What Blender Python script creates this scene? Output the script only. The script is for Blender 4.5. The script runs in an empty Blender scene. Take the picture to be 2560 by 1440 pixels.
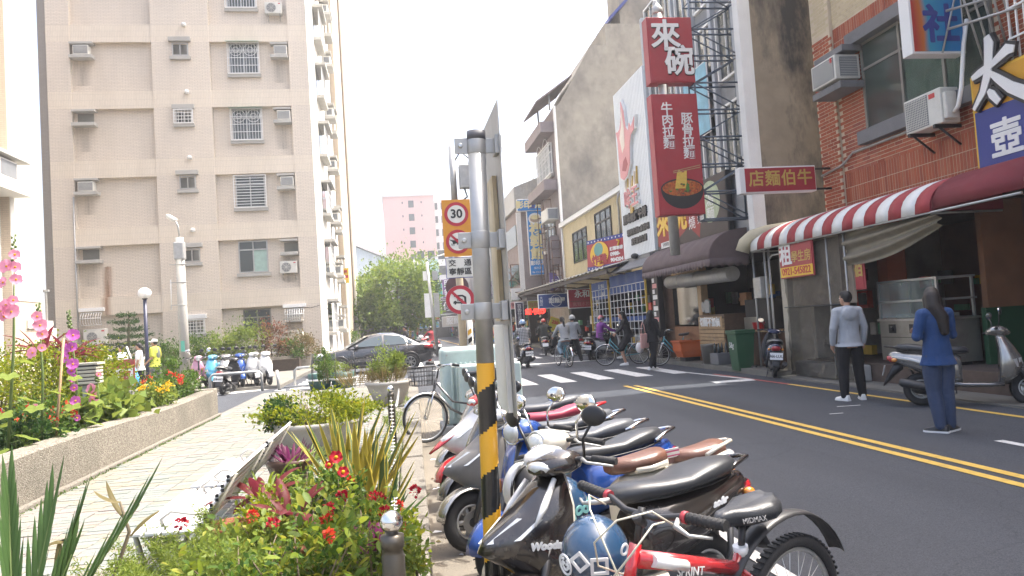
import bpy, math, random
import numpy as np
from mathutils import Vector, Matrix
random.seed(7); RNG = np.random.default_rng(11)
SC = bpy.context.scene; COL = SC.collection
PI = math.pi
def rad(a): return math.radians(a)

# ---------------------------------------------------------------- camera, sky, sun, exposure
cam_d = bpy.data.cameras.new('camera'); cam = bpy.data.objects.new('camera', cam_d); COL.objects.link(cam)
cam_d.sensor_width = 36.0; cam_d.lens = 1850 / 2560 * 36; cam_d.clip_start = 0.05; cam_d.clip_end = 3000
_p, _r, _yaw = rad(2.63), rad(3.7), rad(9.1)
_fw = Vector((math.sin(_yaw) * math.cos(_p), math.cos(_yaw) * math.cos(_p), math.sin(_p)))
_r0 = Vector((math.cos(_yaw), -math.sin(_yaw), 0)); _u0 = _r0.cross(_fw)
_rt = _r0 * math.cos(_r) - _u0 * math.sin(_r); _up = _u0 * math.cos(_r) + _r0 * math.sin(_r)
_m = Matrix((( _rt.x, _up.x, -_fw.x, 0), (_rt.y, _up.y, -_fw.y, 0), (_rt.z, _up.z, -_fw.z, 1.57), (0, 0, 0, 1)))
cam.matrix_world = _m; SC.camera = cam

SUN_EL, SUN_AZ = rad(62), rad(10)           # azimuth from +X towards +Y
TO_SUN = Vector((math.cos(SUN_EL) * math.cos(SUN_AZ), math.cos(SUN_EL) * math.sin(SUN_AZ), math.sin(SUN_EL)))
w = bpy.data.worlds.new('World'); SC.world = w; w.use_nodes = True
nt = w.node_tree; bg = nt.nodes['Background']; sky = nt.nodes.new('ShaderNodeTexSky')
sky.sky_type = 'NISHITA'; sky.sun_disc = False; sky.sun_elevation = SUN_EL; sky.sun_rotation = PI / 2 - SUN_AZ
sky.altitude = 0; sky.air_density = 1.0; sky.dust_density = 9.0; sky.ozone_density = 1.0
nt.links.new(sky.outputs[0], bg.inputs[0]); bg.inputs[1].default_value = 0.15
sd = bpy.data.lights.new('sun', 'SUN'); sd.energy = 2.1; sd.angle = rad(0.5); sd.color = (1, 0.97, 0.91)
so = bpy.data.objects.new('sun', sd); COL.objects.link(so); so.rotation_euler = TO_SUN.to_track_quat('Z', 'Y').to_euler(); so.location = (20, 5, 40)
SC.view_settings.view_transform = 'Standard'; SC.view_settings.look = 'None'
SC.view_settings.exposure = 2.0; SC.view_settings.gamma = 1; SC.view_settings.use_curve_mapping = False
SC.render.engine = 'CYCLES'; SC.cycles.use_denoising = True
SC.cycles.max_bounces = 8; SC.cycles.transparent_max_bounces = 12

# ---------------------------------------------------------------- materials
MATS = {}
def _nodes(name):
    m = bpy.data.materials.new(name); m.use_nodes = True
    return m, m.node_tree, m.node_tree.nodes['Principled BSDF']
def rgba(c): return (c[0], c[1], c[2], 1)
def mat(name, col, rough=.6, metal=0., var=.10, vs=3., bump=0., bs=60., coat=0., spec=.5, dirt=0., dirtcol=(.05, .045, .04), ds=.8):
    """plain surface with large soft colour variation, optional fine relief and worn patches"""
    if name in MATS: return MATS[name]
    m, t, b = _nodes(name); N = t.nodes.new; L = t.links.new
    b.inputs['Roughness'].default_value = rough; b.inputs['Metallic'].default_value = metal
    b.inputs['Coat Weight'].default_value = coat; b.inputs['Coat Roughness'].default_value = .05
    b.inputs['Specular IOR Level'].default_value = spec
    tc = N('ShaderNodeTexCoord'); nz = N('ShaderNodeTexNoise'); nz.inputs['Scale'].default_value = vs; nz.inputs['Detail'].default_value = 5
    L(tc.outputs['Object'], nz.inputs['Vector'])
    mx = N('ShaderNodeMix'); mx.data_type = 'RGBA'
    mx.inputs[6].default_value = rgba([max(0, c * (1 - var * 1.6)) for c in col]); mx.inputs[7].default_value = rgba([min(1, c * (1 + var * 1.6)) for c in col])
    L(nz.outputs['Fac'], mx.inputs[0]); out = mx.outputs[2]
    if dirt:
        n2 = N('ShaderNodeTexNoise'); n2.inputs['Scale'].default_value = ds; n2.inputs['Detail'].default_value = 8; n2.inputs['Roughness'].default_value = .7
        L(tc.outputs['Object'], n2.inputs['Vector'])
        rp = N('ShaderNodeMapRange'); rp.inputs[1].default_value = .48; rp.inputs[2].default_value = .72; rp.inputs[4].default_value = dirt
        L(n2.outputs['Fac'], rp.inputs[0]); m2 = N('ShaderNodeMix'); m2.data_type = 'RGBA'; m2.inputs[7].default_value = rgba(dirtcol)
        L(rp.outputs[0], m2.inputs[0]); L(out, m2.inputs[6]); out = m2.outputs[2]
    L(out, b.inputs['Base Color'])
    if bump:
        n3 = N('ShaderNodeTexNoise'); n3.inputs['Scale'].default_value = bs; n3.inputs['Detail'].default_value = 4
        L(tc.outputs['Object'], n3.inputs['Vector']); bp = N('ShaderNodeBump'); bp.inputs['Strength'].default_value = bump; bp.inputs['Distance'].default_value = .02
        L(n3.outputs['Fac'], bp.inputs['Height']); L(bp.outputs[0], b.inputs['Normal'])
    MATS[name] = m; return m
def isl(name, cols, rough=.6, trans=0., bump=0., bs=80., spec=.22):
    """colour varies from piece to piece (random per island)"""
    if name in MATS: return MATS[name]
    m, t, b = _nodes(name); N = t.nodes.new; L = t.links.new
    g = N('ShaderNodeNewGeometry'); r = N('ShaderNodeValToRGB'); e = r.color_ramp.elements
    e[0].color = rgba(cols[0]); e[1].color = rgba(cols[-1])
    for i, c in enumerate(cols[1:-1]): e.new((i + 1) / (len(cols) - 1)).color = rgba(c)
    L(g.outputs['Random Per Island'], r.inputs[0]); L(r.outputs[0], b.inputs['Base Color'])
    b.inputs['Roughness'].default_value = rough; b.inputs['Specular IOR Level'].default_value = spec
    if bump:
        tc = N('ShaderNodeTexCoord'); n3 = N('ShaderNodeTexNoise'); n3.inputs['Scale'].default_value = bs; L(tc.outputs['Object'], n3.inputs['Vector'])
        bp = N('ShaderNodeBump'); bp.inputs['Strength'].default_value = bump; bp.inputs['Distance'].default_value = .01; L(n3.outputs['Fac'], bp.inputs['Height']); L(bp.outputs[0], b.inputs['Normal'])
    if trans:
        tr = N('ShaderNodeBsdfTranslucent'); ms = N('ShaderNodeMixShader'); ms.inputs[0].default_value = trans
        hs = N('ShaderNodeHueSaturation'); hs.inputs['Value'].default_value = 1.5; hs.inputs['Hue'].default_value = .485; L(r.outputs[0], hs.inputs['Color']); L(hs.outputs[0], tr.inputs[0])
        L(b.outputs[0], ms.inputs[1]); L(tr.outputs[0], ms.inputs[2]); L(ms.outputs[0], t.nodes['Material Output'].inputs[0])
    MATS[name] = m; return m
def tiles(name, c1, c2, mortar, bw, bh, msize=.006, rough=.55, bump=.5, stain=.25, staincol=(.12, .11, .10), vertical=False, off=.5):
    """far wall tiling: rows on any upright wall (u = x+y, v = z)"""
    if name in MATS: return MATS[name]
    m, t, b = _nodes(name); N = t.nodes.new; L = t.links.new
    tc = N('ShaderNodeTexCoord'); sp = N('ShaderNodeSeparateXYZ'); L(tc.outputs['Object'], sp.inputs[0])
    ad = N('ShaderNodeMath'); L(sp.outputs[0], ad.inputs[0]); L(sp.outputs[1], ad.inputs[1]); cb = N('ShaderNodeCombineXYZ')
    L(ad.outputs[0], cb.inputs[0]); L(sp.outputs[2], cb.inputs[1])
    br = N('ShaderNodeTexBrick'); br.inputs['Color1'].default_value = rgba(c1); br.inputs['Color2'].default_value = rgba(c2); br.inputs['Mortar'].default_value = rgba(mortar)
    br.inputs['Scale'].default_value = 1; br.inputs['Mortar Size'].default_value = msize; br.inputs['Brick Width'].default_value = bw; br.inputs['Row Height'].default_value = bh
    br.offset = 0. if vertical else off
    L(cb.outputs[0], br.inputs['Vector'])
    nz = N('ShaderNodeTexNoise'); nz.inputs['Scale'].default_value = .6; nz.inputs['Detail'].default_value = 8; mp = N('ShaderNodeMapping'); mp.inputs['Scale'].default_value = (1.6, 1.6, .3); L(tc.outputs['Object'], mp.inputs[0]); L(mp.outputs[0], nz.inputs['Vector'])
    rp = N('ShaderNodeMapRange'); rp.inputs[1].default_value = .45; rp.inputs[2].default_value = .8; rp.inputs[4].default_value = stain; L(nz.outputs['Fac'], rp.inputs[0])
    mx = N('ShaderNodeMix'); mx.data_type = 'RGBA'; mx.inputs[7].default_value = rgba(staincol); L(rp.outputs[0], mx.inputs[0]); L(br.outputs['Color'], mx.inputs[6])
    L(mx.outputs[2], b.inputs['Base Color']); b.inputs['Roughness'].default_value = rough
    bp = N('ShaderNodeBump'); bp.inputs['Strength'].default_value = bump; bp.inputs['Distance'].default_value = .006; bp.invert = True
    L(br.outputs['Fac'], bp.inputs['Height']); L(bp.outputs[0], b.inputs['Normal'])
    MATS[name] = m; return m
def streaky(name, col, stain, amt=.8, rough=.85, scale=1.2, lo=.40, hi=.66, bump=.25, st=.22):
    """rendered concrete with rain streaks running down"""
    if name in MATS: return MATS[name]
    m, t, b = _nodes(name); N = t.nodes.new; L = t.links.new
    tc = N('ShaderNodeTexCoord'); mp = N('ShaderNodeMapping'); mp.inputs['Scale'].default_value = (scale, scale, scale * st); L(tc.outputs['Object'], mp.inputs[0])
    nz = N('ShaderNodeTexNoise'); nz.inputs['Scale'].default_value = 1; nz.inputs['Detail'].default_value = 10; nz.inputs['Roughness'].default_value = .68; L(mp.outputs[0], nz.inputs['Vector'])
    rp = N('ShaderNodeMapRange'); rp.inputs[1].default_value = lo; rp.inputs[2].default_value = hi; rp.inputs[4].default_value = amt; L(nz.outputs['Fac'], rp.inputs[0])
    n2 = N('ShaderNodeTexNoise'); n2.inputs['Scale'].default_value = 3; n2.inputs['Detail'].default_value = 8; L(tc.outputs['Object'], n2.inputs['Vector'])
    m0 = N('ShaderNodeMix'); m0.data_type = 'RGBA'; m0.inputs[6].default_value = rgba([c * .72 for c in col]); m0.inputs[7].default_value = rgba([min(1, c * 1.25) for c in col]); L(n2.outputs['Fac'], m0.inputs[0])
    mx = N('ShaderNodeMix'); mx.data_type = 'RGBA'; mx.inputs[7].default_value = rgba(stain); L(rp.outputs[0], mx.inputs[0]); L(m0.outputs[2], mx.inputs[6])
    L(mx.outputs[2], b.inputs['Base Color']); b.inputs['Roughness'].default_value = rough
    bp = N('ShaderNodeBump'); bp.inputs['Strength'].default_value = bump; bp.inputs['Distance'].default_value = .03; L(n2.outputs['Fac'], bp.inputs['Height']); L(bp.outputs[0], b.inputs['Normal'])
    MATS[name] = m; return m
def speckle(name, cols, scale=90., rough=.9, bump=.6, stain=.3, staincol=(.10, .09, .07), ss=1.2):
    """exposed aggregate: small pebbles of several colours"""
    if name in MATS: return MATS[name]
    m, t, b = _nodes(name); N = t.nodes.new; L = t.links.new
    tc = N('ShaderNodeTexCoord'); v = N('ShaderNodeTexVoronoi'); v.inputs['Scale'].default_value = scale; L(tc.outputs['Object'], v.inputs['Vector'])
    sp = N('ShaderNodeSeparateColor'); L(v.outputs['Color'], sp.inputs[0]); r = N('ShaderNodeValToRGB'); e = r.color_ramp.elements
    e[0].color = rgba(cols[0]); e[1].color = rgba(cols[-1])
    for i, c in enumerate(cols[1:-1]): e.new((i + 1) / (len(cols) - 1)).color = rgba(c)
    L(sp.outputs[0], r.inputs[0]); nz = N('ShaderNodeTexNoise'); nz.inputs['Scale'].default_value = ss; nz.inputs['Detail'].default_value = 8; L(tc.outputs['Object'], nz.inputs['Vector'])
    rp = N('ShaderNodeMapRange'); rp.inputs[1].default_value = .45; rp.inputs[2].default_value = .72; rp.inputs[4].default_value = stain; L(nz.outputs['Fac'], rp.inputs[0])
    mx = N('ShaderNodeMix'); mx.data_type = 'RGBA'; mx.inputs[7].default_value = rgba(staincol); L(rp.outputs[0], mx.inputs[0]); L(r.outputs[0], mx.inputs[6]); L(mx.outputs[2], b.inputs['Base Color'])
    b.inputs['Roughness'].default_value = rough; bp = N('ShaderNodeBump'); bp.inputs['Strength'].default_value = bump; bp.inputs['Distance'].default_value = .008; bp.invert = True
    L(v.outputs['Distance'], bp.inputs['Height']); L(bp.outputs[0], b.inputs['Normal'])
    MATS[name] = m; return m
def glass(name, col=(.03, .04, .045), rough=.06):
    return mat(name, col, rough, 0, .2, 1., spec=.9)
def clear(name, col=(1, 1, 1), amt=.75, rough=.15, bump=0.):
    """thin see-through sheet"""
    if name in MATS: return MATS[name]
    m, t, b = _nodes(name); N = t.nodes.new; L = t.links.new
    b.inputs['Base Color'].default_value = rgba(col); b.inputs['Roughness'].default_value = rough
    tp = N('ShaderNodeBsdfTransparent'); tp.inputs[0].default_value = rgba([min(1, .5 + c * .5) for c in col]); ms = N('ShaderNodeMixShader')
    tc = N('ShaderNodeTexCoord'); nz = N('ShaderNodeTexNoise'); nz.inputs['Scale'].default_value = 2.2; nz.inputs['Detail'].default_value = 6; L(tc.outputs['Object'], nz.inputs['Vector'])
    rp = N('ShaderNodeMapRange'); rp.inputs[1].default_value = .3; rp.inputs[2].default_value = .7; rp.inputs[3].default_value = max(0, amt - .15); rp.inputs[4].default_value = min(1, amt + .15); L(nz.outputs['Fac'], rp.inputs[0])
    L(rp.outputs[0], ms.inputs[0]); L(b.outputs[0], ms.inputs[1]); L(tp.outputs[0], ms.inputs[2]); L(ms.outputs[0], t.nodes['Material Output'].inputs[0])
    if bump:
        m2 = N('ShaderNodeMapping'); m2.inputs['Scale'].default_value = (3, 3.2, 6.5); m2.inputs['Rotation'].default_value = (.6, 0, 0); L(tc.outputs['Object'], m2.inputs[0]); n2 = N('ShaderNodeTexNoise'); n2.inputs['Scale'].default_value = 1.5; n2.inputs['Detail'].default_value = 5; n2.inputs['Distortion'].default_value = 1.6; L(m2.outputs[0], n2.inputs['Vector'])
        bp = N('ShaderNodeBump'); bp.inputs['Strength'].default_value = bump; bp.inputs['Distance'].default_value = .09; L(n2.outputs['Fac'], bp.inputs['Height']); L(bp.outputs[0], b.inputs['Normal'])
    MATS[name] = m; return m
def emit(name, col, s):
    if name in MATS: return MATS[name]
    m, t, b = _nodes(name); b.inputs['Base Color'].default_value = rgba(col); b.inputs['Emission Color'].default_value = rgba(col); b.inputs['Emission Strength'].default_value = s
    MATS[name] = m; return m

# ---------------------------------------------------------------- objects
WORLD_ROOTS = set()
def tag(o, label=None, cat=None, group=None, kind=None):
    if label: o['label'] = label
    if cat: o['category'] = cat
    if group: o['group'] = group
    if kind: o['kind'] = kind
    return o
def thing(name, label, cat, loc=(0, 0, 0), rz=0., group=None, world=False, rx=0.):
    o = bpy.data.objects.new(name, None); COL.objects.link(o); o.location = loc; o.rotation_euler = (rx, 0, rz); o.empty_display_size = .1
    if world: WORLD_ROOTS.add(o.name)
    return tag(o, label, cat, group)
def link(name, me, parent=None, M=None):
    o = bpy.data.objects.new(name, me); COL.objects.link(o)
    if parent is not None:
        o.parent = parent
        if parent.name in WORLD_ROOTS: o.matrix_parent_inverse = Matrix.Translation(-parent.location)
    if M is not None: o.matrix_local = M
    return o
def copy_tree(o, parent=None):
    c = o.copy(); COL.objects.link(c)
    if parent is not None: c.parent = parent
    for ch in [x for x in bpy.data.objects if x.parent == o]: copy_tree(ch, c)
    return c
X_, Y_, Z_ = Vector((1, 0, 0)), Vector((0, 1, 0)), Vector((0, 0, 1))
class Fr:
    """flat frame: origin, right, up (as the onlooker sees it); w points at the onlooker"""
    def __init__(s, o, u, v=Z_): s.o = Vector(o); s.u = Vector(u).normalized(); s.v = Vector(v).normalized(); s.w = s.u.cross(s.v)
    def p(s, x, y, z=0.): return s.o + s.u * x + s.v * y + s.w * z
    def at(s, x, y, z=0.): return Fr(s.p(x, y, z), s.u, s.v)
def front(o): return Fr(o, X_)            # faces the camera end of the street (-Y)
def west(o): return Fr(o, -Y_)            # faces the street from the far side (-X)
def east(o): return Fr(o, Y_)             # faces +X
class MB:
    def __init__(s): s.v = []; s.f = []; s.mi = []; s.sm = []; s.mats = []
    def m(s, mt):
        if mt not in s.mats: s.mats.append(mt)
        return s.mats.index(mt)
    def add(s, vs, fs, mt, smooth=False, M=None):
        n = len(s.v); k = s.m(mt)
        s.v.extend([tuple(M @ Vector(p)) for p in vs] if M is not None else [tuple(p) for p in vs])
        for f in fs: s.f.append(tuple(i + n for i in f)); s.mi.append(k); s.sm.append(smooth)
        return s
    def box(s, x0, x1, y0, y1, z0, z1, mt, M=None):
        vs = [(x0, y0, z0), (x1, y0, z0), (x1, y1, z0), (x0, y1, z0), (x0, y0, z1), (x1, y0, z1), (x1, y1, z1), (x0, y1, z1)]
        return s.add(vs, [(3, 2, 1, 0), (4, 5, 6, 7), (0, 1, 5, 4), (1, 2, 6, 5), (2, 3, 7, 6), (3, 0, 4, 7)], mt, False, M)
    def fbox(s, fr, x0, x1, y0, y1, z0, z1, mt):
        vs = [fr.p(*p) for p in [(x0, y0, z0), (x1, y0, z0), (x1, y1, z0), (x0, y1, z0), (x0, y0, z1), (x1, y0, z1), (x1, y1, z1), (x0, y1, z1)]]
        return s.add(vs, [(3, 2, 1, 0), (4, 5, 6, 7), (0, 1, 5, 4), (1, 2, 6, 5), (2, 3, 7, 6), (3, 0, 4, 7)], mt)
    def loft(s, rings, mt, caps=True, smooth=True, closed=True, M=None):
        n = len(rings[0]); vs = [p for r in rings for p in r]; fs = []
        for i in range(len(rings) - 1):
            for j in range(n if closed else n - 1):
                k = (j + 1) % n; fs.append((i * n + j, i * n + k, (i + 1) * n + k, (i + 1) * n + j))
        s.add(vs, fs, mt, smooth, M)
        if caps and closed:
            b = len(s.v) - len(vs); k = s.m(mt)
            s.f.append(tuple(b + j for j in reversed(range(n)))); s.mi.append(k); s.sm.append(False)
            s.f.append(tuple(b + (len(rings) - 1) * n + j for j in range(n))); s.mi.append(k); s.sm.append(False)
        return s
    def tube(s, pts, r, mt, n=8, caps=True, M=None):
        pts = [Vector(p) for p in pts]; R = r if isinstance(r, (list, tuple)) else [r] * len(pts); rings = []
        d0 = (pts[1] - pts[0]).normalized(); up = Vector((0, 0, 1)) if abs(d0.z) < .9 else Vector((1, 0, 0)); a = d0.cross(up).normalized()
        for i, p in enumerate(pts):
            d = (pts[min(i + 1, len(pts) - 1)] - pts[max(i - 1, 0)]).normalized()
            a = (a - d * a.dot(d)).normalized(); b = d.cross(a)
            rings.append([p + (a * math.cos(2 * PI * k / n) + b * math.sin(2 * PI * k / n)) * R[i] for k in range(n)])
        return s.loft(rings, mt, caps, True, True, M)
    def cyl(s, p0, p1, r, mt, n=12, r1=None, M=None): return s.tube([p0, p1], [r, r if r1 is None else r1], mt, n, True, M)
    def lathe(s, prof, mt, c=(0, 0, 0), ax=Z_, n=20, M=None, smooth=True):
        ax = Vector(ax).normalized(); a = ax.orthogonal().normalized(); b = ax.cross(a); c = Vector(c)
        rings = [[c + ax * z + (a * math.cos(2 * PI * k / n) + b * math.sin(2 * PI * k / n)) * max(r, 1e-4) for k in range(n)] for r, z in prof]
        return s.loft(rings, mt, True, smooth, True, M)
    def ell(s, c, r, mt, n=12, m=8, M=None, rot=None):
        c = Vector(c); rings = []
        for i in range(m + 1):
            t = -PI / 2 + PI * i / m; q = max(math.cos(t), 1e-3); z = math.sin(t)
            ring = [Vector((q * math.cos(2 * PI * k / n) * r[0], q * math.sin(2 * PI * k / n) * r[1], z * r[2])) for k in range(n)]
            if rot is not None: ring = [rot @ p for p in ring]
            rings.append([c + p for p in ring])
        return s.loft(rings, mt, True, True, True, M)
    def torus(s, c, ax, R, r, mt, n=28, m=8, M=None, a0=0., a1=2 * PI, ry=None):
        ax = Vector(ax).normalized(); a = ax.orthogonal().normalized(); b = ax.cross(a); c = Vector(c); ry = ry or r
        full = abs(a1 - a0 - 2 * PI) < 1e-6; cnt = n if full else n + 1; rings = []
        for i in range(cnt):
            t = a0 + (a1 - a0) * i / n; d = a * math.cos(t) + b * math.sin(t)
            rings.append([c + d * (R + r * math.cos(2 * PI * k / m)) + ax * ry * math.sin(2 * PI * k / m) for k in range(m)])
        if full: rings.append(rings[0])
        return s.loft(rings, mt, not full, True, True, M)
    def prism(s, poly, fr, z0, z1, mt, smooth=False):
        n = len(poly); vs = [fr.p(x, y, z0) for x, y in poly] + [fr.p(x, y, z1) for x, y in poly]
        fs = [tuple(reversed(range(n))), tuple(range(n, 2 * n))] + [(i, (i + 1) % n, n + (i + 1) % n, n + i) for i in range(n)]
        return s.add(vs, fs, mt, smooth)
    def sheet(s, fn, nu, nv, mt, smooth=True):
        vs = [fn(i / nu, j / nv) for j in range(nv + 1) for i in range(nu + 1)]; W = nu + 1
        return s.add(vs, [(j * W + i, j * W + i + 1, (j + 1) * W + i + 1, (j + 1) * W + i) for j in range(nv) for i in range(nu)], mt, smooth)
    def disc(s, fr, x, y, rx, ry, z0, z1, mt, n=24): return s.prism([(x + rx * math.cos(2 * PI * k / n), y + ry * math.sin(2 * PI * k / n)) for k in range(n)], fr, z0, z1, mt)
    def mesh(s, name):
        me = bpy.data.meshes.new(name); me.from_pydata([tuple(p) for p in s.v], [], s.f)
        for mt in s.mats: me.materials.append(mt)
        me.polygons.foreach_set('material_index', s.mi); me.polygons.foreach_set('use_smooth', s.sm); me.update(); return me
    def build(s, name, parent=None, bevel=0., M=None, kind=None, label=None, seg=2, solid=0., wn=False):
        o = link(name, s.mesh(name), parent, M)
        if solid: md = o.modifiers.new('solid', 'SOLIDIFY'); md.thickness = solid; md.offset = 0
        if bevel:
            md = o.modifiers.new('bevel', 'BEVEL'); md.width = bevel; md.segments = seg; md.limit_method = 'ANGLE'; md.angle_limit = rad(40)
        if kind: o['kind'] = kind
        if label: o['label'] = label
        return o
def np_mesh(name, V, F, mats, mi=None, smooth=False):
    me = bpy.data.meshes.new(name); V = np.asarray(V, np.float32); F = np.asarray(F, np.int32); k = F.shape[1]
    me.vertices.add(len(V)); me.vertices.foreach_set('co', V.ravel()); me.loops.add(F.size); me.loops.foreach_set('vertex_index', F.ravel())
    me.polygons.add(len(F)); me.polygons.foreach_set('loop_start', np.arange(0, F.size, k, dtype=np.int32))
    for mt in mats: me.materials.append(mt)
    if mi is not None: me.polygons.foreach_set('material_index', np.asarray(mi, np.int32))
    if smooth: me.polygons.foreach_set('use_smooth', np.ones(len(F), bool))
    me.update(calc_edges=True); me.validate(); return me
def text(body, size, mt, fr, x, y, z=0., parent=None, ext=.003, bold=0., sx=1., space=1., name='lettering', shear=0., line=1.):
    c = bpy.data.curves.new('t', 'FONT'); c.body = body; c.size = size; c.extrude = ext; off = min(bold, .008 * size); c.offset = off; c.align_x = 'CENTER'; c.align_y = 'CENTER'
    c.space_character = space; c.space_line = line; c.resolution_u = 3; c.shear = shear; c.fill_mode = 'BOTH'
    o = bpy.data.objects.new('t', c); me = bpy.data.meshes.new_from_object(o); bpy.data.objects.remove(o); bpy.data.curves.remove(c)
    f2 = fr.at(x, y, z); M = Matrix((( f2.u.x * sx, f2.v.x, f2.w.x, f2.o.x), (f2.u.y * sx, f2.v.y, f2.w.y, f2.o.y), (f2.u.z * sx, f2.v.z, f2.w.z, f2.o.z), (0, 0, 0, 1)))
    me.transform(M); e = bold - off
    if e > .001:                     # heavier strokes: the outline repeated a little to every side
        n = len(me.vertices); V = np.empty(n * 3, np.float32); me.vertices.foreach_get('co', V); V = V.reshape(-1, 3); P = [list(p.vertices) for p in me.polygons]; VV, FF = [], []
        for k in range(8): a = 2 * PI * k / 8; d = f2.u * (e * math.cos(a)) + f2.v * (e * math.sin(a)) + f2.w * (.0004 * k); VV.append(V + np.array(d)); FF += [[i + k * n for i in p] for p in P]
        me = bpy.data.meshes.new(name); me.from_pydata(np.vstack(VV).tolist(), [], FF)
    me.materials.clear(); me.materials.append(mt); me.name = name
    return link(name, me, parent)
def vtext(body, *a, **k): return text('\n'.join(body), *a, **k)

# common materials
M_conc = mat('concrete', (.36, .35, .33), .9, var=.15, vs=2, bump=.3, dirt=.5, dirtcol=(.14, .13, .12))
M_dark = mat('black_plastic', (.018, .018, .02), .45, var=.2)
M_rub = mat('rubber', (.02, .02, .021), .75, var=.2, bump=.2, bs=120)
M_steel = mat('brushed_steel', (.55, .55, .54), .32, 1., var=.1, vs=8)
M_chrome = mat('chrome', (.75, .75, .75), .12, 1., var=.05)
M_galv = mat('galvanised_steel', (.40, .40, .39), .5, .6, var=.15, vs=9, dirt=.35, dirtcol=(.30, .27, .2), ds=3)
M_white = mat('white_paint', (.74, .74, .72), .5, var=.05, dirt=.2, dirtcol=(.4, .38, .34))
M_glass = glass('dark_glass')
M_red = mat('red_paint', (.45, .02, .025), .3, var=.1, coat=.5)
M_blackpaint = mat('black_paint', (.015, .015, .017), .2, coat=.8, var=.1)
M_alu = mat('aluminium_frame', (.42, .42, .41), .4, .8, var=.1)
M_rust = mat('rusty_iron', (.12, .075, .055), .8, .3, var=.4, vs=6)
# ================================================================ THE SETTING
M_asph = speckle('asphalt', [(.023, .027, .034), (.040, .045, .055), (.062, .068, .080), (.034, .039, .049)], 160, .9, .5, .45, (.055, .058, .066), .35)
def wear(m):                        # cracks and polished, patched areas in the carriageway
    t = m.node_tree; N = t.nodes.new; L = t.links.new; b = t.nodes['Principled BSDF']; src = b.inputs['Base Color'].links[0].from_socket; tc = N('ShaderNodeTexCoord'); nz = N('ShaderNodeTexNoise'); nz.inputs['Scale'].default_value = 1.1; nz.inputs['Detail'].default_value = 6; L(tc.outputs['Object'], nz.inputs['Vector'])
    ad = N('ShaderNodeVectorMath'); ad.operation = 'MULTIPLY_ADD'; ad.inputs[1].default_value = (1.1, 1.1, 0); L(nz.outputs['Color'], ad.inputs[0]); L(tc.outputs['Object'], ad.inputs[2]); v = N('ShaderNodeTexVoronoi'); v.feature = 'DISTANCE_TO_EDGE'; v.inputs['Scale'].default_value = .33; L(ad.outputs[0], v.inputs['Vector']); r = N('ShaderNodeMapRange'); r.inputs[1].default_value = .0; r.inputs[2].default_value = .006; r.inputs[3].default_value = .82; r.inputs[4].default_value = 1; L(v.outputs['Distance'], r.inputs[0])
    mp = N('ShaderNodeMapping'); mp.inputs['Scale'].default_value = (.9, .12, 1); L(tc.outputs['Object'], mp.inputs[0]); n2 = N('ShaderNodeTexNoise'); n2.inputs['Scale'].default_value = 1; n2.inputs['Detail'].default_value = 6; L(mp.outputs[0], n2.inputs['Vector']); r2 = N('ShaderNodeMapRange'); r2.inputs[1].default_value = .3; r2.inputs[2].default_value = .7; r2.inputs[3].default_value = .78; r2.inputs[4].default_value = 1.22; L(n2.outputs['Fac'], r2.inputs[0])
    mu = N('ShaderNodeMath'); mu.operation = 'MULTIPLY'; L(r.outputs[0], mu.inputs[0]); L(r2.outputs[0], mu.inputs[1]); vm = N('ShaderNodeVectorMath'); vm.operation = 'SCALE'; L(src, vm.inputs[0]); L(mu.outputs[0], vm.inputs['Scale']); L(vm.outputs[0], b.inputs['Base Color'])
wear(M_asph)
M_earth = mat('bare_ground', (.16, .14, .11), .95, var=.3, vs=1.2, bump=.4)
M_soil = mat('soil', (.055, .04, .028), .98, var=.35, vs=6, bump=.8, bs=30)
M_agg = speckle('pebble_dash', [(.085, .075, .06), (.17, .15, .12), (.28, .26, .215), (.12, .105, .085)], 75, .9, .8, .62, (.085, .08, .065), .9)
M_kerbm = speckle('kerb_granite', [(.10, .09, .072), (.17, .155, .13), (.23, .21, .18)], 110, .9, .6, .45, (.10, .09, .07), 1.6)
M_gut = mat('gutter_concrete', (.155, .147, .127), .92, var=.25, vs=2.5, bump=.4, bs=50, dirt=.6, dirtcol=(.10, .095, .085), ds=1.3)
M_wline = mat('white_road_paint', (.62, .62, .60), .7, var=.1, vs=6, bump=.2, bs=80, dirt=.65, dirtcol=(.13, .135, .14), ds=9)
M_yline = mat('yellow_road_paint', (.60, .40, .075), .7, var=.1, vs=6, bump=.2, bs=80, dirt=.5, dirtcol=(.16, .13, .07), ds=9)
M_rline = mat('red_road_paint', (.35, .07, .05), .7, var=.15, vs=6, dirt=.5, dirtcol=(.09, .06, .06), ds=5)

def flat(name, x0, x1, y0, y1, z, mt, nx=1, ny=1, kind='structure', parent=None):
    b = MB(); b.sheet(lambda u, v: Vector((x0 + (x1 - x0) * u, y0 + (y1 - y0) * v, z)), nx, ny, mt, False)
    return b.build(name, parent, kind=kind)
ground = flat('ground', -900, 900, -60, 1500, -.05, M_earth)
def rz(x, y):                      # the carriageway falls towards the kerb
    a = min(1, max(0, (2.6 - x) / 2.0)); c = min(1, max(0, (21 - y) / 4)); return -.06 * a * a * (3 - 2 * a) * c
def kx(y): return .02 + .0237 * y  # face of the kerb
b = MB(); xs_ = [-70, -30, -12, -6, -3, -1, 0] + [i * .25 for i in range(1, 13)] + [4, 6, 8.06]; ys_ = [-8, -4, 0, 5, 10, 15, 17, 18, 19, 20, 21, 22, 26, 30, 40, 60, 90, 170]
b.sheet(lambda u, v: Vector((xs_[round(u * (len(xs_) - 1))], ys_[round(v * (len(ys_) - 1))], rz(xs_[round(u * (len(xs_) - 1))], ys_[round(v * (len(ys_) - 1))]))), len(xs_) - 1, len(ys_) - 1, M_asph, True); road = b.build('road', kind='structure')
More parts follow.
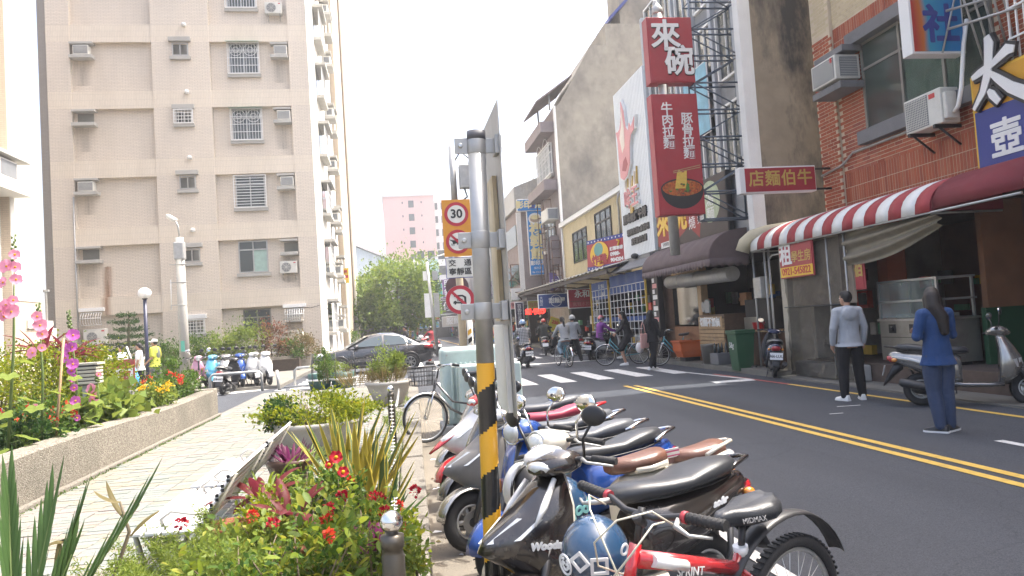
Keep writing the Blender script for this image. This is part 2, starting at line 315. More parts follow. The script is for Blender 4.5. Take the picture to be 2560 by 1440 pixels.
b = MB(); b.sheet(lambda u, v: Vector((kx(-2 + 20 * v) - .02 + .66 * u, -2 + 20 * v, rz(.5, -2 + 20 * v) + .006)), 1, 40, M_gut, False); gutter = b.build('gutter', kind='structure')
def mark(name, pts, mt, z=.006, parent=road):
    b = MB(); b.add([(x, y, z + rz(x, y)) for x, y in pts], [tuple(range(len(pts)))], mt); return b.build(name, parent)
def bar(name, x0, y0, x1, y1, wd, mt, z=.006):
    d = Vector((x1 - x0, y1 - y0)).normalized() * wd / 2; n = Vector((-d.y, d.x))
    return mark(name, [(x0 + n.x, y0 + n.y), (x0 - n.x, y0 - n.y), (x1 - n.x, y1 - n.y), (x1 + n.x, y1 + n.y)][::-1], mt, z)
for x in (1.05, 2.0, 2.95, 3.92, 4.88, 5.88, 6.86): mark('crosswalk_stripe', [(x, 17.9), (x + .42, 17.85), (x + .42, 20.9), (x, 20.95)], M_wline)
for i in range(8): mark('crosswalk_stripe', [(.6 + i * .98, 30.2), (1.05 + i * .98, 30.2), (1.05 + i * .98, 33.9), (.6 + i * .98, 33.9)], M_wline)
for i in range(6): mark('crosswalk_stripe', [(-3.2, 21.7 + i), (.1, 21.7 + i), (.1, 22.15 + i), (-3.2, 22.15 + i)], M_wline)
bar('stop_line', 1.3, 16.05, 7.5, 14.98, .42, M_wline); bar('stop_line', 1.2, 27.0, 7.4, 25.9, .4, M_wline)
bar('yellow_line', 4.84, -3, 4.92, 15.85, .105, M_yline); bar('yellow_line', 5.08, -3, 5.12, 15.75, .105, M_yline)
bar('yellow_line', 7.47, -3, 7.55, 13.6, .1, M_yline); bar('red_line', 7.55, 13.6, 7.5, 17.0, .1, M_rline); bar('white_edge_line', 7.5, 15.0, 6.95, 21.0, .1, M_wline, .008)
bar('yellow_line', 5.0, 34.5, 5.2, 90, .12, M_yline)
bar('lane_dash', 6.12, 3.0, 6.16, 6.95, .11, M_wline)
bar('bay_line', 2.15, 2.2, 2.2, 17.2, .1, M_wline, .007); bar('bay_line', 1.4, 2.96, 1.86, 3.04, .11, M_wline)
mark('side_road_arrow', [(-7.2, 22.9), (-5.6, 22.2), (-3.9, 23.6), (-5.3, 24.2)], M_wline)
for a in [(1.98, 3.34, 2.14, 3.5), (2.14, 3.5, 2.26, 3.34), (1.86, 3.16, 2.34, 3.22), (2.05, 3.02, 2.12, 3.36), (2.3, 3.55, 2.42, 3.66)]: bar('bay_number', *a, .045, M_wline, .008)
# manhole-like patch and road scratches
for a in [(6.4, 10.2, 6.75, 10.15), (5.9, 9.6, 6.1, 9.58)]: bar('paint_scrape', *a, .04, M_wline)

# kerb between the planted strip and the gutter: separate stones
kerb = thing('kerb', None, None, (.26, 8, 0), world=True); kerb['kind'] = 'structure'
ks = random.Random(3)
y = -1.
while y < 19.6:
    L_ = 1.18; b = MB(); dx = ks.uniform(-.012, .012); dz = ks.uniform(-.01, .01)
    b.prism([(kx(y) - .24 + dx, y + .008), (kx(y) + dx, y + .008), (kx(y + L_) + dx, y + L_ - .008), (kx(y + L_) - .24 + dx, y + L_ - .008)], Fr((0, 0, 0), X_, Y_), -.09, .145 + dz, M_kerbm); b.build('kerb_stone', kerb, bevel=.018); y += L_
# paving of the park path
paving = MB(); paving.prism([(-3.6, -2), (kx(-2) - .245, -2), (kx(20.6) - .245, 20.6), (-3.6, 20.6)], Fr((0, 0, 0), X_, Y_), -.09, .10, M_gut); paving = paving.build('park_paving', kind='structure')
PAVC = [(.165, .18, .15), (.178, .178, .152), (.188, .17, .155), (.158, .176, .158), (.192, .178, .14), (.172, .178, .164), (.150, .166, .145)]
M_pav = isl('pavers', PAVC, .9, bump=.5, bs=60)
PVM = [mat('paver_%d' % i, c, .9, var=.12, vs=9, bump=.45, bs=70, dirt=.35, dirtcol=(.16, .15, .12), ds=2.5) for i, c in enumerate(PAVC)]
pm = []
for mt in PVM:
    b = MB(); b.box(-.097, .097, -.047, .047, 0, .03, mt); me = b.mesh('paver'); pm.append(me)
cells = []
for i in range(18):
    for j in range(-2, 196):
        x = -3.40 + i * .2; yy = 2.6 + j * .1 + (.05 if i % 2 else 0)
        if yy > 20.4 or x > kx(yy) - .36: continue
        cells.append((x, yy))
def pvcol(x, y):
    a = math.sin(x * 2.1 + y * .9) + math.sin(x * .7 - y * 1.9 + 1) + ks.uniform(-1.1, 1.1)
    return int((a + 3.1) / 6.2 * 7) % 7
vis = sorted([c for c in cells if c[1] > 3.9 and c[0] < -1.15 and c[0] / c[1] > -.66], key=lambda c: c[1])[:300]; vset = set(vis)
bst = MB()
for c in cells:
    dz = ks.uniform(-.003, .003); ang = ks.uniform(-.012, .012)
    if c in vset:
        o = link('paver', pm[pvcol(*c)], paving); o.location = (c[0], c[1], .1 + dz); o.rotation_euler = (ks.uniform(-.008, .008), ks.uniform(-.008, .008), ang)
    else:
        bst.box(-.097 + c[0], .097 + c[0], c[1] - .047, c[1] + .047, .1, .13 + dz, PVM[pvcol(*c)])
bst.build('paver_field', paving, kind='stuff')
# pavement and step in front of the shops opposite
b = MB(); b.box(8.06, 30, -4, 15.0, -.04, .03, M_gut); b.box(8.06, 9.2, 15.0, 120, -.04, .12, M_gut); b.build('shop_pavement', kind='structure')
b = MB(); b.box(-40, -9.8, 26.6, 120, -.04, .14, M_gut); b.box(-9.8, -3.6, 23.7, 36.4, -.04, .10, M_gut); b.build('apartment_pavement', kind='structure')

# humid air: far things fade
hz_ = bpy.data.materials.new('humid_air'); hz_.use_nodes = True; t_ = hz_.node_tree; t_.nodes.remove(t_.nodes['Principled BSDF']); pv = t_.nodes.new('ShaderNodeVolumePrincipled'); pv.inputs['Color'].default_value = (.93, .95, 1, 1); pv.inputs['Density'].default_value = .0013; pv.inputs['Anisotropy'].default_value = .3; t_.links.new(pv.outputs[0], t_.nodes['Material Output'].inputs['Volume'])
b = MB(); b.box(-950, 950, -65, 1550, -1.2, 40, hz_); haze = b.build('haze', kind='stuff')
# ================================================================ APARTMENT BLOCK, LEFT
M_tile = tiles('beige_wall_tile', (.66, .585, .49), (.63, .555, .465), (.44, .39, .325), .24, .066, .009, stain=.3, staincol=(.36, .32, .27))
M_tilev = tiles('beige_band_tile', (.66, .585, .48), (.63, .555, .455), (.49, .44, .36), .07, .27, .006, vertical=True, stain=.2, staincol=(.33, .28, .2))
M_tileg = tiles('grey_wall_tile', (.34, .31, .27), (.32, .29, .25), (.26, .24, .21), .24, .066, .007, stain=.2, staincol=(.22, .2, .18))
M_tileo = tiles('tan_wall_tile', (.54, .45, .34), (.51, .42, .32), (.42, .35, .27), .24, .066, .007, stain=.15, staincol=(.3, .25, .2))
M_sill = mat('cement_sill', (.40, .39, .36), .85, var=.15, vs=4, bump=.2, dirt=.5, dirtcol=(.2, .19, .17), ds=2)
M_gl = glass('window_glass', (.05, .06, .06)); M_cur = mat('pale_green_curtain', (.30, .42, .37), .8, var=.2, vs=5)
M_blind = mat('grey_blind', (.17, .17, .15), .8, var=.15)
M_acb = mat('air_conditioner_casing', (.58, .57, .52), .55, var=.06, dirt=.3, dirtcol=(.3, .28, .24), ds=4)
M_acd = mat('air_conditioner_grille', (.16, .17, .18), .6, var=.15)
M_whitew = mat('white_render', (.70, .68, .62), .85, var=.05, vs=1.5, bump=.15, dirt=.25, dirtcol=(.5, .47, .4))

def window(fr, w_, h_, parent, rows=0, cols=2, transom=.28, frame=M_alu, curtain=M_blind, curtain2=None, grille=None, gm=None, sill=True, depth=.12, sillm=None, canopy=None):
    """a framed window at the frame's lower left corner; its grille, sill and panes are sub-parts"""
    b = MB(); t = .05
    b.fbox(fr, 0, w_, 0, t, -.02, .05, frame); b.fbox(fr, 0, w_, h_ - t, h_, -.02, .05, frame); b.fbox(fr, 0, t, t, h_ - t, -.02, .05, frame); b.fbox(fr, w_ - t, w_, t, h_ - t, -.02, .05, frame)
    hy = h_ - t
    if transom: hy = h_ * (1 - transom); b.fbox(fr, t, w_ - t, hy - .03, hy + .03, -.015, .045, frame)
    for i in range(1, cols):
        x = w_ * i / cols; b.fbox(fr, x - .025, x + .025, t, hy - .03 if transom else hy, -.015, .04, frame)
        if transom: b.fbox(fr, x - .02, x + .02, hy + .03, h_ - t, -.015, .04, frame)
    wd = b.build('window', parent)
    for i in range(cols):
        x0 = w_ * i / cols + .03; x1 = w_ * (i + 1) / cols - .03
        p = MB(); p.fbox(fr, x0, x1, .05, hy - .03, .004, .012, M_gl if not (curtain2 and i == cols - 1) else curtain2); p.build('pane', wd)
        if transom: p = MB(); p.fbox(fr, x0, x1, hy + .03, h_ - .05, .004, .012, M_gl); p.build('pane', wd)
    if grille:
        g = MB(); z = .16; n = max(3, int(w_ / .13)); gm = gm or M_white; q = .011
        for yy in (-.02, h_ + .0): g.fbox(fr, -.06, w_ + .06, yy - .02, yy + .02, z - q, z + q, gm)
        for xx in (-.06, w_ + .06): g.fbox(fr, xx - .015, xx + .015, 0, h_, z - q + .002, z + q + .002, gm); g.fbox(fr, xx - .01, xx + .01, 0.0, .03, 0, z, gm); g.fbox(fr, xx - .01, xx + .01, h_ - .03, h_, 0, z, gm)
        if grille == 'h':
            for k in range(1, 11): yy = h_ * k / 11; g.fbox(fr, -.045, w_ + .045, yy - q, yy + q, z - q + .001, z + q - .001, gm)
        else:
            for k in range(n + 1): xx = w_ * k / n; g.fbox(fr, xx - q * .7, xx + q * .7, 0, h_, z - q * .7, z + q * .7, gm)
            for k in range(1, 4): yy = h_ * k / 4; g.fbox(fr, -.045, w_ + .045, yy - q, yy + q, z - q - .004, z + q - .004, gm)
            if grille == 'deco':
                for k in range(2):
                    cx = w_ * (.25 + .5 * k)
                    for rr in (.1, .22): g.torus(fr.p(cx, h_ * .76, z + .015), fr.w, rr * w_, .012, gm, 16, 4, None, 0, 2 * PI)
        g.build('grille', wd)
    if sill: s = MB(); s.fbox(fr, -.1, w_ + .1, -.19, -.03, -.02, .13, sillm or M_sill); s.build('sill', wd, bevel=.012)
    if canopy: s = MB(); s.add([fr.p(-.1, h_ + .1, .02), fr.p(w_ + .1, h_ + .1, .02), fr.p(w_ + .1, h_ - .02, .42), fr.p(-.1, h_ - .02, .42)], [(3, 2, 1, 0)], canopy); s.build('awning', wd, solid=.015)
    return wd
def rust_mat(nm='rust_stain', col=(.30, .14, .06), amt=.75):
    if nm in MATS: return MATS[nm]
    m, t, bb = _nodes(nm); MATS[nm] = m; N = t.nodes.new; L = t.links.new; tc = N('ShaderNodeTexCoord'); mp = N('ShaderNodeMapping'); mp.inputs['Scale'].default_value = (5, 1, .5)
    L(tc.outputs['Object'], mp.inputs[0]); nz = N('ShaderNodeTexNoise'); nz.inputs['Scale'].default_value = 2; nz.inputs['Detail'].default_value = 8; L(mp.outputs[0], nz.inputs[0])
    sp = N('ShaderNodeSeparateXYZ'); L(tc.outputs['Generated'], sp.inputs[0]); mth = N('ShaderNodeMath'); mth.operation = 'PINGPONG'; mth.inputs[1].default_value = .5; L(sp.outputs[0], mth.inputs[0])
    m2 = N('ShaderNodeMath'); m2.operation = 'MULTIPLY'; L(mth.outputs[0], m2.inputs[0]); L(nz.outputs[0], m2.inputs[1]); rp = N('ShaderNodeMapRange'); rp.inputs[1].default_value = .05; rp.inputs[2].default_value = .36; rp.inputs[4].default_value = amt; L(m2.outputs[0], rp.inputs[0])
    tp = N('ShaderNodeBsdfTransparent'); ms = N('ShaderNodeMixShader'); bb.inputs['Base Color'].default_value = rgba(col); bb.inputs['Roughness'].default_value = .9
    L(rp.outputs[0], ms.inputs[0]); L(tp.outputs[0], ms.inputs[1]); L(bb.outputs[0], ms.inputs[2]); L(ms.outputs[0], t.nodes['Material Output'].inputs[0]); return m
def wall_ac(fr, parent, unit=True, w_=.66, shelf_w=1.0):
    """cement shelf and hood round a through-wall air conditioner"""
    q = .5 + 1.1 * abs(math.sin(fr.o.z * 7 + fr.o.x)); b = MB(); b.add([fr.p(-.1 - .2 * q, -.3 - q, .004), fr.p(shelf_w - .3, -.3 - q, .004), fr.p(shelf_w - .2, -.16, .004), fr.p(-.1, -.16, .004)], [(0, 1, 2, 3)], rust_mat('damp_streak', (.20, .175, .15), .34)); b.build('damp_streak', parent)
    b = MB(); b.fbox(fr, -.17, shelf_w - .17, -.17, -.02, -.03, .42, M_sill); b.build('air_conditioner_shelf', parent, bevel=.012); b = MB(); b.fbox(fr, -.17, shelf_w - .17, .5, .6, -.03, .36, M_sill); b.build('air_conditioner_hood', parent, bevel=.012)
    if unit:
        a = MB(); a.fbox(fr, 0, w_, 0, .44, -.03, .36, M_acb); u = a.build('air_conditioner', parent, bevel=.015)
        g = MB(); g.fbox(fr, .04, w_ - .04, .05, .40, .361, .37, M_acd); g.build('vent_grille', u)
        g = MB(); k = 0
        for k in range(6): g.fbox(fr, .05, w_ - .05, .08 + k * .055, .095 + k * .055, .37, .376, M_acb)
        g.build('louvre', u)
    else:
        a = MB(); a.fbox(fr, -.02, w_ + .02, 0.0, .48, -.02, .02, M_blind); a.build('opening_cover', parent)
def condenser(fr, parent, name='condenser_unit', bracket=True, w_=.78, h_=.56):
    a = MB(); a.fbox(fr, 0, w_, 0, h_, .06, .36, M_acb); u = a.build(name, parent, bevel=.02)
    g = MB(); g.disc(fr, w_ * .38, h_ * .5, .22, .22, .361, .368, M_acd)
    u2 = g.build('fan_opening', u); r = MB()
    for k in range(1, 5): r.torus(fr.p(w_ * .38, h_ * .5, .375), fr.w, .05 * k, .006, M_acb, 20, 4)
    for k in range(4): an = PI * k / 4; r.cyl(fr.p(w_ * .38 + .22 * math.cos(an), h_ * .5 + .22 * math.sin(an), .374), fr.p(w_ * .38 - .22 * math.cos(an), h_ * .5 - .22 * math.sin(an), .374), .005, M_acb, 4)
    r.build('fan_guard', u)
    g = MB(); g.fbox(fr, w_ * .8, w_ * .93, h_ * .82, h_ * .9, .361, .364, M_red); g.build('badge', u)
    if bracket:
        k = MB()
        for x in (.1, w_ - .12): k.fbox(fr, x, x + .03, -.04, 0, 0, .38, M_galv); k.cyl(fr.p(x + .015, -.3, .01), fr.p(x + .015, -.03, .3), .014, M_galv, 6)
        k.build('wall_bracket', u)
    return u

APT = thing('apartment_block', 'tall beige tiled apartment block with window air conditioners, one sunlit white side', 'apartment block', (-9.5, 38, 0), world=True)
YF, YR = 36.0, 36.24; H = 26.
core = MB(); core.box(-15.0, -3.45, YR, 50, -.1, H, M_tile); core.build('wall', APT)
b = MB(); b.box(-15.75, -15.02, 36.9, 50, -.1, H, M_tileg); b.build('wall_return', APT)
for x0, x1 in ((-15.02, -14.02), (-10.5, -7.93), (-4.32, -3.447)):
    b = MB(); b.box(x0, x1, YF, YR, -.1, H, M_tile); b.build('pier', APT)
    if True:
        for z in (3.05, 6.23, 9.35, 12.55, 15.68, 18.8): s = MB(); s.box(x0 + .001, x1 - .001, YF - .004, YF, z + .02, z + .8, M_tilev); s.build('soldier_course', APT)
for z in (3.05, 6.23, 9.35, 12.55, 15.68, 18.8, 22.):
    for x0, x1 in ((-14.02, -10.5), (-7.93, -4.32)):
        b = MB(); b.box(x0, x1, YF + .02, YR, z, z + .82, M_tilev); b.build('floor_band', APT)
# white sunlit flank, set over the core
b = MB(); b.box(-3.446, -3.43, YF + .004, 50, 0, H, M_whitew); b.build('white_flank', APT)
b = MB(); b.box(-3.43, -3.1, 50, 58, 0, 38, M_tileo); b.box(-3.1, -3.0, 49.8, 50.4, 0, 38, M_whitew); b.box(-3.43, -2.98, 58.1, 64, 0, 38, M_tileo); b.box(-2.98, -2.85, 57.9, 59, 0, 38, M_whitew); b.build('rear_wing', APT)
M_green = mat('green_awning', (.20, .34, .26), .6)
for i, z in enumerate((1.55, 4.68, 7.78, 11.0, 14.2, 17.4)):
    fr = front((-7.08, YR, z))
    if i == 0: window(front((-7.0, YR, 1.6)), 1.25, 1.35, APT, frame=M_blind, sill=False)
    elif i == 1: window(fr, 1.32, 1.5, APT, curtain2=M_cur)
    elif i == 2: window(fr, 1.34, 1.5, APT, grille='h')
    else: window(fr, 1.32, 1.46, APT, grille='deco', canopy=M_green if i < 5 else None)
for i, z in enumerate((2.05, 5.35, 8.75, 11.85, 15.05, 18.2)):
    fr = front((-9.62 + .04 * (5 - i), YF, z - .05))
    window(fr, .72, .62, APT, transom=0, grille='v' if i in (0, 3) else None, gm=M_white)
    b = MB(); b.fbox(fr, -.13, .85, .66, .86, 0, .18, M_sill if i else M_white); b.build('window_hood', APT, bevel=.01)
    if i > 0:
        b = MB(); b.lathe([(.0, 0), (.1, 0), (.11, .1), (.07, .2), (.0, .21)], M_white, (-9.0, YF, z + 1.42), -Y_, 12); b.build('vent_cap', APT)
for i, z in enumerate((2.35, 5.5, 8.62, 11.8, 14.95)):
    wall_ac(front((-4.98, YR, z + .06)), APT, unit=i != 1, w_=.6, shelf_w=.8)
    if i > 0: wall_ac(front((-13.85, YR, z + .12)), APT, unit=i in (2, 4))
condenser(front((-5.2, YR, 4.55)), APT); condenser(front((-5.3, YR, 17.0)), APT)
condenser(front((-13.85, YR, 1.75)), APT, w_=.95, h_=.72)
# ground floor cages
for x, z in ((-5.05, 2.3), (-13.9, 2.65)):
    b = MB(); fr = front((x, YR, z))
    for k in range(9): xx = .85 * k / 8; b.tube([fr.p(xx, 0, .38), fr.p(xx, .1, .5), fr.p(xx, .35, .52), fr.p(xx, .55, .36)], .012, M_white, 5)
    for yy, zz in ((0, .38), (.3, .52), (.55, .36)): b.cyl(fr.p(0, yy, zz), fr.p(.85, yy, zz), .014, M_white, 5)
    b.fbox(fr, -.1, .95, .62, .78, 0, .4, M_white); b.build('window_cage', APT)
# rust stain below an empty shelf: iron dripping down the tiles
b = MB(); b.add([(-13.2, YR - .006, 3.87), (-12.55, YR - .006, 3.87), (-12.62, YR - .006, 5.3), (-13.05, YR - .006, 5.3)], [(0, 1, 2, 3)], rust_mat())
b.add([(-13.15, YF + .012, 3.06), (-12.6, YF + .012, 3.06), (-12.6, YF + .012, 3.86), (-13.15, YF + .012, 3.86)], [(0, 1, 2, 3)], rust_mat()); b.build('rust_stain', APT)
# drain pipe
b = MB(); b.cyl((-14.08, YF - .04, 0), (-14.08, YF - .04, 8.5), .035, M_galv, 8); b.build('drain_pipe', APT)
# flank: caged windows and air-conditioner ledges sticking out of the white side
for i in range(7):
    z = 1.7 + i * 3.13
    b = MB(); fr = east((-3.43, 39.6, z)); b.fbox(fr, 0, 2.2, 0, 1.5, .0, .03, M_gl); b.fbox(fr, -.15, 2.35, 1.55, 1.7, 0, .55, M_sill); b.fbox(fr, -.1, 2.3, -.2, -.05, 0, .4, M_sill)
    for k in range(10): xx = 2.2 * k / 9; b.fbox(fr, xx - .015, xx + .015, -.05, 1.5, .3, .33, M_white)
    for k in range(4): b.fbox(fr, 0, 2.2, .1 + .42 * k, .13 + .42 * k, .331, .35, M_white)
    b.build('caged_window', APT)
    b = MB(); fr = east((-3.43, 44.2, z + .2)); b.fbox(fr, -.1, 1.2, -.2, -.05, 0, .62, M_sill); b.build('side_ledge', APT, bevel=.01); b = MB(); b.fbox(fr, -.1, 1.2, .62, .75, 0, .55, M_sill); b.build('side_hood', APT, bevel=.01)
    b = MB(); b.fbox(fr, .1, .95, -.05, .5, 0, .5, M_acb); b.fbox(Fr(fr.p(.1, 0, 0), X_), .12, .42, .08, .42, 0, .004, M_acd); b.build('air_conditioner', APT, bevel=.01)
    if i in (3, 5): continue
    b = MB(); fr = east((-3.43, 47.2, z + .1)); b.fbox(fr, 0, 1.2, 0, 1.3, 0, .03, M_gl); b.fbox(fr, -.1, 1.3, 1.35, 1.5, 0, .5, M_sill); b.fbox(fr, -.1, 1.3, -.2, 0, 0, .45, M_sill)
    for k in range(6): xx = 1.2 * k / 5; b.fbox(fr, xx - .015, xx + .015, 0, 1.3, .32, .35, M_white)
    b.build('caged_window', APT)
t = thing('wall_notice', 'small yellow and red notice board on the white flank of the apartment block', 'notice', (-3.3, 48.5, 5), world=True)
fr = front((-3.4, 48.4, 4.75)); b = MB(); b.fbox(fr, 0, .62, 0, .95, 0, .04, mat('notice_yellow', (.75, .5, .04), .6)); b.build('board', t)
text('租屋', .24, M_red, fr, .31, .7, .042, t, bold=.01); b = MB(); b.fbox(fr, .03, .59, .32, .5, .04, .044, M_red); b.build('red_band', t)
t = thing('thin_cable', 'thin sagging cable looping along the apartment block corner', 'cable', (-4, 35.9, 2.9), world=True)
b = MB(); b.tube([(-4.3, 35.96, 2.92), (-3.9, 35.95, 2.85), (-3.5, 35.95, 2.95), (-3.36, 37, 3.0), (-3.36, 40, 2.7), (-3.36, 44, 2.8)], .014, M_dark, 5); b.build('wire', t)

# ---- neighbouring white block at the frame edge
NB = thing('white_block', 'sunlit white tiled block with concrete air-conditioner ledge, cut off by picture edge', 'apartment block', (-13, 25, 0), world=True)
M_wt = tiles('white_wall_tile', (.66, .64, .58), (.62, .6, .54), (.5, .48, .44), .24, .07, .006, stain=.1, staincol=(.5, .47, .4))
b = MB(); b.box(-22, -11.62, 21.5, 24.4, -.1, 22, M_wt); b.build('wall', NB)
b = MB(); b.box(-22, -11.36, 24.4, 26.3, -.1, 22, M_tileo); b.box(-11.36, -11.34, 24.41, 26.3, 3.2, 22, M_whitew); b.build('side_bay', NB)
fr = east((-11.34, 23.4, 6.35)); b = MB(); b.fbox(fr, -2.6, 1.3, .0, .34, -.3, .5, M_whitew); b.fbox(fr, -2.6, 1.2, 1.0, 1.12, -.3, .55, M_sill); b.build('ledge', NB, bevel=.02)
b = MB(); b.fbox(fr, -1.3, .6, .36, .92, -.3, .42, M_acb); b.fbox(fr, -.35, .55, .42, .88, .42, .43, M_acd); b.build('air_conditioner', NB, bevel=.02)
b = MB(); b.fbox(Fr(fr.p(.61, 0, 0), Vector((0, 1, 0))), 0, .01, .4, .88, -.2, .38, M_acd); b.build('vent_grille', NB)
# balcony with railing on its ground floor
b = MB(); b.box(-13.2, -11.3, 25.2, 26.9, 2.35, 2.6, M_whitew); b.box(-12.2, -11.25, 26.3, 27, 0, 2.35, M_wt); b.build('balcony', NB)
b = MB()
for k in range(9): b.box(-12.6 + k * .16, -12.55 + k * .16, 26.4, 26.46, 2.6, 3.55, M_galv)
b.box(-12.7, -11.2, 26.38, 26.48, 3.55, 3.62, M_galv); b.build('railing', NB)

# low wall round the apartment garden
t = thing('garden_wall', 'low grey pebble-dash wall curving past the apartment shrubs behind the grey car', 'wall', (-6, 33.5, 0), world=True)
b = MB(); pts = [(-9.5, 32.6), (-7, 32.7), (-5.6, 33.1), (-4.4, 34.0), (-3.3, 35.4), (-3.1, 36)]
rings = [[Vector((x - .1, y + .14, 0)), Vector((x + .02, y - .1, 0)), Vector((x + .02, y - .1, .72)), Vector((x - .1, y + .14, .72))] for x, y in pts]; b.loft(rings, M_agg, True, False); b.build('wall_body', t)
b = MB(); b.box(-9.3, -4.2, 33.2, 35.98, 0, .6, M_soil); b.build('soil', t)
t = thing('garden_gate_wall', 'small tiled garden wall with capped end pillar beside the building corner', 'wall', (-4.6, 35.2, 0), world=True)
b = MB(); b.box(-6.2, -4.5, 35.1, 35.3, .6, 1.75, M_tile); b.box(-4.5, -4.22, 35.05, 35.35, .6, 1.85, M_whitew); b.build('wall_body', t)
b = MB(); b.box(-6.2, -4.5, 35.06, 35.34, 1.75, 1.84, M_tilev); b.build('coping', t)

# ---- planter with the flower hedge
PL = thing('stone_planter', 'long raised pebble-dash planter wall beside the park path', 'planter', (-3.6, 8, .1), world=True)
def wv(y): return .62 + .02 * math.sin(y * .9)
b = MB(); ys = [1.5 + i * .5 for i in range(28)]
rings = [[Vector((-3.76, y, .0)), Vector((-3.5, y, .0)), Vector((-3.5, y, wv(y) - .02)), Vector((-3.52, y, wv(y))), Vector((-3.76, y, wv(y)))][::-1] for y in ys]; b.loft(rings, M_agg, True, False); b.build('wall_body', PL)
b = MB(); b.box(-7.2, -3.5, 15.001, 15.25, 0, .66, M_agg); b.build('end_wall', PL, bevel=.02)
b = MB(); b.box(-3.5, -3.43, 1.5, 15.2, .1, .175, M_kerbm); b.build('footing', PL, bevel=.015)
b = MB(); b.box(-9.5, -3.76, 1.5, 15, .0, .5, M_soil); b.build('soil', PL)
b = MB()
for k in range(2): b.torus((-3.49, 6.95 + k * .13, .56), X_, .045, .014, M_white, 14, 6); b.cyl((-3.6, 6.95 + k * .13, .56), (-3.47, 6.95 + k * .13, .56), .034, M_dark, 12)
b.build('drain_outlet', PL)
# ---- far background
PT = thing('pink_tower', 'distant pink high-rise with a column of small windows and white balconies', 'tower', (5, 156, 0), world=True)
M_pink = mat('pink_wall_tile', (.60, .40, .37), .8, var=.05, vs=.4); M_pw = mat('pale_wall', (.58, .56, .55), .8, var=.05)
b = MB(); b.box(-1.1, 9.1, 150, 175, 0, 28.3, M_pink); b.build('wall', PT); b = MB(); b.box(-1.3, 9.3, 149.8, 175, 28.3, 28.7, M_pw); b.build('parapet', PT)
b = MB(); b.box(2.6, 5.9, 152, 160, 28.7, 30.6, M_pink); b.box(6.3, 9.0, 151, 160, 28.7, 29.7, M_pink); b.build('roof_house', PT)
b = MB(); b.box(9.1, 13.6, 151, 175, 0, 27.4, M_pw); b.build('side_wing', PT)
for i in range(10):
    z = 26.2 - i * 2.72
    b = MB(); b.box(3.9, 5.0, 149.93, 149.999, z - .2, z + 1.2, M_gl); b.build('window', PT)
    b = MB(); b.box(2.6, 2.85, 149.95, 149.999, z + .6, z + 1., M_gl); b.box(6.4, 6.65, 149.95, 149.999, z + .6, z + 1., M_gl); b.build('vent', PT)
    for x0, x1 in ((9.25, 9.8), (10.5, 12.3)):
        b = MB(); b.box(x0, x1, 150.93, 150.999, z - .7, z + .7, M_gl); b.box(x0, x1, 150.8, 150.92, z - .9, z - .72, M_pw); b.build('window', PT)
t = thing('grey_hall', 'low pale blue-grey hall with sloping metal roof behind the big tree', 'hall', (-4, 95, 0), world=True)
M_hall = mat('pale_blue_cladding', (.42, .48, .52), .7, var=.06)
b = MB(); b.prism([(-12, 0), (2, 0), (2, 9.3), (-5, 12.6), (-12, 13)], front((0, 95, 0)), -25, 0, M_hall); b.build('wall', t)
b = MB(); b.prism([(-12.3, 13.05), (-5, 12.7), (2.3, 9.3), (2.3, 9.6), (-5, 13.05), (-12.3, 13.4)], front((0, 94.7, 0)), -26, 0, M_pw); b.build('roof', t)
for i in range(4): b = MB(); b.box(-9 + i * 2.6, -7.4 + i * 2.6, 94.93, 94.998, 2.5, 4, M_gl); b.build('window', t)
# ================================================================ THE SHOP ROW, RIGHT
rr = random.Random(5)
M_brick = isl('red_wall_brick', [(.29, .07, .032), (.36, .10, .05), (.32, .085, .042), (.25, .062, .034), (.38, .13, .07)], .6, bump=.4, bs=70)
M_mortar = mat('pale_mortar', (.54, .45, .33), .9, var=.15, bump=.3)
M_tanb = isl('tan_wall_brick', [(.50, .42, .27), (.46, .38, .25), (.54, .46, .31)], .6, bump=.3)
M_greyst = mat('grey_painted_cement', (.15, .15, .155), .7, var=.12, vs=4, dirt=.3, ds=3)
M_winf = mat('grey_window_frame', (.20, .19, .165), .55, .2, var=.1)
M_stain = streaky('stained_concrete', (.28, .23, .165), (.02, .02, .022), .95, scale=.7, lo=.42, hi=.60, st=.42)
M_grey2 = streaky('weathered_concrete', (.31, .28, .225), (.12, .11, .10), .8, scale=.42, lo=.42, hi=.64, st=.6)
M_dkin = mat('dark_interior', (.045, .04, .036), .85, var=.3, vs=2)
M_signw = mat('sign_white', (.70, .70, .69), .45, var=.03); M_signr = mat('sign_red', (.33, .028, .04), .45, var=.10, dirt=.22, dirtcol=(.30, .10, .10), ds=2.5)
M_gold = mat('sign_gold', (.50, .34, .09), .45); M_signb = mat('sign_blue', (.015, .20, .56), .45, var=.05); M_navy = mat('sign_navy', (.03, .045, .22), .5, var=.05)
M_yel = mat('sign_yellow', (.68, .42, .03), .45, var=.04); M_blk = mat('sign_black', (.02, .02, .022), .5)
M_lat = mat('blue_grey_lattice', (.09, .115, .15), .5, .4, var=.15)
M_woodd = mat('dark_wood', (.10, .055, .032), .6, var=.3, vs=9); M_woodl = mat('pale_wood_slat', (.36, .24, .13), .6, var=.25, vs=8)
M_bamb = mat('brown_canvas', (.115, .085, .085), .9, var=.15, vs=5, bump=.3, bs=25)

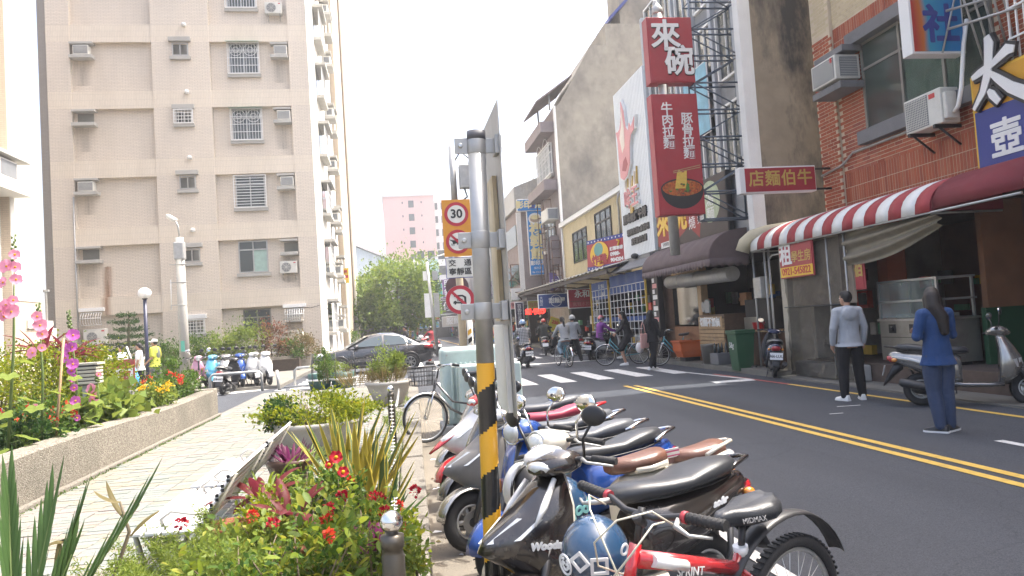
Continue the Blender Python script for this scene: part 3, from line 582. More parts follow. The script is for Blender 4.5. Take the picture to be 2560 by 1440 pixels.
def signbox(name, label, fr, w_, h_, d, face, edge=M_signw, cat='sign', group=None):
    t = thing(name, label, cat, tuple(fr.p(w_ / 2, 0)), world=True, group=group)
    b = MB(); b.fbox(fr, 0, w_, 0, h_, -d, 0, edge); b.build('sign_case', t, bevel=.012)
    b = MB(); b.fbox(fr, .035, w_ - .035, .035, h_ - .035, .001, .012, face); b.build('sign_face', t); return t
def lattice(b, fr, w_, h_, nb, r, mt, depth=.0):
    for x in (0, w_): b.cyl(fr.p(x, 0, depth), fr.p(x, h_, depth), r, mt, 6)
    for k in range(nb + 1):
        y = h_ * k / nb; b.cyl(fr.p(0, y, depth), fr.p(w_, y, depth), r, mt, 6)
        if k < nb: y2 = h_ * (k + 1) / nb; b.cyl(fr.p(0 if k % 2 else w_, y, depth), fr.p(w_ if k % 2 else 0, y2, depth), r * .8, mt, 6)

# ---------------------------------------------------------------- red brick shop house, nearest
BB = thing('brick_shop_house', 'red brick shop house with tan tiled top, grey framed window and striped awning', 'shop house', (11, 9, 0), world=True)
b = MB(); b.box(9.6195, 16, -6.0, 15.0, 3.2, 14.8, M_mortar); b.box(9.72, 16, -6, 15.02, 14.8, 15.3, M_greyst); b.build('wall', BB)
b = MB(); b.box(9.5445, 9.6195, 14.32, 14.995, 3.2, 12.6, M_mortar); b.build('pier', BB)
WIN = (10.15, 13.42, 4.95, 6.72)    # window opening: y0, y1, z0, z1
def brick_me(w_, h_, mt):
    b = MB(); b.box(0, .016, -w_ / 2, w_ / 2, -h_ / 2, h_ / 2, mt); return b.mesh('brick')
BW, BH, GP = .205, .062, .013
bricks = []
z = 4.27
while z < 6.72:
    row = int(round((z - 4.27) / (BH + GP))); y = 2.0 + (BW + GP) / 2 * (row % 2)
    while y < 14.3:
        if not (WIN[0] - .02 < y < WIN[1] + .02 and WIN[2] - .25 < z < WIN[3] + .25): bricks.append((y, z, 'h', 9.614))
        y += BW + GP
    z += BH + GP
for z0, n in ((3.32, 3), (6.76, 2)):
    for k in range(n):
        y = 2.0
        while y < 14.3:
            bricks.append((y, z0 + .155 + k * .31, 'v', 9.614)); y += .075
for row in range(66):
    z = 3.3 + row * (BH + GP)
    if z > 7.3: break
    for k in range(3): bricks.append((14.42 + k * .225 + (.1 if row % 2 else 0) - .03 if k < 2 or row % 2 == 0 else 14.9, z, 'h', 9.539))
me_h = [brick_me(BW, BH, M_brick), brick_me(BW, BH, M_brick)]; me_v = brick_me(.062, .297, M_brick)
near = sorted([i for i, q in enumerate(bricks) if 9.75 < q[0] < 11.6 and q[2] == 'h' and q[1] < 5.6 or q[0] > 13.2 and q[2] == 'h' and 14.2 > q[0] and q[1] < 5.2], key=lambda i: bricks[i][0])[:300]; ns = set(near)
st = MB(); hv = (.205, .062), (.062, .297)
bmats = [mat('brick_shade_%d' % i, c, .6, var=.15, vs=12, bump=.4, bs=70) for i, c in enumerate([(.28, .066, .035), (.34, .09, .046), (.30, .078, .04), (.37, .11, .06), (.24, .058, .034)])]
bme = []
for mt in bmats: bme.append(brick_me(BW, BH, mt))
for i, (y, z, k, x) in enumerate(bricks):
    if i in ns:
        o = link('brick', bme[rr.randrange(5)], BB); o.location = (x + rr.uniform(-.003, .002), y, z); o.rotation_euler = (rr.uniform(-.006, .006), 0, rr.uniform(-.01, .01))
    else:
        w_, h_ = hv[0] if k == 'h' else hv[1]; st.box(x + rr.uniform(-.003, .002), x + .016, y - w_ / 2, y + w_ / 2, z - h_ / 2, z + h_ / 2, M_brick)
st.build('brick_field', BB, kind='stuff')
st = MB()
for row in range(60):
    z = 7.44 + row * .075; y = 8.0 + (.11 if row % 2 else 0)
    if z > 10.5: break
    while y < 14.95:
        x = 9.54 if y > 14.35 else 9.614
        st.box(x, x + .016, y - .1, y + .1, z - .031, z + .031, M_tanb); y += .218
st.build('tan_brick_field', BB, kind='stuff')
fr = west((9.6, WIN[1], WIN[2])); WW, WH = WIN[1] - WIN[0], WIN[3] - WIN[2]
b = MB(); b.fbox(fr, -.12, WW + .12, -.27, .0, -.02, .17, M_greyst); b.build('window_sill', BB, bevel=.01)
b = MB(); b.fbox(fr, -.2, WW + .12, WH, WH + .25, -.02, .22, M_greyst); b.build('window_hood', BB, bevel=.01)
wd = MB(); wd.fbox(fr, 0, WW, 0, WH, -.0192, -.017, M_dkin)
for x in (0, WW * .34, WW * .66, WW - .06): wd.fbox(fr, x, x + .06, 0, WH, -.016, .03, M_winf)
for y in (0, WH * .68, WH - .05): wd.fbox(fr, .06, WW - .06, y, y + .05, -.016, .025, M_winf)
wd = wd.build('window', BB)
M_gg = glass('greenish_glass', (.045, .06, .05), .08)
for k in range(3):
    x0 = WW * (.34 * k if k < 2 else .66) + .06; x1 = WW * (.34, .66, 1)[k] - .01
    p = MB(); p.fbox(fr, x0, x1, .05, WH * .68, 0, .004, M_gg if k == 0 else clear('window_film', (.2, .26, .22), .78, .08)); p.fbox(fr, x0, x1, WH * .68 + .05, WH - .05, 0, .004, M_gg); p.build('pane', wd)
M_dcur = mat('green_curtain', (.34, .50, .40), .85, var=.25, vs=4)
cu = MB(); cu.sheet(lambda u, v: fr.p(WW * (.37 + .4 * u), .06 + (WH * .62) * v, -.003 - .005 * (1 + math.sin(u * 60))), 90, 1, M_dcur); cu.build('curtain', wd)
def big_ac(fr, parent):
    b = MB(); b.fbox(fr, 0, .85, 0, .5, 0, .55, M_acb); u = b.build('air_conditioner', parent, bevel=.02)
    g = MB(); g.fbox(fr, .05, .8, .04, .46, .551, .556, M_acd)
    for k in range(12): g.fbox(fr, .06, .79, .055 + k * .033, .063 + k * .033, .556, .56, M_acb)
    for k in range(14): g.fbox(fr, .07 + k * .052, .076 + k * .052, .05, .45, .56, .563, M_acb)
    g.build('front_grille', u)
    f2 = Fr(fr.p(.85, 0, 0), -fr.w); g = MB(); g.fbox(f2, -.45, -.06, .05, .45, .001, .006, M_acd)
    for k in range(11): g.fbox(f2, -.44, -.07, .06 + k * .035, .067 + k * .035, .006, .01, M_acb)
    g.build('side_grille', u)
    b = MB(); b.fbox(fr, .7, .76, .36, .46, .5535, .565, M_red); b.build('badge', u)
big_ac(west((9.56, 14.28, 6.03)), BB)
b = MB(); b.fbox(west((9.56, 14.35, 5.83)), 0, 1.0, 0, .14, 0, .52, M_greyst); b.build('air_conditioner_shelf', BB, bevel=.01)
b = MB(); b.fbox(west((9.56, 14.35, 6.58)), 0, 1.0, 0, .13, 0, .42, M_greyst); b.build('air_conditioner_hood', BB, bevel=.01)
AC2 = thing('outdoor_condenser', 'cream outdoor air-conditioning unit on black brackets below the brick house window', 'air conditioner', (9.3, 11.2, 4.4), world=True)
fr = west((9.6, 11.75, 4.42))
b = MB(); b.fbox(fr, 0, .88, 0, .6, .1, .45, M_acb); u = b.build('casing', AC2, bevel=.02)
g = MB(); g.fbox(fr, .03, .58, .04, .56, .451, .455, M_acd)
for k in range(13): g.fbox(fr, .04, .57, .06 + k * .039, .07 + k * .039, .455, .461, M_acb)
for k in range(13): g.fbox(fr, .05 + k * .041, .058 + k * .041, .05, .55, .461, .466, M_acb)
g.build('fan_guard', u); b = MB(); b.fbox(fr, .62, .76, .46, .54, .451, .456, M_red); b.build('badge', u)
b = MB(); b.fbox(fr, .88, .96, .05, .5, .2, .42, M_acb); b.build('valve_cover', AC2, bevel=.02)
for x in (.1, .72): b = MB(); b.fbox(fr, x, x + .05, -.06, 0, 0, .5, M_dark); b.cyl(fr.p(x + .02, -.35, .02), fr.p(x + .02, -.03, .42), .02, M_dark, 6); b.build('bracket', AC2)
b = MB(); b.tube([fr.p(.98, .15, .3), fr.p(1.1, .2, .32), fr.p(1.16, .5, .28), fr.p(1.2, 1.2, .2), fr.p(1.22, 1.6, .12)], .035, M_white, 8); b.build('insulated_pipe', AC2)
t = thing('wall_conduit', 'thin grey conduit pipe bending round the brick pier', 'pipe', (9.5, 14, 4.6), world=True)
b = MB(); b.tube([(9.56, 11.9, 4.62), (9.56, 13.9, 4.62), (9.56, 14.15, 4.5), (9.52, 14.3, 4.42), (9.5, 14.98, 4.35)], .025, M_galv, 6); b.build('pipe_run', t)
# ground floor of the brick house: raised floor, dark rooms
M_oldb = mat('old_brown_brick', (.10, .07, .055), .85, var=.3, vs=5, dirt=.6, dirtcol=(.06, .055, .05), ds=2); b = MB(); b.box(8.75, 12.2, .5, 14.9, .031, .36, M_oldb); b.build('raised_floor', BB)
M_green2 = mat('green_wall_paint', (.012, .065, .026), .6, var=.15); M_orange = mat('orange_brown_wall', (.19, .085, .04), .7, var=.2); M_maroon = mat('maroon_wall', (.15, .075, .055), .7, var=.2)
b = MB(); b.box(12.2, 12.35, .5, 14.9, 0, 3.2, M_maroon); b.build('back_wall', BB)
b = MB(); b.box(9.66, 12.19, 10.9, 11.0, .36, 1.3, M_green2); b.build('green_skirting', BB); b = MB(); b.box(9.7, 10.5, 10.88, 11.0, 1.3, 3.1, M_orange); b.build('orange_panel', BB); b = MB(); b.box(10.5, 12.19, 10.9, 11.0, 1.3, 3.1, M_maroon); b.build('inner_wall', BB)
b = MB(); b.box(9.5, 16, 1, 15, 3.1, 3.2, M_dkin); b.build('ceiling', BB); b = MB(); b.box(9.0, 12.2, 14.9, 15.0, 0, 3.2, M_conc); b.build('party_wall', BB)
clutter_at = [(9.7, 11.3, 5.0, 10.0, .4, 1.6), (9.6, 11.8, 12.9, 14.4, .4, 2.0)]
b = MB(); b.box(9.35, 9.75, 12.85, 13.15, .36, 3.2, M_brick); b.build('shop_column', BB)
# striped awning
AW = thing('striped_awning', 'red and white striped curved awning over the brick shop front', 'awning', (8.9, 13, 3), world=True)
M_aw = mat('awning_white', (.66, .66, .64), .7, var=.05, dirt=.3, dirtcol=(.4, .38, .35), ds=3); M_ar = mat('awning_red', (.30, .035, .04), .7, var=.12); M_ard = mat('awning_maroon', (.15, .012, .02), .75, var=.1)
def awp(y, t, x0=9.6, x1=8.3, z0=3.5, z1=2.86):
    a = t * PI / 2; return Vector((x0 + (x1 - x0) * math.sin(a) ** 1.0, y, z1 + (z0 - z1) * (math.cos(a) ** .75 if t < 1 else 0)))
ys = [16.2 - i * .328 for i in range(19)]
for i in range(18):
    b = MB(); b.sheet(lambda u, v: awp(ys[i] - .328 * u, v * .999), 1, 10, M_aw if i % 2 == 0 else M_ar)
    b.build('awning_stripe', AW, solid=.006)
b = MB(); b.add([awp(10.29, t / 12 * .999) for t in range(13)] + [Vector((9.6, 10.29, 2.86))], [tuple(range(14))], M_ard); b.build('end_panel', AW, solid=.006)
b = MB(); b.sheet(lambda u, v: awp(10.29 - 1.7 * u, v * .999, 9.6, 8.35, 3.52, 2.9), 1, 10, M_ard); b.build('maroon_section', AW, solid=.006)
b = MB()
for y in (10.32, 12.2, 14.2, 16.15): b.cyl((8.33, y, 2.84), (9.6, y, 2.84), .018, M_galv, 6)
b.cyl((8.32, 8.6, 2.85), (8.32, 16.2, 2.85), .02, M_galv, 6); b.build('awning_frame', AW)
t = thing('exhaust_elbow', 'cream exhaust pipe elbow poking out beside the striped awning end', 'pipe', (8.6, 16.3, 3.1), world=True)
M_cream = mat('cream_pipe', (.52, .47, .34), .6, var=.1, dirt=.35, dirtcol=(.25, .2, .12))
b = MB(); b.tube([(9.2, 15.2, 3.3), (8.62, 15.9, 3.28), (8.4, 16.25, 3.22), (8.28, 16.4, 3.08), (8.22, 16.45, 2.88)], [.15, .15, .155, .16, .16], M_cream, 14); b.build('pipe_run', t)
# plastic sheeting wall with bars and rent notice
SH = thing('plastic_sheet_screen', 'wrinkled see-through plastic sheet screen hanging from the striped awning', 'screen', (8.35, 13.8, 0), world=True)
M_sheet = clear('wrinkled_plastic', (.15, .135, .11), .60, .10, 1.)
def wr(u, v): return Vector((8.42 - .05 * (1 - v) + .03 * math.sin(u * 9 + 3 * math.sin(v * 5)) * (1 - v) ** .5 + (.008 * math.sin(u * 31 + 5 * math.sin(v * 19) + v * 9) + .008 * math.sin(v * 47 - u * 15 + 3 * math.sin(u * 11))) * (1.2 - v), 14.95 - 2.25 * u, .06 + 2.75 * v))
b = MB(); b.sheet(wr, 70, 60, M_sheet); b.build('sheet', SH)
b = MB(); b.cyl((8.38, 15.0, 1.5), (8.38, 12.7, 1.5), .014, M_dark, 6); b.cyl((8.4, 13.3, .05), (8.4, 13.3, 2.85), .016, M_galv, 6); b.cyl((8.4, 12.72, .05), (8.4, 12.72, 2.85), .018, M_galv, 6); b.build('support_bar', SH)
b = MB(); b.box(8.55, 8.6, 12.75, 14.9, 1.52, 2.85, mat('beige_board', (.50, .42, .33), .8, var=.2, dirt=.4)); b.box(8.54, 8.549, 13.0, 13.1, .36, 2.85, M_woodd); b.build('backing_board', SH)
SW = thing('rolled_sheet', 'swag of rolled brown plastic sheet hanging under the striped awning', 'sheet', (8.5, 11.6, 2.4), world=True)
M_swag = mat('brown_plastic', (.17, .15, .11), .35, var=.2, vs=6)
b = MB(); b.sheet(lambda u, v: Vector((8.42 + .05 * math.sin(v * 14 + u * 3) , 12.75 - 2.5 * u, 2.84 - v * (.62 - .36 * u + .12 * math.sin(u * PI)))), 30, 24, M_swag); b.build('sheet', SW)
RS = signbox('rent_sign', 'faded red and yellow room rental notice with phone number under awning', west((8.36, 15.02, 2.12)), 1.32, .72, .02, M_signr, M_signr)
fr = west((8.36, 15.02, 2.12)); b = MB(); b.fbox(fr, .03, 1.29, .03, .24, .013, .016, M_yel); b.build('number_band', RS)
text('租', .5, M_signw, fr, .28, .48, .014, RS, bold=.012); text('學生房', .25, M_gold, fr, .88, .42, .014, RS, bold=.004); text('0921-545822', .21, M_red, fr, .66, .135, .018, RS, bold=.004)
t = signbox('narrow_red_sign', 'narrow red shop sign with gold character beside plastic screen', west((8.5, 12.62, 1.75)), .3, 1.1, .03, M_signr, M_signr); text('伯', .26, M_gold, west((8.5, 12.62, 1.75)), .15, .35, .014, t, bold=.01); text('牛', .26, M_gold, west((8.5, 12.62, 1.75)), .15, .72, .014, t, bold=.01)
# steel food counter with glass case
CT = thing('food_counter', 'stainless steel food counter with glass display case on the raised brick floor', 'food counter', (9.3, 11.9, .36), world=True)
M_ss = mat('old_stainless', (.36, .35, .32), .38, .85, var=.12, vs=5, dirt=.4, dirtcol=(.2, .18, .14), ds=3)
fr = west((8.95, 12.65, .42)); b = MB(); b.fbox(fr, 0, 1.55, 0, .72, -.75, 0, M_ss); b.fbox(fr, .02, 1.53, .42, .43, .001, .008, M_dark); b.fbox(fr, -.03, 1.58, .72, .76, -.78, .03, M_steel); b.build('cabinet', CT, bevel=.01)
b = MB()
for x in (.35, .9, 1.25): b.fbox(fr, x - .09, x + .09, .5, .66, .002, .012, M_dark); b.cyl(fr.p(x, .58, .01), fr.p(x, .58, .05), .035, M_dark, 10)
b.build('control_panel', CT)
b = MB()
for x in (0, 1.51):
    for z in (-.7, -.04): b.fbox(fr, x, x + .04, .76, 1.42, z, z + .04, M_alu)
for y in (1.05, 1.42): b.fbox(fr, 0, 1.55, y, y + .035, -.04, 0, M_alu); b.fbox(fr, 0, 1.55, y, y + .035, -.74, -.70, M_alu)
for x in (0, 1.51):
    for y in (1.05, 1.42): b.fbox(fr, x, x + .04, y, y + .035, -.7, -.04, M_alu)
b.build('case_frame', CT); b = MB(); b.fbox(fr, .04, 1.51, .77, 1.41, -.022, -.016, clear('case_glass', (.5, .55, .52), .75, .05)); b.build('case_glass', CT)
b = MB()
for k in range(7): x = .2 + k * .18; b.fbox(fr, x, x + .13, .77, .83, -.5, -.2, M_ss)
b.build('tray', CT)
for x in (.08, 1.4): b = MB(); b.fbox(fr, x, x + .08, -.06, 0, -.6, -.1, M_dark); b.build('leg', CT)
# vertical shop text panel in the dark shop and maroon board
t = signbox('maroon_menu_board', 'dark maroon menu board in the shade beneath the 太 sign', west((9.2, 9.0, 1.9)), 1.6, 1.0, .05, M_ard, M_maroon); fr = west((9.2, 9.0, 1.9))
for k in range(4): vtext('米飯湯茶'[k] * 2, .16, M_orange, fr, .3 + k * .35, .55, .014, t)

# ------------- signs on the brick house
SHE = thing('hanging_box_sign', 'orange and blue box sign hung beside the brick house window', 'sign', (9, 10.7, 5.5), world=True)
fr = front((8.5, 10.6, 5.48)); b = MB(); b.fbox(fr, 0, .98, 0, 2.6, -.24, 0, M_signw); b.build('sign_case', SHE, bevel=.012)
def orange_blue():
    m, t, bb = _nodes('orange_blue_print'); N = t.nodes.new; tc = N('ShaderNodeTexCoord'); sp = N('ShaderNodeSeparateXYZ'); t.links.new(tc.outputs['Generated'], sp.inputs[0])
    nz = N('ShaderNodeTexNoise'); nz.inputs['Scale'].default_value = 1.6; t.links.new(tc.outputs['Generated'], nz.inputs[0]); ad = N('ShaderNodeMath'); ad.inputs[1].default_value = .0; t.links.new(sp.outputs[0], ad.inputs[0])
    m2 = N('ShaderNodeMath'); m2.operation = 'MULTIPLY_ADD'; m2.inputs[1].default_value = .35; t.links.new(nz.outputs[0], m2.inputs[0]); t.links.new(ad.outputs[0], m2.inputs[2])
    r = N('ShaderNodeValToRGB'); e = r.color_ramp.elements; e[0].position = .2; e[0].color = (.35, .03, .02, 1); e[1].position = .95; e[1].color = (.02, .18, .42, 1); q = e.new(.34); q.color = (.45, .13, .02, 1); q = e.new(.46); q.color = (.02, .24, .38, 1)
    t.links.new(m2.outputs[0], r.inputs[0]); t.links.new(r.outputs[0], bb.inputs['Base Color']); bb.inputs['Roughness'].default_value = .4; return m
b = MB(); b.fbox(fr, .04, .94, .04, 2.56, .001, .01, orange_blue()); b.build('sign_face', SHE)
for k, ch in enumerate('社報日'): text(ch, .66, M_navy, fr, .55, .45 + k * .78, .012, SHE, bold=.02)
b = MB()
for z in (.5, 1.4): b.cyl(fr.p(.98, z, -.12), fr.p(1.15, z, -.12), .02, M_galv, 6)
b.cyl(fr.p(.5, .0, .05), fr.p(.98, 1.4, .05), .016, M_galv, 6); b.build('bracket', SHE)
TB = thing('teapot_shop_sign', 'yellow and blue shop sign with huge raised white 太 character', 'sign', (9.3, 9.6, 3.4), world=True)
fr = west((9.42, 10.52, 3.42)); b = MB(); b.fbox(fr, 0, 2.6, 0, 1.62, -.16, 0, M_yel); b.build('sign_case', TB, bevel=.015)
b = MB(); b.fbox(fr, .05, 2.55, .05, 1.02, .001, .01, M_navy); b.build('blue_field', TB); b = MB(); b.fbox(fr, .05, 2.55, 1.02, 1.57, .001, .01, mat('sign_amber', (.55, .27, .01), .5)); b.build('amber_field', TB)

def stroke(b, fr, pts, ws, z0, z1, mt):
    L_, R2 = [], []
    for i, p in enumerate(pts): q, r_ = pts[max(i - 1, 0)], pts[min(i + 1, len(pts) - 1)]; d = Vector((r_[0] - q[0], r_[1] - q[1])).normalized(); L_.append((p[0] - d.y * ws[i], p[1] + d.x * ws[i])); R2.append((p[0] + d.y * ws[i], p[1] - d.x * ws[i]))
    for i in range(len(pts) - 1): b.prism([L_[i], R2[i], R2[i + 1], L_[i + 1]], fr, z0, z1, mt)
for z0, z1, ex, mt in ((.012, .07, .055, M_blk), (.071, .09, 0, M_signw)):
    b = MB()
    for q, (pts, ws) in enumerate([([(.50, 2.12), (.53, 1.98), (.49, 1.72), (.44, 1.5), (.33, 1.28), (.12, 1.06)], (.05, .085, .075, .075, .06, .03)), ([(.14, 1.56), (.3, 1.6), (.6, 1.67), (.86, 1.78), (.98, 1.74)], (.04, .06, .055, .085, .05)), ([(.48, 1.56), (.62, 1.42), (.85, 1.2), (1.12, 1.02), (1.34, .98)], (.03, .06, .085, .1, .04)), ([(.44, 1.28), (.5, 1.2), (.62, 1.04)], (.03, .065, .05))]): stroke(b, fr, pts, [v + ex for v in ws], z0 + q * .0007, z1 + q * .0007, mt)
    b.build('lettering', TB)
text('壺', .62, M_signw, fr, .62, .46, .012, TB, ext=.006, bold=.015)
text('茶', .62, M_signw, fr, 1.45, .46, .012, TB, ext=.006, bold=.015)
NIU = thing('noodle_shop_hanging_sign', 'red hanging box sign with gold 店麵伯牛 lettering on black brackets', 'sign', (8.3, 14.6, 4), world=True)
fr = front((7.38, 14.62, 3.97)); b = MB(); b.fbox(fr, 0, 1.75, 0, .56, -.2, 0, M_signw); b.build('sign_case', NIU, bevel=.012); b = MB(); b.fbox(fr, .12, 1.73, .03, .53, .001, .01, M_signr); b.build('sign_face', NIU)
text('店麵伯牛', .36, M_gold, fr, .93, .285, .012, NIU, bold=.006, space=1.06)
for z in (.06, .5): b = MB(); b.cyl(fr.p(1.6, z, -.1), fr.p(2.22, z, -.1), .025, M_blk, 6); b.build('bracket', NIU)
t = thing('small_bracket_frame', 'tangle of thin steel sign brackets against the upper brick wall', 'bracket', (9.3, 10, 6), world=True)
b = MB()
for k in range(5): b.cyl((9.6, 10.3 - k * .13, 4.9 + k * .1), (8.9 + .1 * k, 10.2 - k * .1, 7.2), .018, M_galv, 6)
b.cyl((9.6, 9.6, 6.1), (9.0, 10.4, 6.1), .022, M_galv, 6); b.cyl((9.6, 9.4, 5.8), (9.0, 10.4, 5.8), .022, M_galv, 6); b.build('strut', t)
# white grille window at the frame edge
b = MB(); fr = west((9.6, 9.75, 4.9))
for k in range(10): b.fbox(fr, k * .14, k * .14 + .025, 0, 1.9, .1, .125, M_white)
for k in range(5): b.fbox(fr, 0, 1.4, k * .46, k * .46 + .03, .126, .15, M_white)
b.build('window_grille', BB)

# ---------------------------------------------------------------- stained concrete block with the noodle shop
SB = thing('stained_concrete_block', 'tall shop block with black-stained blank side wall and grey window strips', 'building', (12, 19.5, 0), world=True)
b = MB(); b.box(8.72, 20, 16.15, 22.9, 3.0, 11.2, M_stain); b.build('wall', SB)
b = MB(); b.box(8.42, 8.72, 16.12, 16.4, 3.3, 11.2, M_white); b.build('corner_strip', SB)
M_fac = mat('grey_facade', (.24, .25, .26), .75, var=.1, dirt=.3)
b = MB(); b.box(8.6, 8.72, 16.4, 22.9, 3.0, 11.2, M_fac); b.build('street_front', SB)
for i, z in enumerate((4.9, 7.3, 9.6)):
    for k in range(5):
        fr = west((8.6, 22.6 - k * 1.25, z)); b = MB(); b.fbox(fr, 0, .06, 0, 1.8, 0, .09, M_white); b.fbox(fr, .95, 1.01, 0, 1.8, 0, .09, M_white); b.fbox(fr, .06, .95, 0, .06, 0, .08, M_white); b.fbox(fr, .06, .95, 1.74, 1.8, 0, .08, M_white); b.fbox(fr, .48, .52, .06, 1.74, 0, .06, M_white); b.fbox(fr, .06, .95, .06, 1.74, 0, .02, M_gl); b.build('window', SB)
for k in range(6): b = MB(); b.fbox(west((8.6, 22.85 - k * 1.25, 5.2)), 0, .16, 0, 6, 0, .14, mat('pale_fin', (.42, .44, .46), .7)); b.build('facade_fin', SB)
t = signbox('pale_blue_banner', 'pale blue poster high on the grey front behind the lattice', west((8.4, 19.6, 6.2)), 1.6, 1.9, .03, mat('pale_blue_print', (.20, .42, .52), .6, var=.25, vs=4), M_signw)
# lattice sign frame
LT = thing('sign_lattice', 'blue-grey steel lattice frame carrying the red ramen signs', 'lattice frame', (8, 16.5, 4), world=True)
b = MB(); fr = front((7.35, 16.45, 3.7)); lattice(b, fr, 1.22, 7.2, 11, .022, M_lat, -.35); b.build('lattice_panel', LT); b = MB(); lattice(b, fr, 1.22, 7.2, 11, .022, M_lat, 0); b.build('lattice_panel', LT)
b = MB()
for k in range(12):
    for x in (0, 1.22): b.cyl(fr.p(x, 7.2 * k / 11, 0), fr.p(x, 7.2 * k / 11, -.35), .016, M_lat, 5)
b.build('cross_bar', LT)
b = MB(); b.cyl((6.62, 16.62, 2.9), (6.62, 16.62, 8.75), .12, M_galv, 16); b.lathe([(.0, .3), (.13, .12), (.14, 0), (.12, -.02)], M_galv, (6.62, 16.62, 8.72), Z_, 16)
post = b.build('sign_post', LT)
LW = signbox('big_bowl_sign', 'square red box sign with white 來碗 lettering, topmost on the lattice', front((6.24, 16.4, 6.97)), 1.12, 1.58, .32, M_signr, M_signr); fr = front((6.24, 16.4, 6.97))
text('來', .74, M_blk, fr, .455, 1.09, .012, LW, ext=.012, bold=.028); text('來', .74, M_signw, fr, .44, 1.1, .03, LW, ext=.012, bold=.016); text('碗', .74, M_blk, fr, .755, .46, .012, LW, ext=.012, bold=.028); text('碗', .74, M_signw, fr, .74, .47, .03, LW, ext=.012, bold=.016)
RM = signbox('ramen_sign', 'tall red box sign with white ramen lettering above a bowl of noodles', front((6.22, 16.4, 3.82)), 1.14, 2.88, .32, M_signr, M_signr); fr = front((6.22, 16.4, 3.82))
vtext('牛肉拉麵', .30, M_signw, fr, .36, 2.1, .014, RM, bold=.005, line=.92); vtext('豚骨拉麵', .30, M_signw, fr, .84, 1.85, .014, RM, bold=.005, line=.92)
# the printed bowl: flat shapes on the sign face
M_soup = speckle('chilli_soup', [(.30, .05, .015), (.50, .12, .02), (.20, .03, .012), (.45, .2, .05)], 26, .4, .1, .2, (.08, .02, .01), 4); M_nood = mat('noodle_print', (.62, .42, .08), .5, var=.2, vs=20); M_herb = mat('herb_print', (.06, .16, .03), .5)
b = MB(); b.prism([(.6 + .53 * math.cos(a), .62 + .24 * math.sin(a) * (1 if math.sin(a) > 0 else 2.0)) for a in [2 * PI * k / 30 for k in range(30)]], fr, .013, .016, M_blk); b.disc(fr, .6, .63, .49, .19, .016, .019, M_soup, 28)
for k in range(9): b.prism([(.42 + k * .032, .62), (.45 + k * .032, .62), (.50 + k * .026 + .03, 1.02 + .03 * math.sin(k)), (.47 + k * .026 + .03, 1.02 + .03 * math.sin(k))], fr, .019, .021 + k * .0003, M_nood)
b.prism([(.4, .98), (1.08, 1.10), (1.08, 1.12), (.4, 1.0)], fr, .024, .026, M_woodl); b.prism([(.4, 1.02), (1.08, 1.15), (1.08, 1.17), (.4, 1.04)], fr, .024, .026, M_woodl)
for k in range(16): a = rr.uniform(0, 6.28); q = rr.uniform(.3, .9); b.disc(fr, .6 + .44 * q * math.cos(a), .62 + .15 * q * math.sin(a), .035, .022, .022, .0235 + k * .0002, [M_herb, M_soup, M_woodd][k % 3], 8)
b.prism([(.72, .5), (.78, .62), (.72, .78), (.68, .62)], fr, .026, .028, M_herb); b.build('bowl_picture', RM)
# big noodle board over the brown awning
NBd = signbox('noodle_shop_board', 'wide dark shop board with yellow 來碗 and white dish names above brown awning', west((8.38, 22.45, 3.45)), 5.1, 1.6, .14, mat('board_brown', (.05, .036, .032), .6, var=.2), M_dark); fr = west((8.38, 22.45, 3.45))
b = MB(); b.prism([(.1, .2), (1.2, .08), (2.6, .5), (3.3, .1), (3.6, 1.1), (2.2, 1.5), (1.2, 1.2), (.2, 1.4)], fr, .013, .015, mat('brush_red', (.28, .03, .025), .6)); b.disc(fr, 4.1, .95, .62, .55, .0135, .0165, mat('pale_green_print', (.40, .46, .30), .6, var=.3, vs=6)); b.build('print_shapes', NBd)
text('來碗', .95, M_yel, fr, 1.3, .85, .018, NBd, ext=.01, bold=.03, sx=1.3); vtext('鍋燒', .4, M_signw, fr, 2.85, .75, .018, NBd, sx=1.2); vtext('乾麵', .36, M_signw, fr, 3.45, .8, .018, NBd, sx=1.3); vtext('湯麵', .36, M_signw, fr, 4.1, .8, .018, NBd, sx=1.4)
b = MB(); b.fbox(fr, .35, 1.15, .1, .28, .018, .024, M_signw); b.build('sticker', NBd); text('手作料理', .13, M_blk, fr, .75, .19, .025, NBd)
# brown scalloped awning
BA = thing('brown_awning', 'brown canvas awning with scalloped edge over the noodle shop', 'awning', (8, 19.3, 3), world=True)
def ba(y, t): a = t * PI / 2; return Vector((8.55 - 1.0 * math.sin(a), y, 2.78 + .72 * math.cos(a) ** .8 if t < 1 else 2.78))
b = MB(); b.sheet(lambda u, v: ba(21.75 - 4.95 * u, v * .999) + Vector((0, 0, .012 * math.sin(u * 50))), 60, 12, M_bamb); b.build('canvas', BA, solid=.008)
b = MB(); n = 26; vs = []; fs = []
for k in range(n * 6 + 1): u = k / (n * 6); y = 21.75 - 4.95 * u; vs += [(7.548, y, 2.79), (7.535 + .01 * math.sin(u * 90), y, 2.66 - .08 * abs(math.sin(u * n * PI)))]
for k in range(n * 6): fs.append((2 * k, 2 * k + 1, 2 * k + 3, 2 * k + 2))
b.add(vs, fs, M_bamb, True); b.build('scalloped_edge', BA, solid=.006)
b = MB(); b.add([ba(16.79, t / 12 * .999) for t in range(13)] + [Vector((8.55, 16.79, 2.78))], [tuple(range(14))], M_bamb); b.build('end_panel', BA, solid=.006)
b = MB(); vs = []; fs = []
for k in range(25): u = k / 24; vs += [(7.548 + 1.0 * u, 16.785, 2.79), (7.548 + 1.0 * u, 16.78, 2.64 - .07 * abs(math.sin(u * 5 * PI)))]
for k in range(24): fs.append((2 * k, 2 * k + 1, 2 * k + 3, 2 * k + 2))
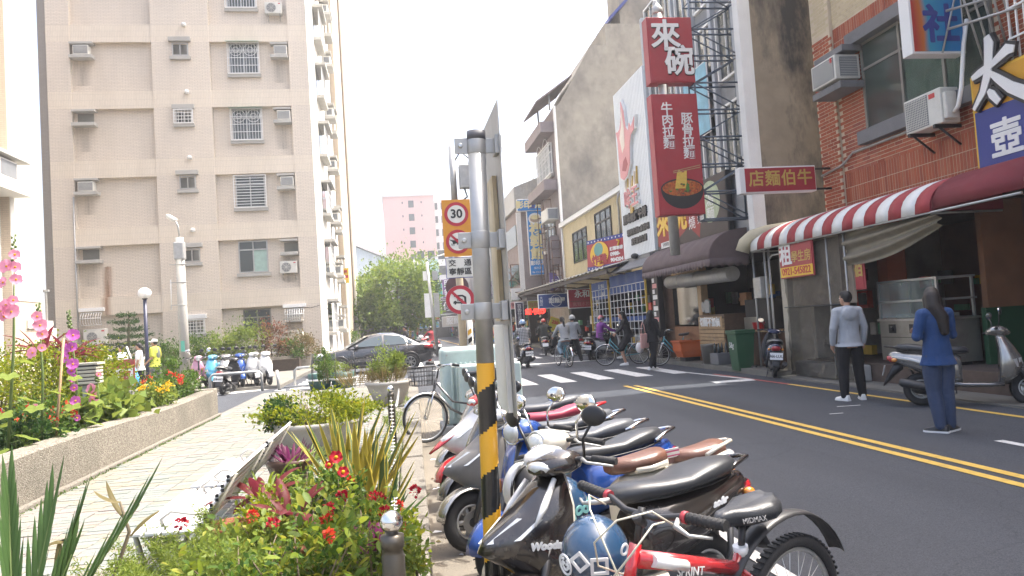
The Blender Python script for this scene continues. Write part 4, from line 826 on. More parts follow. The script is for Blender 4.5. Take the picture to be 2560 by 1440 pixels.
b.add(vs, fs, M_bamb, True); b.build('scalloped_end', BA, solid=.006)
DU = thing('exhaust_duct', 'fat grey exhaust duct running under the brown awning', 'duct', (8.3, 19.5, 2.45), world=True)
b = MB(); b.cyl((8.35, 21.6, 2.46), (8.35, 17.3, 2.42), .19, M_galv, 20); b.build('duct_tube', DU)
for y in (20.6, 19.4, 18.3): b = MB(); b.torus((8.35, y, 2.445), Y_, .19, .014, M_galv, 20, 6); b.build('duct_joint', DU)
# noodle shop ground floor
NS = thing('noodle_shop_house', 'open dark noodle shop front with slatted wooden counter and black window', 'shop front', (9, 19, 0), world=True)
b = MB(); b.box(8.62, 8.8, 22.1, 22.9, 0.12, 3.0, M_woodd); b.box(8.6, 8.8, 19.9, 20.15, .12, 3., M_woodl); b.build('door_post', NS)
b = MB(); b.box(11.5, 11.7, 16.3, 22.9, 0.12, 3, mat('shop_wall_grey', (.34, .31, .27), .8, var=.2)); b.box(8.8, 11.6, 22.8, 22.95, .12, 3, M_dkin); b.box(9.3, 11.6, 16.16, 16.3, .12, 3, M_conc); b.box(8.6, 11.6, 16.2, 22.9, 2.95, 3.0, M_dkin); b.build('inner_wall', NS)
b = MB(); b.box(8.62, 8.66, 20.15, 22.1, 1.15, 2.55, glass('black_window', (.012, .013, .014))); b.build('window', NS); b = MB(); b.box(8.6, 8.7, 20.15, 22.1, .12, 1.1, mat('orange_wood_panel', (.22, .10, .045), .6, var=.2)); b.box(8.6, 8.7, 20.15, 22.1, 2.55, 2.75, M_woodl); b.build('wall_panel', NS)
cn = MB(); cn.box(8.5, 9.1, 18.3, 19.9, .16, 1.42, M_woodd); cn = cn.build('counter', NS)
for k in range(9): b = MB(); z = .42 + k * .1; b.box(8.46, 8.497, 18.3, 19.9, z, z + .085, M_woodl); b.build('slat', cn)
fr = west((8.46, 19.85, 1.05)); b = MB(); b.fbox(fr, 0, 1.5, 0, .32, .0, .02, M_woodl); b.build('plank_sign', NS); text('切麵不加價', .26, M_signw, fr, .75, .16, .022, NS, bold=.012); text('0倍', .34, mat('sign_grey', (.3, .3, .29), .6), fr, .55, .58, 0, NS, ext=.02, bold=.03)
b = MB(); b.box(8.62, 9.2, 16.35, 18.2, .14, .95, M_woodd); b.box(8.55, 9.25, 16.35, 18.2, .95, .99, M_woodl); b.build('side_counter', NS)
b = MB(); b.box(9.0, 9.9, 16.6, 18.1, 1.0, 1.75, M_dkin); b.box(8.9, 9.4, 17.3, 18.0, 1.0, 1.3, M_ss); b.build('stove', NS)
for k in range(2):
    t = thing('red_pot', 'small red pot on the noodle shop side counter, %s' % ('beside the corner post' if k else 'beside the steel stove'), 'pot', (8.75, 16.85 + k * .22, .99)); b = MB(); b.lathe([(.0, 0), (.07, 0), (.1, .17), (.105, .18), (.09, .18), (.085, .05), (0, .04)], M_red, n=16); b.build('bowl', t); b = MB(); b.torus((0, 0, .18), Z_, .1, .01, M_signr, 16, 5); b.build('rim', t)
t = thing('steel_bucket', 'steel bucket standing on the shop step below the slatted counter', 'bucket', (8.28, 18.9, .12)); b = MB(); b.lathe([(0, 0), (.18, 0), (.22, .5), (.235, .52), (.2, .5), (.17, .04), (0, .03)], M_ss, n=20); b.build('bucket_body', t); b = MB(); b.torus((0, 0, .5), Y_, .22, .008, M_galv, 16, 5, None, 0, PI); b.build('handle', t)
t = thing('grey_crate', 'low grey plastic crate of bottles on the step by the steel bucket', 'crate', (8.35, 18.35, .12)); b = MB(); b.box(-.2, .2, -.25, .25, 0, .3, M_greyst); b.build('crate_body', t, bevel=.02)
for k in range(4): b = MB(); b.lathe([(0, 0), (.04, 0), (.04, .16), (.015, .24), (.015, .28), (0, .28)], M_glass, (-.1 + .2 * (k % 2), -.12 + .24 * (k // 2), .28), n=10); b.build('bottle', t)
t = thing('orange_tub', 'big orange plastic tub on the ground beside parked teal bicycle', 'tub', (8.45, 20.5, .12)); M_or = mat('orange_plastic', (.55, .12, .03), .45, var=.08)
b = MB(); q = [[Vector((x * s_, y * s_ * .7, z)) for x, y in ((-.5, -.5), (.5, -.5), (.5, .5), (-.5, .5))] for s_, z in ((.75, .12), (.95, .55), (1.02, .56), (1.02, .6), (.93, .6), (.9, .3), (.74, .16))]; b.loft(q, M_or, True, False); b.build('tub_body', t, bevel=.02); b = MB(); b.box(-.3, .3, -.2, .2, 0, .115, M_dark); b.build('base', t)
t = thing('electric_meter', 'grey electric meter box with conduit pipes on the shop corner post', 'meter box', (8.5, 16.3, 1.9), world=True); b = MB(); b.box(8.4, 8.62, 16.05, 16.4, 1.75, 2.25, M_galv); b.build('meter_case', t, bevel=.02); b = MB()
for k, y in enumerate((15.95, 15.75, 16.5)): b.cyl((8.5, y, .1), (8.5, y, 2.9), .022, M_galv, 6)
b.tube([(8.5, 15.75, 2.6), (8.5, 15.6, 2.7), (8.5, 15.3, 2.7)], .02, M_galv, 6); b.build('conduit', t)
t = thing('corner_post', 'flaking cream concrete post beside the plastic sheet', 'post', (8.6, 15.4, 0), world=True); b = MB(); b.box(8.5, 8.75, 15.05, 15.3, 0, 2.9, mat('flaking_cream', (.42, .38, .30), .85, var=.2, dirt=.7, dirtcol=(.16, .13, .1), ds=3)); b.build('post_body', t)
t = thing('old_brick_plinth', 'low broken brick plinth under the plastic sheet screen', 'plinth', (8.5, 13.8, 0), world=True); b = MB(); b.box(8.47, 8.74, 12.7, 14.95, .031, .34, M_conc); b.build('plinth_body', t, bevel=.03)

# ---------------------------------------------------------------- white steak board and yellow building
WB = thing('steak_house_board', 'tall white advertising board with pink bull emblem and black lettering', 'billboard', (8.4, 24.3, 3.6), world=True)
fr = west((8.38, 25.95, 3.58)); b = MB(); b.fbox(fr, 0, 3.22, 0, 6.05, -.18, 0, mat('white_cladding', (.70, .73, .74), .5, var=.04)); b.build('board', WB)
b = MB()
for k in range(1, 22): b.fbox(fr, k * .146, k * .146 + .012, .02, 6.03, .0005, .006, mat('cladding_groove', (.46, .48, .48), .6))
b.build('groove', WB)
M_pk = mat('emblem_pink', (.62, .25, .25), .45, var=.1); M_pkl = mat('emblem_cream', (.72, .62, .52), .45)
bull = [(.55, 2.9), (.9, 2.75), (1.3, 2.85), (1.65, 3.2), (1.75, 3.8), (1.95, 4.1), (2.3, 4.2), (2.42, 4.6), (2.2, 4.45), (2.0, 4.35), (1.85, 4.55), (1.7, 4.3), (1.45, 4.5), (1.35, 5.1), (1.1, 5.5), (1.05, 5.0), (.8, 4.6), (.55, 4.55), (.35, 4.6), (.5, 4.2), (.5, 3.6)]
cxy = (1.2, 3.9); b = MB(); b.prism([(cxy[0] + (x - cxy[0]) * 1.09, cxy[1] + (y - cxy[1]) * 1.06) for x, y in bull], fr, .006, .09, M_signw); b.prism(bull, fr, .091, .11, M_pk); b.prism([(.75, 4.3), (1.0, 4.6), (1.15, 5.2), (1.3, 4.5), (1.25, 3.9), (.95, 3.7)], fr, .111, .118, M_pkl)
b.prism([(.8, 3.1), (1.0, 3.4), (1.3, 3.5), (1.45, 3.2), (1.2, 3.0)], fr, .111, .118, M_signr); b.build('bull_emblem', WB)
b = MB()
for k in range(6): x = .75 + k * .24; b.prism([(x, 2.2), (x + .2, 2.2), (x + .14, 2.5), (x + .16 + .03 * (k % 2), 2.75 + .12 * (k % 3)), (x + .02, 2.45)], fr, .006, .07, [M_pkl, M_gold][k % 2])
b.build('flame_ornament', WB)
text('哞王', .75, M_signw, fr, 1.45, 1.98, .02, WB, ext=.05, bold=.05); text('哞王', .75, M_pk, fr, 1.45, 1.98, .09, WB, ext=.01, bold=.012)
text('原味碳烤牛排', .36, M_blk, fr, 1.55, 1.35, .03, WB, ext=.03, bold=.02, sx=1.15); text('碳', .3, M_gold, fr, 1.36, 1.62, .04, WB, ext=.03, bold=.02)
text('精緻套餐&自助吧', .24, M_blk, fr, 1.75, .85, .02, WB, ext=.02, bold=.012, sx=1.25); text('慶生聚會包場', .24, M_blk, fr, 1.8, .5, .02, WB, ext=.02, bold=.012, sx=1.1)
b = MB(); b.fbox(fr, .1, 3.2, -.34, -.06, -.2, .18, mat('grey_corrugated', (.2, .2, .2), .6, .3)); b.ell(fr.p(1.9, -.05, .25), (.14, .14, .1), M_dark); b.build('lamp_rail', WB)
YB = thing('cream_building', 'two-storey cream clad building with white gutter and grey windows', 'building', (12, 31, 0), world=True)
M_cr = mat('cream_cladding', (.52, .44, .27), .65, var=.06, vs=1, dirt=.25, dirtcol=(.35, .28, .16), ds=1.5)
b = MB(); b.box(8.6, 18, 25.9, 36.4, 3.0, 6.15, M_cr)
for k in range(36): y = 26.1 + k * .285; b.box(8.588, 8.6, y, y + .03, 3, 6.1, M_cr)
b.build('wall', YB); b = MB(); b.box(8.42, 8.62, 25.9, 36.42, 6.15, 6.36, M_signw); b.prism([(8.4, 6.36), (8.62, 6.36), (18, 7.6), (18, 7.4)], front((0, 25.9, 0)), -10.5, 0, M_galv); b.build('gutter', YB)
for y1, w_, z0, h_ in ((34.3, 2.6, 4.15, 1.45), (30.25, 2.35, 4.4, 1.5)):
    fr = west((8.6, y1, z0)); window(fr, w_, h_, YB, cols=3, frame=M_blk, sill=False, transom=.3)
b = MB(); b.cyl((8.5, 36.1, 3), (8.5, 36.1, 6.2), .05, M_signw, 8); b.tube([(8.45, 26.3, 6.1), (8.4, 26.4, 5.8), (8.5, 26.6, 5.6), (8.5, 26.6, 3.2)], .045, M_galv, 8); b.build('down_pipe', YB)
CH = thing('fried_chicken_sign', 'tilted red and yellow fried chicken sign with blue starry borders and phone number', 'sign', (8, 27, 3.3), world=True)
fr = Fr((7.6, 28.3, 3.36), (.8, -2.4, 0), (0.02, -.03, 1)); b = MB(); b.fbox(fr, 0, 2.55, 0, 1.2, -.06, 0, M_signr); b.build('board', CH)
b = MB(); b.fbox(fr, .0, 2.55, 0, .16, .001, .008, M_navy); b.fbox(fr, 0, 2.55, 1.04, 1.2, .001, .008, M_navy); b.disc(fr, .86, .6, .66, .5, .001, .012, M_signr, 28); b.disc(fr, .86, .6, .62, .47, .012, .016, M_yel, 28); b.disc(fr, .82, .78, .3, .26, .016, .02, mat('teal_disc', (.12, .30, .27), .5), 20); b.build('print_shapes', CH)
b = MB()
for k in range(11):
    for y in (.08, 1.12): b.disc(fr, .12 + k * .23, y, .035, .035, .008, .012, M_signw, 5)
b.build('star', CH)
text('炸雞', .4, M_signr, fr, .86, .36, .021, CH, bold=.02, sx=1.3); text('訂購專線', .15, M_signw, fr, 1.98, .7, .01, CH, bold=.006, sx=1.4); text('0988-', .19, M_signw, fr, 1.9, .5, .01, CH, bold=.01, sx=1.4); text('904204', .19, M_signw, fr, 2.0, .28, .01, CH, bold=.01, sx=1.4)
b = MB(); b.tube([fr.p(2.1, .78, .02), fr.p(2.2, .95, .02), fr.p(2.05, 1.0, .02)], .035, M_yel, 8); b.build('handset', CH)
b = MB()
for x in (.4, 1.3, 2.2): b.cyl(fr.p(x, 0, -.05), fr.p(x, -.35, -.3), .015, M_galv, 5)
b.cyl(fr.p(2.3, 1.2, -.05), (8.6, 26.5, 5.7), .014, M_dark, 5); b.build('support_strut', CH)

# ---------------------------------------------------------------- the weathered grey block and what stands beyond
GB = thing('weathered_grey_block', 'tall weathered grey concrete block with stepped blank side wall', 'building', (12, 39, 0), world=True)
b = MB(); b.prism([(8.68, 0), (8.68, 12.4), (8.96, 12.65), (10.75, 15.6), (11.62, 15.62), (11.62, 16.75), (18, 16.75), (18, 0)], front((0, 36.5, 0)), -4.9, 0, M_grey2); b.build('wall', GB)
b = MB(); b.box(8.6, 8.68, 36.44, 36.75, 2.8, 12.45, M_white); b.build('corner_strip', GB)
M_mauve = mat('mauve_render', (.22, .185, .185), .8, var=.12, dirt=.3)
b = MB(); b.box(8.6, 8.68, 36.75, 41.4, 2.8, 12.4, M_mauve); b.build('street_front', GB)
for z in (11.2, 8.2): b = MB(); b.box(7.9, 8.6, 36.8, 41.4, z, z + .55, M_mauve); b.build('balcony_band', GB)
window(west((8.55, 40.8, 9.2)), 3.4, 1.6, GB, cols=4, grille='deco', frame=M_white); window(west((8.55, 40.5, 5.4)), 2.6, 1.5, GB, cols=3)
b = MB(); b.box(8.0, 8.6, 37.0, 38.6, 6.7, 7.3, M_acb); b.fbox(front((8.05, 36.99, 6.75)), 0, .5, 0, .5, 0, .01, M_acd); b.build('air_conditioner', GB, bevel=.02)
b = MB(); b.add([(7.75, 36.6, 12.75), (9.7, 36.6, 14.1), (9.7, 40.5, 14.1), (7.75, 40.5, 12.75)], [(0, 1, 2, 3)], M_mauve); b.cyl((8.5, 37, 12.4), (8.5, 37, 13.2), .03, M_galv, 6); b.cyl((8.5, 40, 12.4), (8.5, 40, 13.2), .03, M_galv, 6); b.build('roof_canopy', GB, solid=.06)
t = thing('rear_roof_block', 'beige upper wall with blue metal eave rising behind the white board', 'building', (16, 44, 0), world=True); b = MB(); b.box(12.8, 22, 37.5, 39.5, 16.9, 21, M_grey2); b.build('wall', t); b = MB(); b.prism([(12.1, 17.2), (13.2, 18.3), (13.2, 18.5), (12.1, 17.4)], front((0, 37.2, 0)), -2.6, 0, M_navy); b.build('eave', t); b = MB(); b.box(12.7, 21.9, 41.5, 50, 0, 15.5, M_grey2); b.build('lower_wall', t)
TW = thing('corrugated_top_house', 'narrow shop house with corrugated metal rooftop box beyond the grey block', 'building', (10, 48, 0), world=True)
b = MB(); b.box(7.9, 18, 44, 56, 2.8, 8.6, M_mauve); b.build('wall', TW); b = MB(); b.prism([(7.7, 8.6), (7.7, 9.9), (9.6, 10.6), (14, 10.7), (14, 8.6)], front((0, 45, 0)), -8, 0, M_galv)
for k in range(30): b.box(7.72 + k * .2, 7.79 + k * .2, 44.95, 45, 8.62, 9.95 + min(k, 9) * .07, M_galv)
b.build('roof_box', TW)
for z in (3.9, 6.4): b = MB(); b.box(7.84, 7.9, 46, 55, z, z + 1.3, M_gl); b.build('window', TW)
t = thing('roof_aerial_mast', 'thin lattice mast on the corrugated rooftop', 'mast', (10, 50, 10.6)); b = MB()
for q in ((0, 0), (.4, 0), (0, .4)): b.cyl((q[0], q[1], 0), (q[0], q[1], 1.6), .03, M_galv, 5)
for k in range(5): b.cyl((0, 0, k * .35), (.4, 0, k * .35 + .2), .02, M_galv, 4)
b.build('mast_frame', t)
WP = thing('white_banner_board', 'blank sunlit white board behind the blue copy shop sign', 'board', (8, 45, 4.3), world=True); b = MB(); b.box(7.62, 8.32, 44.2, 44.3, 2.9, 8.2, M_signw); b.box(7.0, 7.68, 44.2, 44.3, 2.9, 3.6, M_signw); b.build('board', WP)
CS = signbox('copy_shop_sign', 'tall bright blue copy shop box sign with yellow-white characters', front((8.2, 43.8, 4.3)), .98, 3.95, .25, M_signb, M_signw); fr = front((8.2, 43.8, 4.3))
M_cy = mat('sign_pale_yellow', (.68, .62, .35), .5)
vtext('複製館', .78, M_cy, fr, .49, 2.0, .014, CS, bold=.035, line=.95); text('影印店', .3, M_signw, fr, .49, .72, .014, CS, bold=.01); text('採九折', .17, M_signw, fr, .49, .42, .014, CS); text('06-2761002', .15, M_signw, fr, .49, .18, .014, CS)
b = MB(); b.disc(fr, .49, 3.42, .4, .36, .013, .016, M_signw, 24); b.disc(fr, .49, 3.4, .3, .2, .016, .019, mat('sign_cocoa', (.35, .28, .2), .5), 16); b.disc(fr, .49, 3.52, .28, .14, .019, .021, M_cy, 16); b.build('round_emblem', CS)
C2 = signbox('copy_corner_sign', 'small wide blue copy corner sign with a dark censored square', front((7.62, 43.7, 8.2)), 1.62, .72, .25, M_signb, M_signw); fr = front((7.62, 43.7, 8.2)); text('影印', .5, M_cy, fr, .42, .36, .014, C2, bold=.02); text('角', .5, M_cy, fr, 1.33, .36, .014, C2, bold=.02); b = MB(); b.fbox(fr, .72, 1.08, .14, .6, .0125, .016, M_navy); b.build('dark_square', C2)
LF = thing('rusty_sign_frames', 'rusty empty sign frames fixed to the mauve front of the grey block', 'sign frame', (8, 40, 3), world=True)
for (x, y, z0, z1, w_) in ((8.32, 41.0, 3.0, 8.2, .28), (8.2, 39.6, 2.9, 6.6, .4), (8.15, 38.6, 3.2, 8.0, .45), (8.12, 37.7, 3., 6.4, .45), (8.1, 36.9, 2.9, 5.6, .45)):
    b = MB(); fr = front((x, y, z0)); n = 6
    for k in range(n + 1): b.cyl(fr.p(0, (z1 - z0) * k / n), fr.p(w_, (z1 - z0) * k / n), .022, M_rust, 5)
    for q in (0, w_): b.cyl(fr.p(q, 0), fr.p(q, z1 - z0), .028, M_rust, 5)
    b.build('sign_frame', LF)
for y, z in ((39.2, 3.6), (38.2, 4.2), (37.3, 4.4)): b = MB(); b.fbox(front((8.14, y, z)), 0, .44, 0, 1.5, -.06, 0, M_mauve); b.build('blank_panel', LF)
t = thing('scaffold_poles', 'crossed rusty scaffold poles above the far shop canopy', 'scaffold', (6.8, 46, 3), world=True); b = MB()
for p0, p1 in [((6.4, 46, 5.8), (8.0, 44, 3.2)), ((6.3, 46, 4.9), (7.6, 44, 2.9)), ((7.2, 45, 2.9), (7.2, 45, 5.1)), ((6.4, 45.5, 3.4), (8.1, 43, 3.3)), ((6.3, 46, 3.0), (7.4, 44, 4.6)), ((7.2, 45, 5.1), (8.2, 44, 5.0)), ((6.5, 46, 4.2), (7.8, 45, 4.1))]: b.cyl(p0, p1, .035, M_rust, 5)
b.build('pole', t)
OV = thing('oval_sign', 'purple half-oval hanging sign above the sweet shop', 'sign', (8.2, 38, 3.2), world=True); fr = front((8.05, 37.6, 3.05)); M_pur = mat('sign_purple', (.10, .07, .22), .5); b = MB(); b.prism([(0, -.05), (0, .95), (.22, .93), (.42, .8), (.52, .5), (.42, .18), (.2, -.02)], fr, -.1, 0, M_pur); b.build('sign_case', OV); b = MB(); b.torus(fr.p(.02, .46, .0), fr.w, .49, .02, M_signw, 24, 5, None, 0, PI); b.build('rim', OV); text('良店', .2, M_signw, fr, .25, .5, .01, OV)

# far shops at street level: canopies, fronts, boards
def clutter(parent, x0, x1, y0, y1, z0, z1, n, s=(.1, .4), name='goods'):
    cols = [(.5, .06, .04), (.55, .36, .05), (.06, .14, .36), (.5, .48, .44), (.08, .25, .12), (.03, .03, .035), (.38, .2, .1), (.12, .10, .10)]
    b = MB()
    for _ in range(n):
        x, y, z = rr.uniform(x0, x1), rr.uniform(y0, y1), rr.uniform(z0, z1); a, c, d = [rr.uniform(*s) for _ in range(3)]
        k = rr.randrange(8); b.box(x, x + a * .4, y, y + c, z, z + d, mat('goods_%d' % k, cols[k], .6, var=.2, vs=8))
    return b.build(name, parent, kind='stuff')
for q in clutter_at: clutter(BB, *q, 26)
clutter(NS, 9.4, 11.2, 16.6, 22.3, .2, 1.9, 40)
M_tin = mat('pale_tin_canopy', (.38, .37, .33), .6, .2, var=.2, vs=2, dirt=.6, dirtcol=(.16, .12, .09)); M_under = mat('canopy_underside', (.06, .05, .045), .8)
fronts = [('blue_tarp_shop', 'shop behind white wire grids and yellow posts under blue tarpaulin', 22.95, 30.6), ('dumpling_shop', 'open dumpling shop under the tin canopy beside blue tarp shop', 30.6, 35.8), ('sweet_shop', 'dark sweet shop front below the blue oval-lettered board', 35.8, 41.3), ('signboard_shop', 'cluttered far shop front with red glowing display', 41.3, 47.5), ('far_shop', 'farthest cluttered shop front along the row', 47.5, 62)]
FS = []
for nm, lb, y0, y1 in fronts:
    t = thing(nm, lb, 'shop front', (9.2, (y0 + y1) / 2, .12), world=True); FS.append(t)
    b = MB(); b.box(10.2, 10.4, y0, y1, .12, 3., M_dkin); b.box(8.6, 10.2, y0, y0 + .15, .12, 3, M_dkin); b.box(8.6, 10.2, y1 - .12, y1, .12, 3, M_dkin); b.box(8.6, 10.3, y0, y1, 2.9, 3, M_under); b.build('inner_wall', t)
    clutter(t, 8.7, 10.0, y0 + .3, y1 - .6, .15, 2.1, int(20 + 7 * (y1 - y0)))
TC = thing('tin_canopy', 'long rusty pale tin canopy over the far shop fronts', 'canopy', (8, 38, 3.1), world=True)
b = MB(); b.sheet(lambda u, v: Vector((8.6 - 1.25 * v, 25.0 + 22 * u, 3.55 - .28 * v + .03 * math.sin(u * 220))), 300, 4, M_tin); b.build('tin_sheet', TC, solid=.02)
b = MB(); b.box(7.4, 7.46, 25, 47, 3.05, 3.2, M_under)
for k in range(8): b.cyl((7.45, 25.5 + 3 * k, 3.1), (8.6, 25.5 + 3 * k, 3.0), .03, M_rust, 6)
b.build('canopy_beam', TC)
t = thing('grey_canopy', 'small sloping grey canopy between fried chicken sign and brown awning', 'canopy', (8, 24, 3), world=True); b = MB(); b.add([(8.5, 22.0, 3.55), (8.5, 25.9, 3.55), (7.7, 25.9, 3.05), (7.7, 22.0, 3.05)], [(0, 1, 2, 3)], M_greyst); b.build('sheet', t, solid=.05)
# blue tarp shop: posts, wire grids, tarpaulin
t = FS[0]; M_ypost = mat('yellow_post', (.60, .40, .05), .5); M_tarp = mat('blue_tarpaulin', (.025, .07, .24), .6, var=.15, vs=3, bump=.3, bs=10)
for y in (30.2, 27.6, 23.3): b = MB(); b.box(8.15, 8.21, y, y + .06, .0, 2.95, M_ypost); b.build('yellow_post', t)
for y0, y1 in ((23.4, 27.5), (27.7, 30.1)):
    b = MB()
    for k in range(int((y1 - y0) / .45) + 1): b.cyl((8.18, y0 + k * .45, .5), (8.18, y0 + k * .45, 2.6), .016, M_signw, 4)
    for k in range(9): b.cyl((8.18, y0, .55 + k * .26), (8.18, y1, .55 + k * .26), .014, M_signw, 4)
    b.build('wire_grid', t)
for y0, y1, z0 in ((23.4, 27.5, 2.35), (27.7, 30.2, 2.25)): b = MB(); b.sheet(lambda u, v: Vector((8.22 + .03 * math.sin(u * 25), y0 + (y1 - y0) * u, z0 + .7 * v)), 30, 4, M_tarp); b.build('tarpaulin', t)
b = MB(); b.box(8.24, 8.3, 23.4, 30.1, 1.35, 1.5, M_tarp); b.build('blue_shelf', t); text('清歡刨冰店', .2, M_signw, west((8.2, 29.6, 2.6)), 1, .15, .0, t); text('2220653', .2, M_signw, west((8.2, 29.6, 2.3)), 1, .15, .0, t)
t = thing('poster_stand', 'dark post covered with small white posters beside the noodle shop', 'post', (8.35, 22.7, 0), world=True); b = MB(); b.box(8.3, 8.45, 22.55, 23.1, 0.12, 2.8, M_blk); b.build('post_body', t)
for k in range(9): b = MB(); b.fbox(west((8.3, 23.05, 1.1 + k * .18)), .04, .22 + .2 * (k % 2), 0, .14, 0, .01, [M_signw, M_pk, M_signw][k % 3]); b.build('poster', t)
YH = signbox('yonghe_sign', 'faded red shop board with white 永和 lettering', front((7.75, 32.6, 2.0)), 1.2, .88, .12, M_signr, M_signw); fr = front((7.75, 32.6, 2.0)); text('永和', .36, M_signw, fr, .66, .62, .014, YH, bold=.01); b = MB(); b.fbox(fr, .06, 1.14, .3, .33, .013, .016, M_maroon); b.build('divider', YH); text('飯麵水餃', .2, mat('faded_pink', (.45, .2, .2), .6), fr, .6, .17, .014, YH)
SWT = signbox('sweet_shop_sign', 'dark blue shop board with white oval round its characters', front((6.95, 35.6, 2.12)), 1.5, .72, .12, mat('sign_royal', (.03, .06, .2), .5), M_signw); fr = front((6.95, 35.6, 2.12)); b = MB(); b.torus(fr.p(.9, .36, .014), fr.w, .28, .012, M_signw, 30, 4); b.build('oval_ring', SWT)
for v_ in b.v: pass
text('甜麵屋', .28, M_signw, fr, .95, .36, .014, SWT, bold=.008); vtext('大麵店', .16, M_signw, fr, .16, .36, .014, SWT)
DV = signbox('dark_vertical_sign', 'dark purple vertical sign with pale characters behind plaid-shirt rider', front((6.9, 42.5, .75)), .52, 1.95, .12, mat('sign_plum', (.03, .02, .05), .5), M_signw); fr = front((6.9, 42.5, .75)); vtext('百香甘蔗館', .26, M_signw, fr, .26, 1.2, .014, DV, line=.95); b = MB()
for k in range(6): b.fbox(fr, .06 + .15 * (k % 3), .17 + .15 * (k % 3), .1 + .2 * (k // 3), .24 + .2 * (k // 3), .013, .016, [M_signr, M_signb][k // 3])
b.build('picture_panel', DV)
LED = signbox('led_display', 'lit red dot-matrix display board in the far shop', front((7.05, 40.2, 1.88)), 1.25, .34, .1, M_blk, M_blk); fr = front((7.05, 40.2, 1.88)); text('飯·快炒', .34, emit('red_led', (1, .03, .02), 1.3), fr, .62, .17, .014, LED, bold=.012, sx=1.05)
YPs = signbox('yellow_price_poster', 'tilted yellow-green price poster with red digits by parked scooters', Fr((7.75, 38, .95), (.9, 0, -.35), (.35, 0, .9)), .62, .85, .03, mat('lime_print', (.45, .42, .05), .6), M_yel); text('250', .24, M_red, Fr((7.75, 38, .95), (.9, 0, -.35), (.35, 0, .9)), .3, .6, .014, YPs, bold=.01); text('UP', .18, M_red, Fr((7.75, 38, .95), (.9, 0, -.35), (.35, 0, .9)), .35, .25, .014, YPs)
for i, (x, y, z, w_, h_, mt, lb, tx) in enumerate([(5.9, 47, .35, 1.0, 1.0, M_yel, 'yellow drinks cart board beyond the blue helmet rider', '冷飲'), (6.9, 45, 2.35, .8, .45, M_pk, 'pink board under the scaffold poles', '早點'), (6.55, 47, 2.9, 1.4, .6, mat('mint_print', (.3, .42, .34), .6), 'mint green board above the pink board', '鮮果汁'), (7.6, 42.2, 2.2, 1.0, .55, mat('olive_print', (.35, .31, .06), .6), 'olive yellow board above the red lit display', '自助餐')]):
    fr = front((x, y, z)); t = signbox('shop_board', lb, fr, w_, h_, .08, mt, M_signw); text(tx, h_ * .5, M_signr if i != 1 else M_blk, fr, w_ / 2, h_ / 2, .014, t)
t = thing('drinks_cart', 'red topped drinks cart with rainbow stripes beyond the blue helmet rider', 'cart', (6.3, 46.6, 0), world=True); b = MB(); b.box(5.8, 6.9, 46.3, 47, .25, .9, M_greyst); b.build('cart_body', t)
for k, mt in enumerate((M_signr, M_yel, mat('stripe_green', (.1, .3, .1), .5), M_signb)): b = MB(); b.box(5.82, 6.88, 46.28, 46.3, .78 - k * .12, .88 - k * .12, mt); b.build('stripe', t)
b = MB(); b.ell((6.35, 46.6, .95), (.4, .3, .25), M_red, 14, 8); b.build('hood', t); b = MB()
for x in (6.0, 6.7): b.cyl((x, 46.4, .16), (x, 46.5, .16), .16, M_rub, 14)
b.build('wheel', t)

# ---------------------------------------------------------------- the end of the street: stacked boards and blocks, haze of signs
EN = thing('far_market_block', 'far pale apartment block closing the street behind market signs', 'building', (8, 110, 0), world=True)
b = MB(); b.box(3.2, 8.2, 108, 130, 0, 11.8, M_pw); b.build('wall', EN)
for i in range(4):
    for k in range(3): b = MB(); b.box(3.7 + k * 1.5, 4.7 + k * 1.5, 107.94, 107.999, 4.5 + i * 2.3, 5.8 + i * 2.3, M_gl); b.build('window', EN)
b = MB(); b.box(4.3, 6.6, 107.85, 107.999, 7.6, 11.4, mat('pale_teal_panel', (.30, .45, .44), .6)); b.build('teal_panel', EN); b = MB(); b.box(3.2, 8.2, 107.5, 107.999, 0, 3.2, M_dkin); b.build('ground_floor', EN)
names = [('teal', (.03, .30, .30), 'L.D.S.', 2.9, 78, 4.6, 2.2, 1.5), ('crimson', (.35, .04, .05), '牛排', 2.3, 76, 2.3, 2.2, .6), ('azure', (.06, .25, .45), '通訊', 2.4, 76, 1.5, 2.0, .6), ('lemon', (.5, .4, .05), '茶', 1.2, 74, 1.8, 1.2, .7), ('charcoal', (.06, .05, .06), '便當', 5.0, 80, 2.9, 2.4, 1.5), ('ivory', (.5, .46, .4), '服飾', 4.9, 79, 1.5, 2.4, 1.1), ('violet', (.15, .06, .2), '眼鏡', 5.2, 82, 4.6, 1.6, 2.2), ('scarlet', (.42, .05, .03), '小吃', 8.2, 70, 2.6, 1.2, 2.0), ('pine', (.05, .22, .1), '藥局', 8.3, 64, 4.2, .9, 2.4), ('orange', (.5, .2, .03), '麵包', 6.9, 86, 6.9, 1.2, 2.6)]
for nm, c, tx, x, y, z, w_, h_ in names:
    fr = front((x, y, z)); t = signbox('market_sign', '%s market sign at the far end of the street' % nm, fr, w_, h_, .15, mat('print_' + nm, c, .5), M_signw); (text if w_ > h_ else vtext)(tx, min(h_ * .7, w_ / len(tx) * 1.1) if w_ > h_ else min(w_ * .8, h_ / len(tx) * .9), M_signw, fr, w_ / 2, h_ / 2, .014, t, bold=.01)
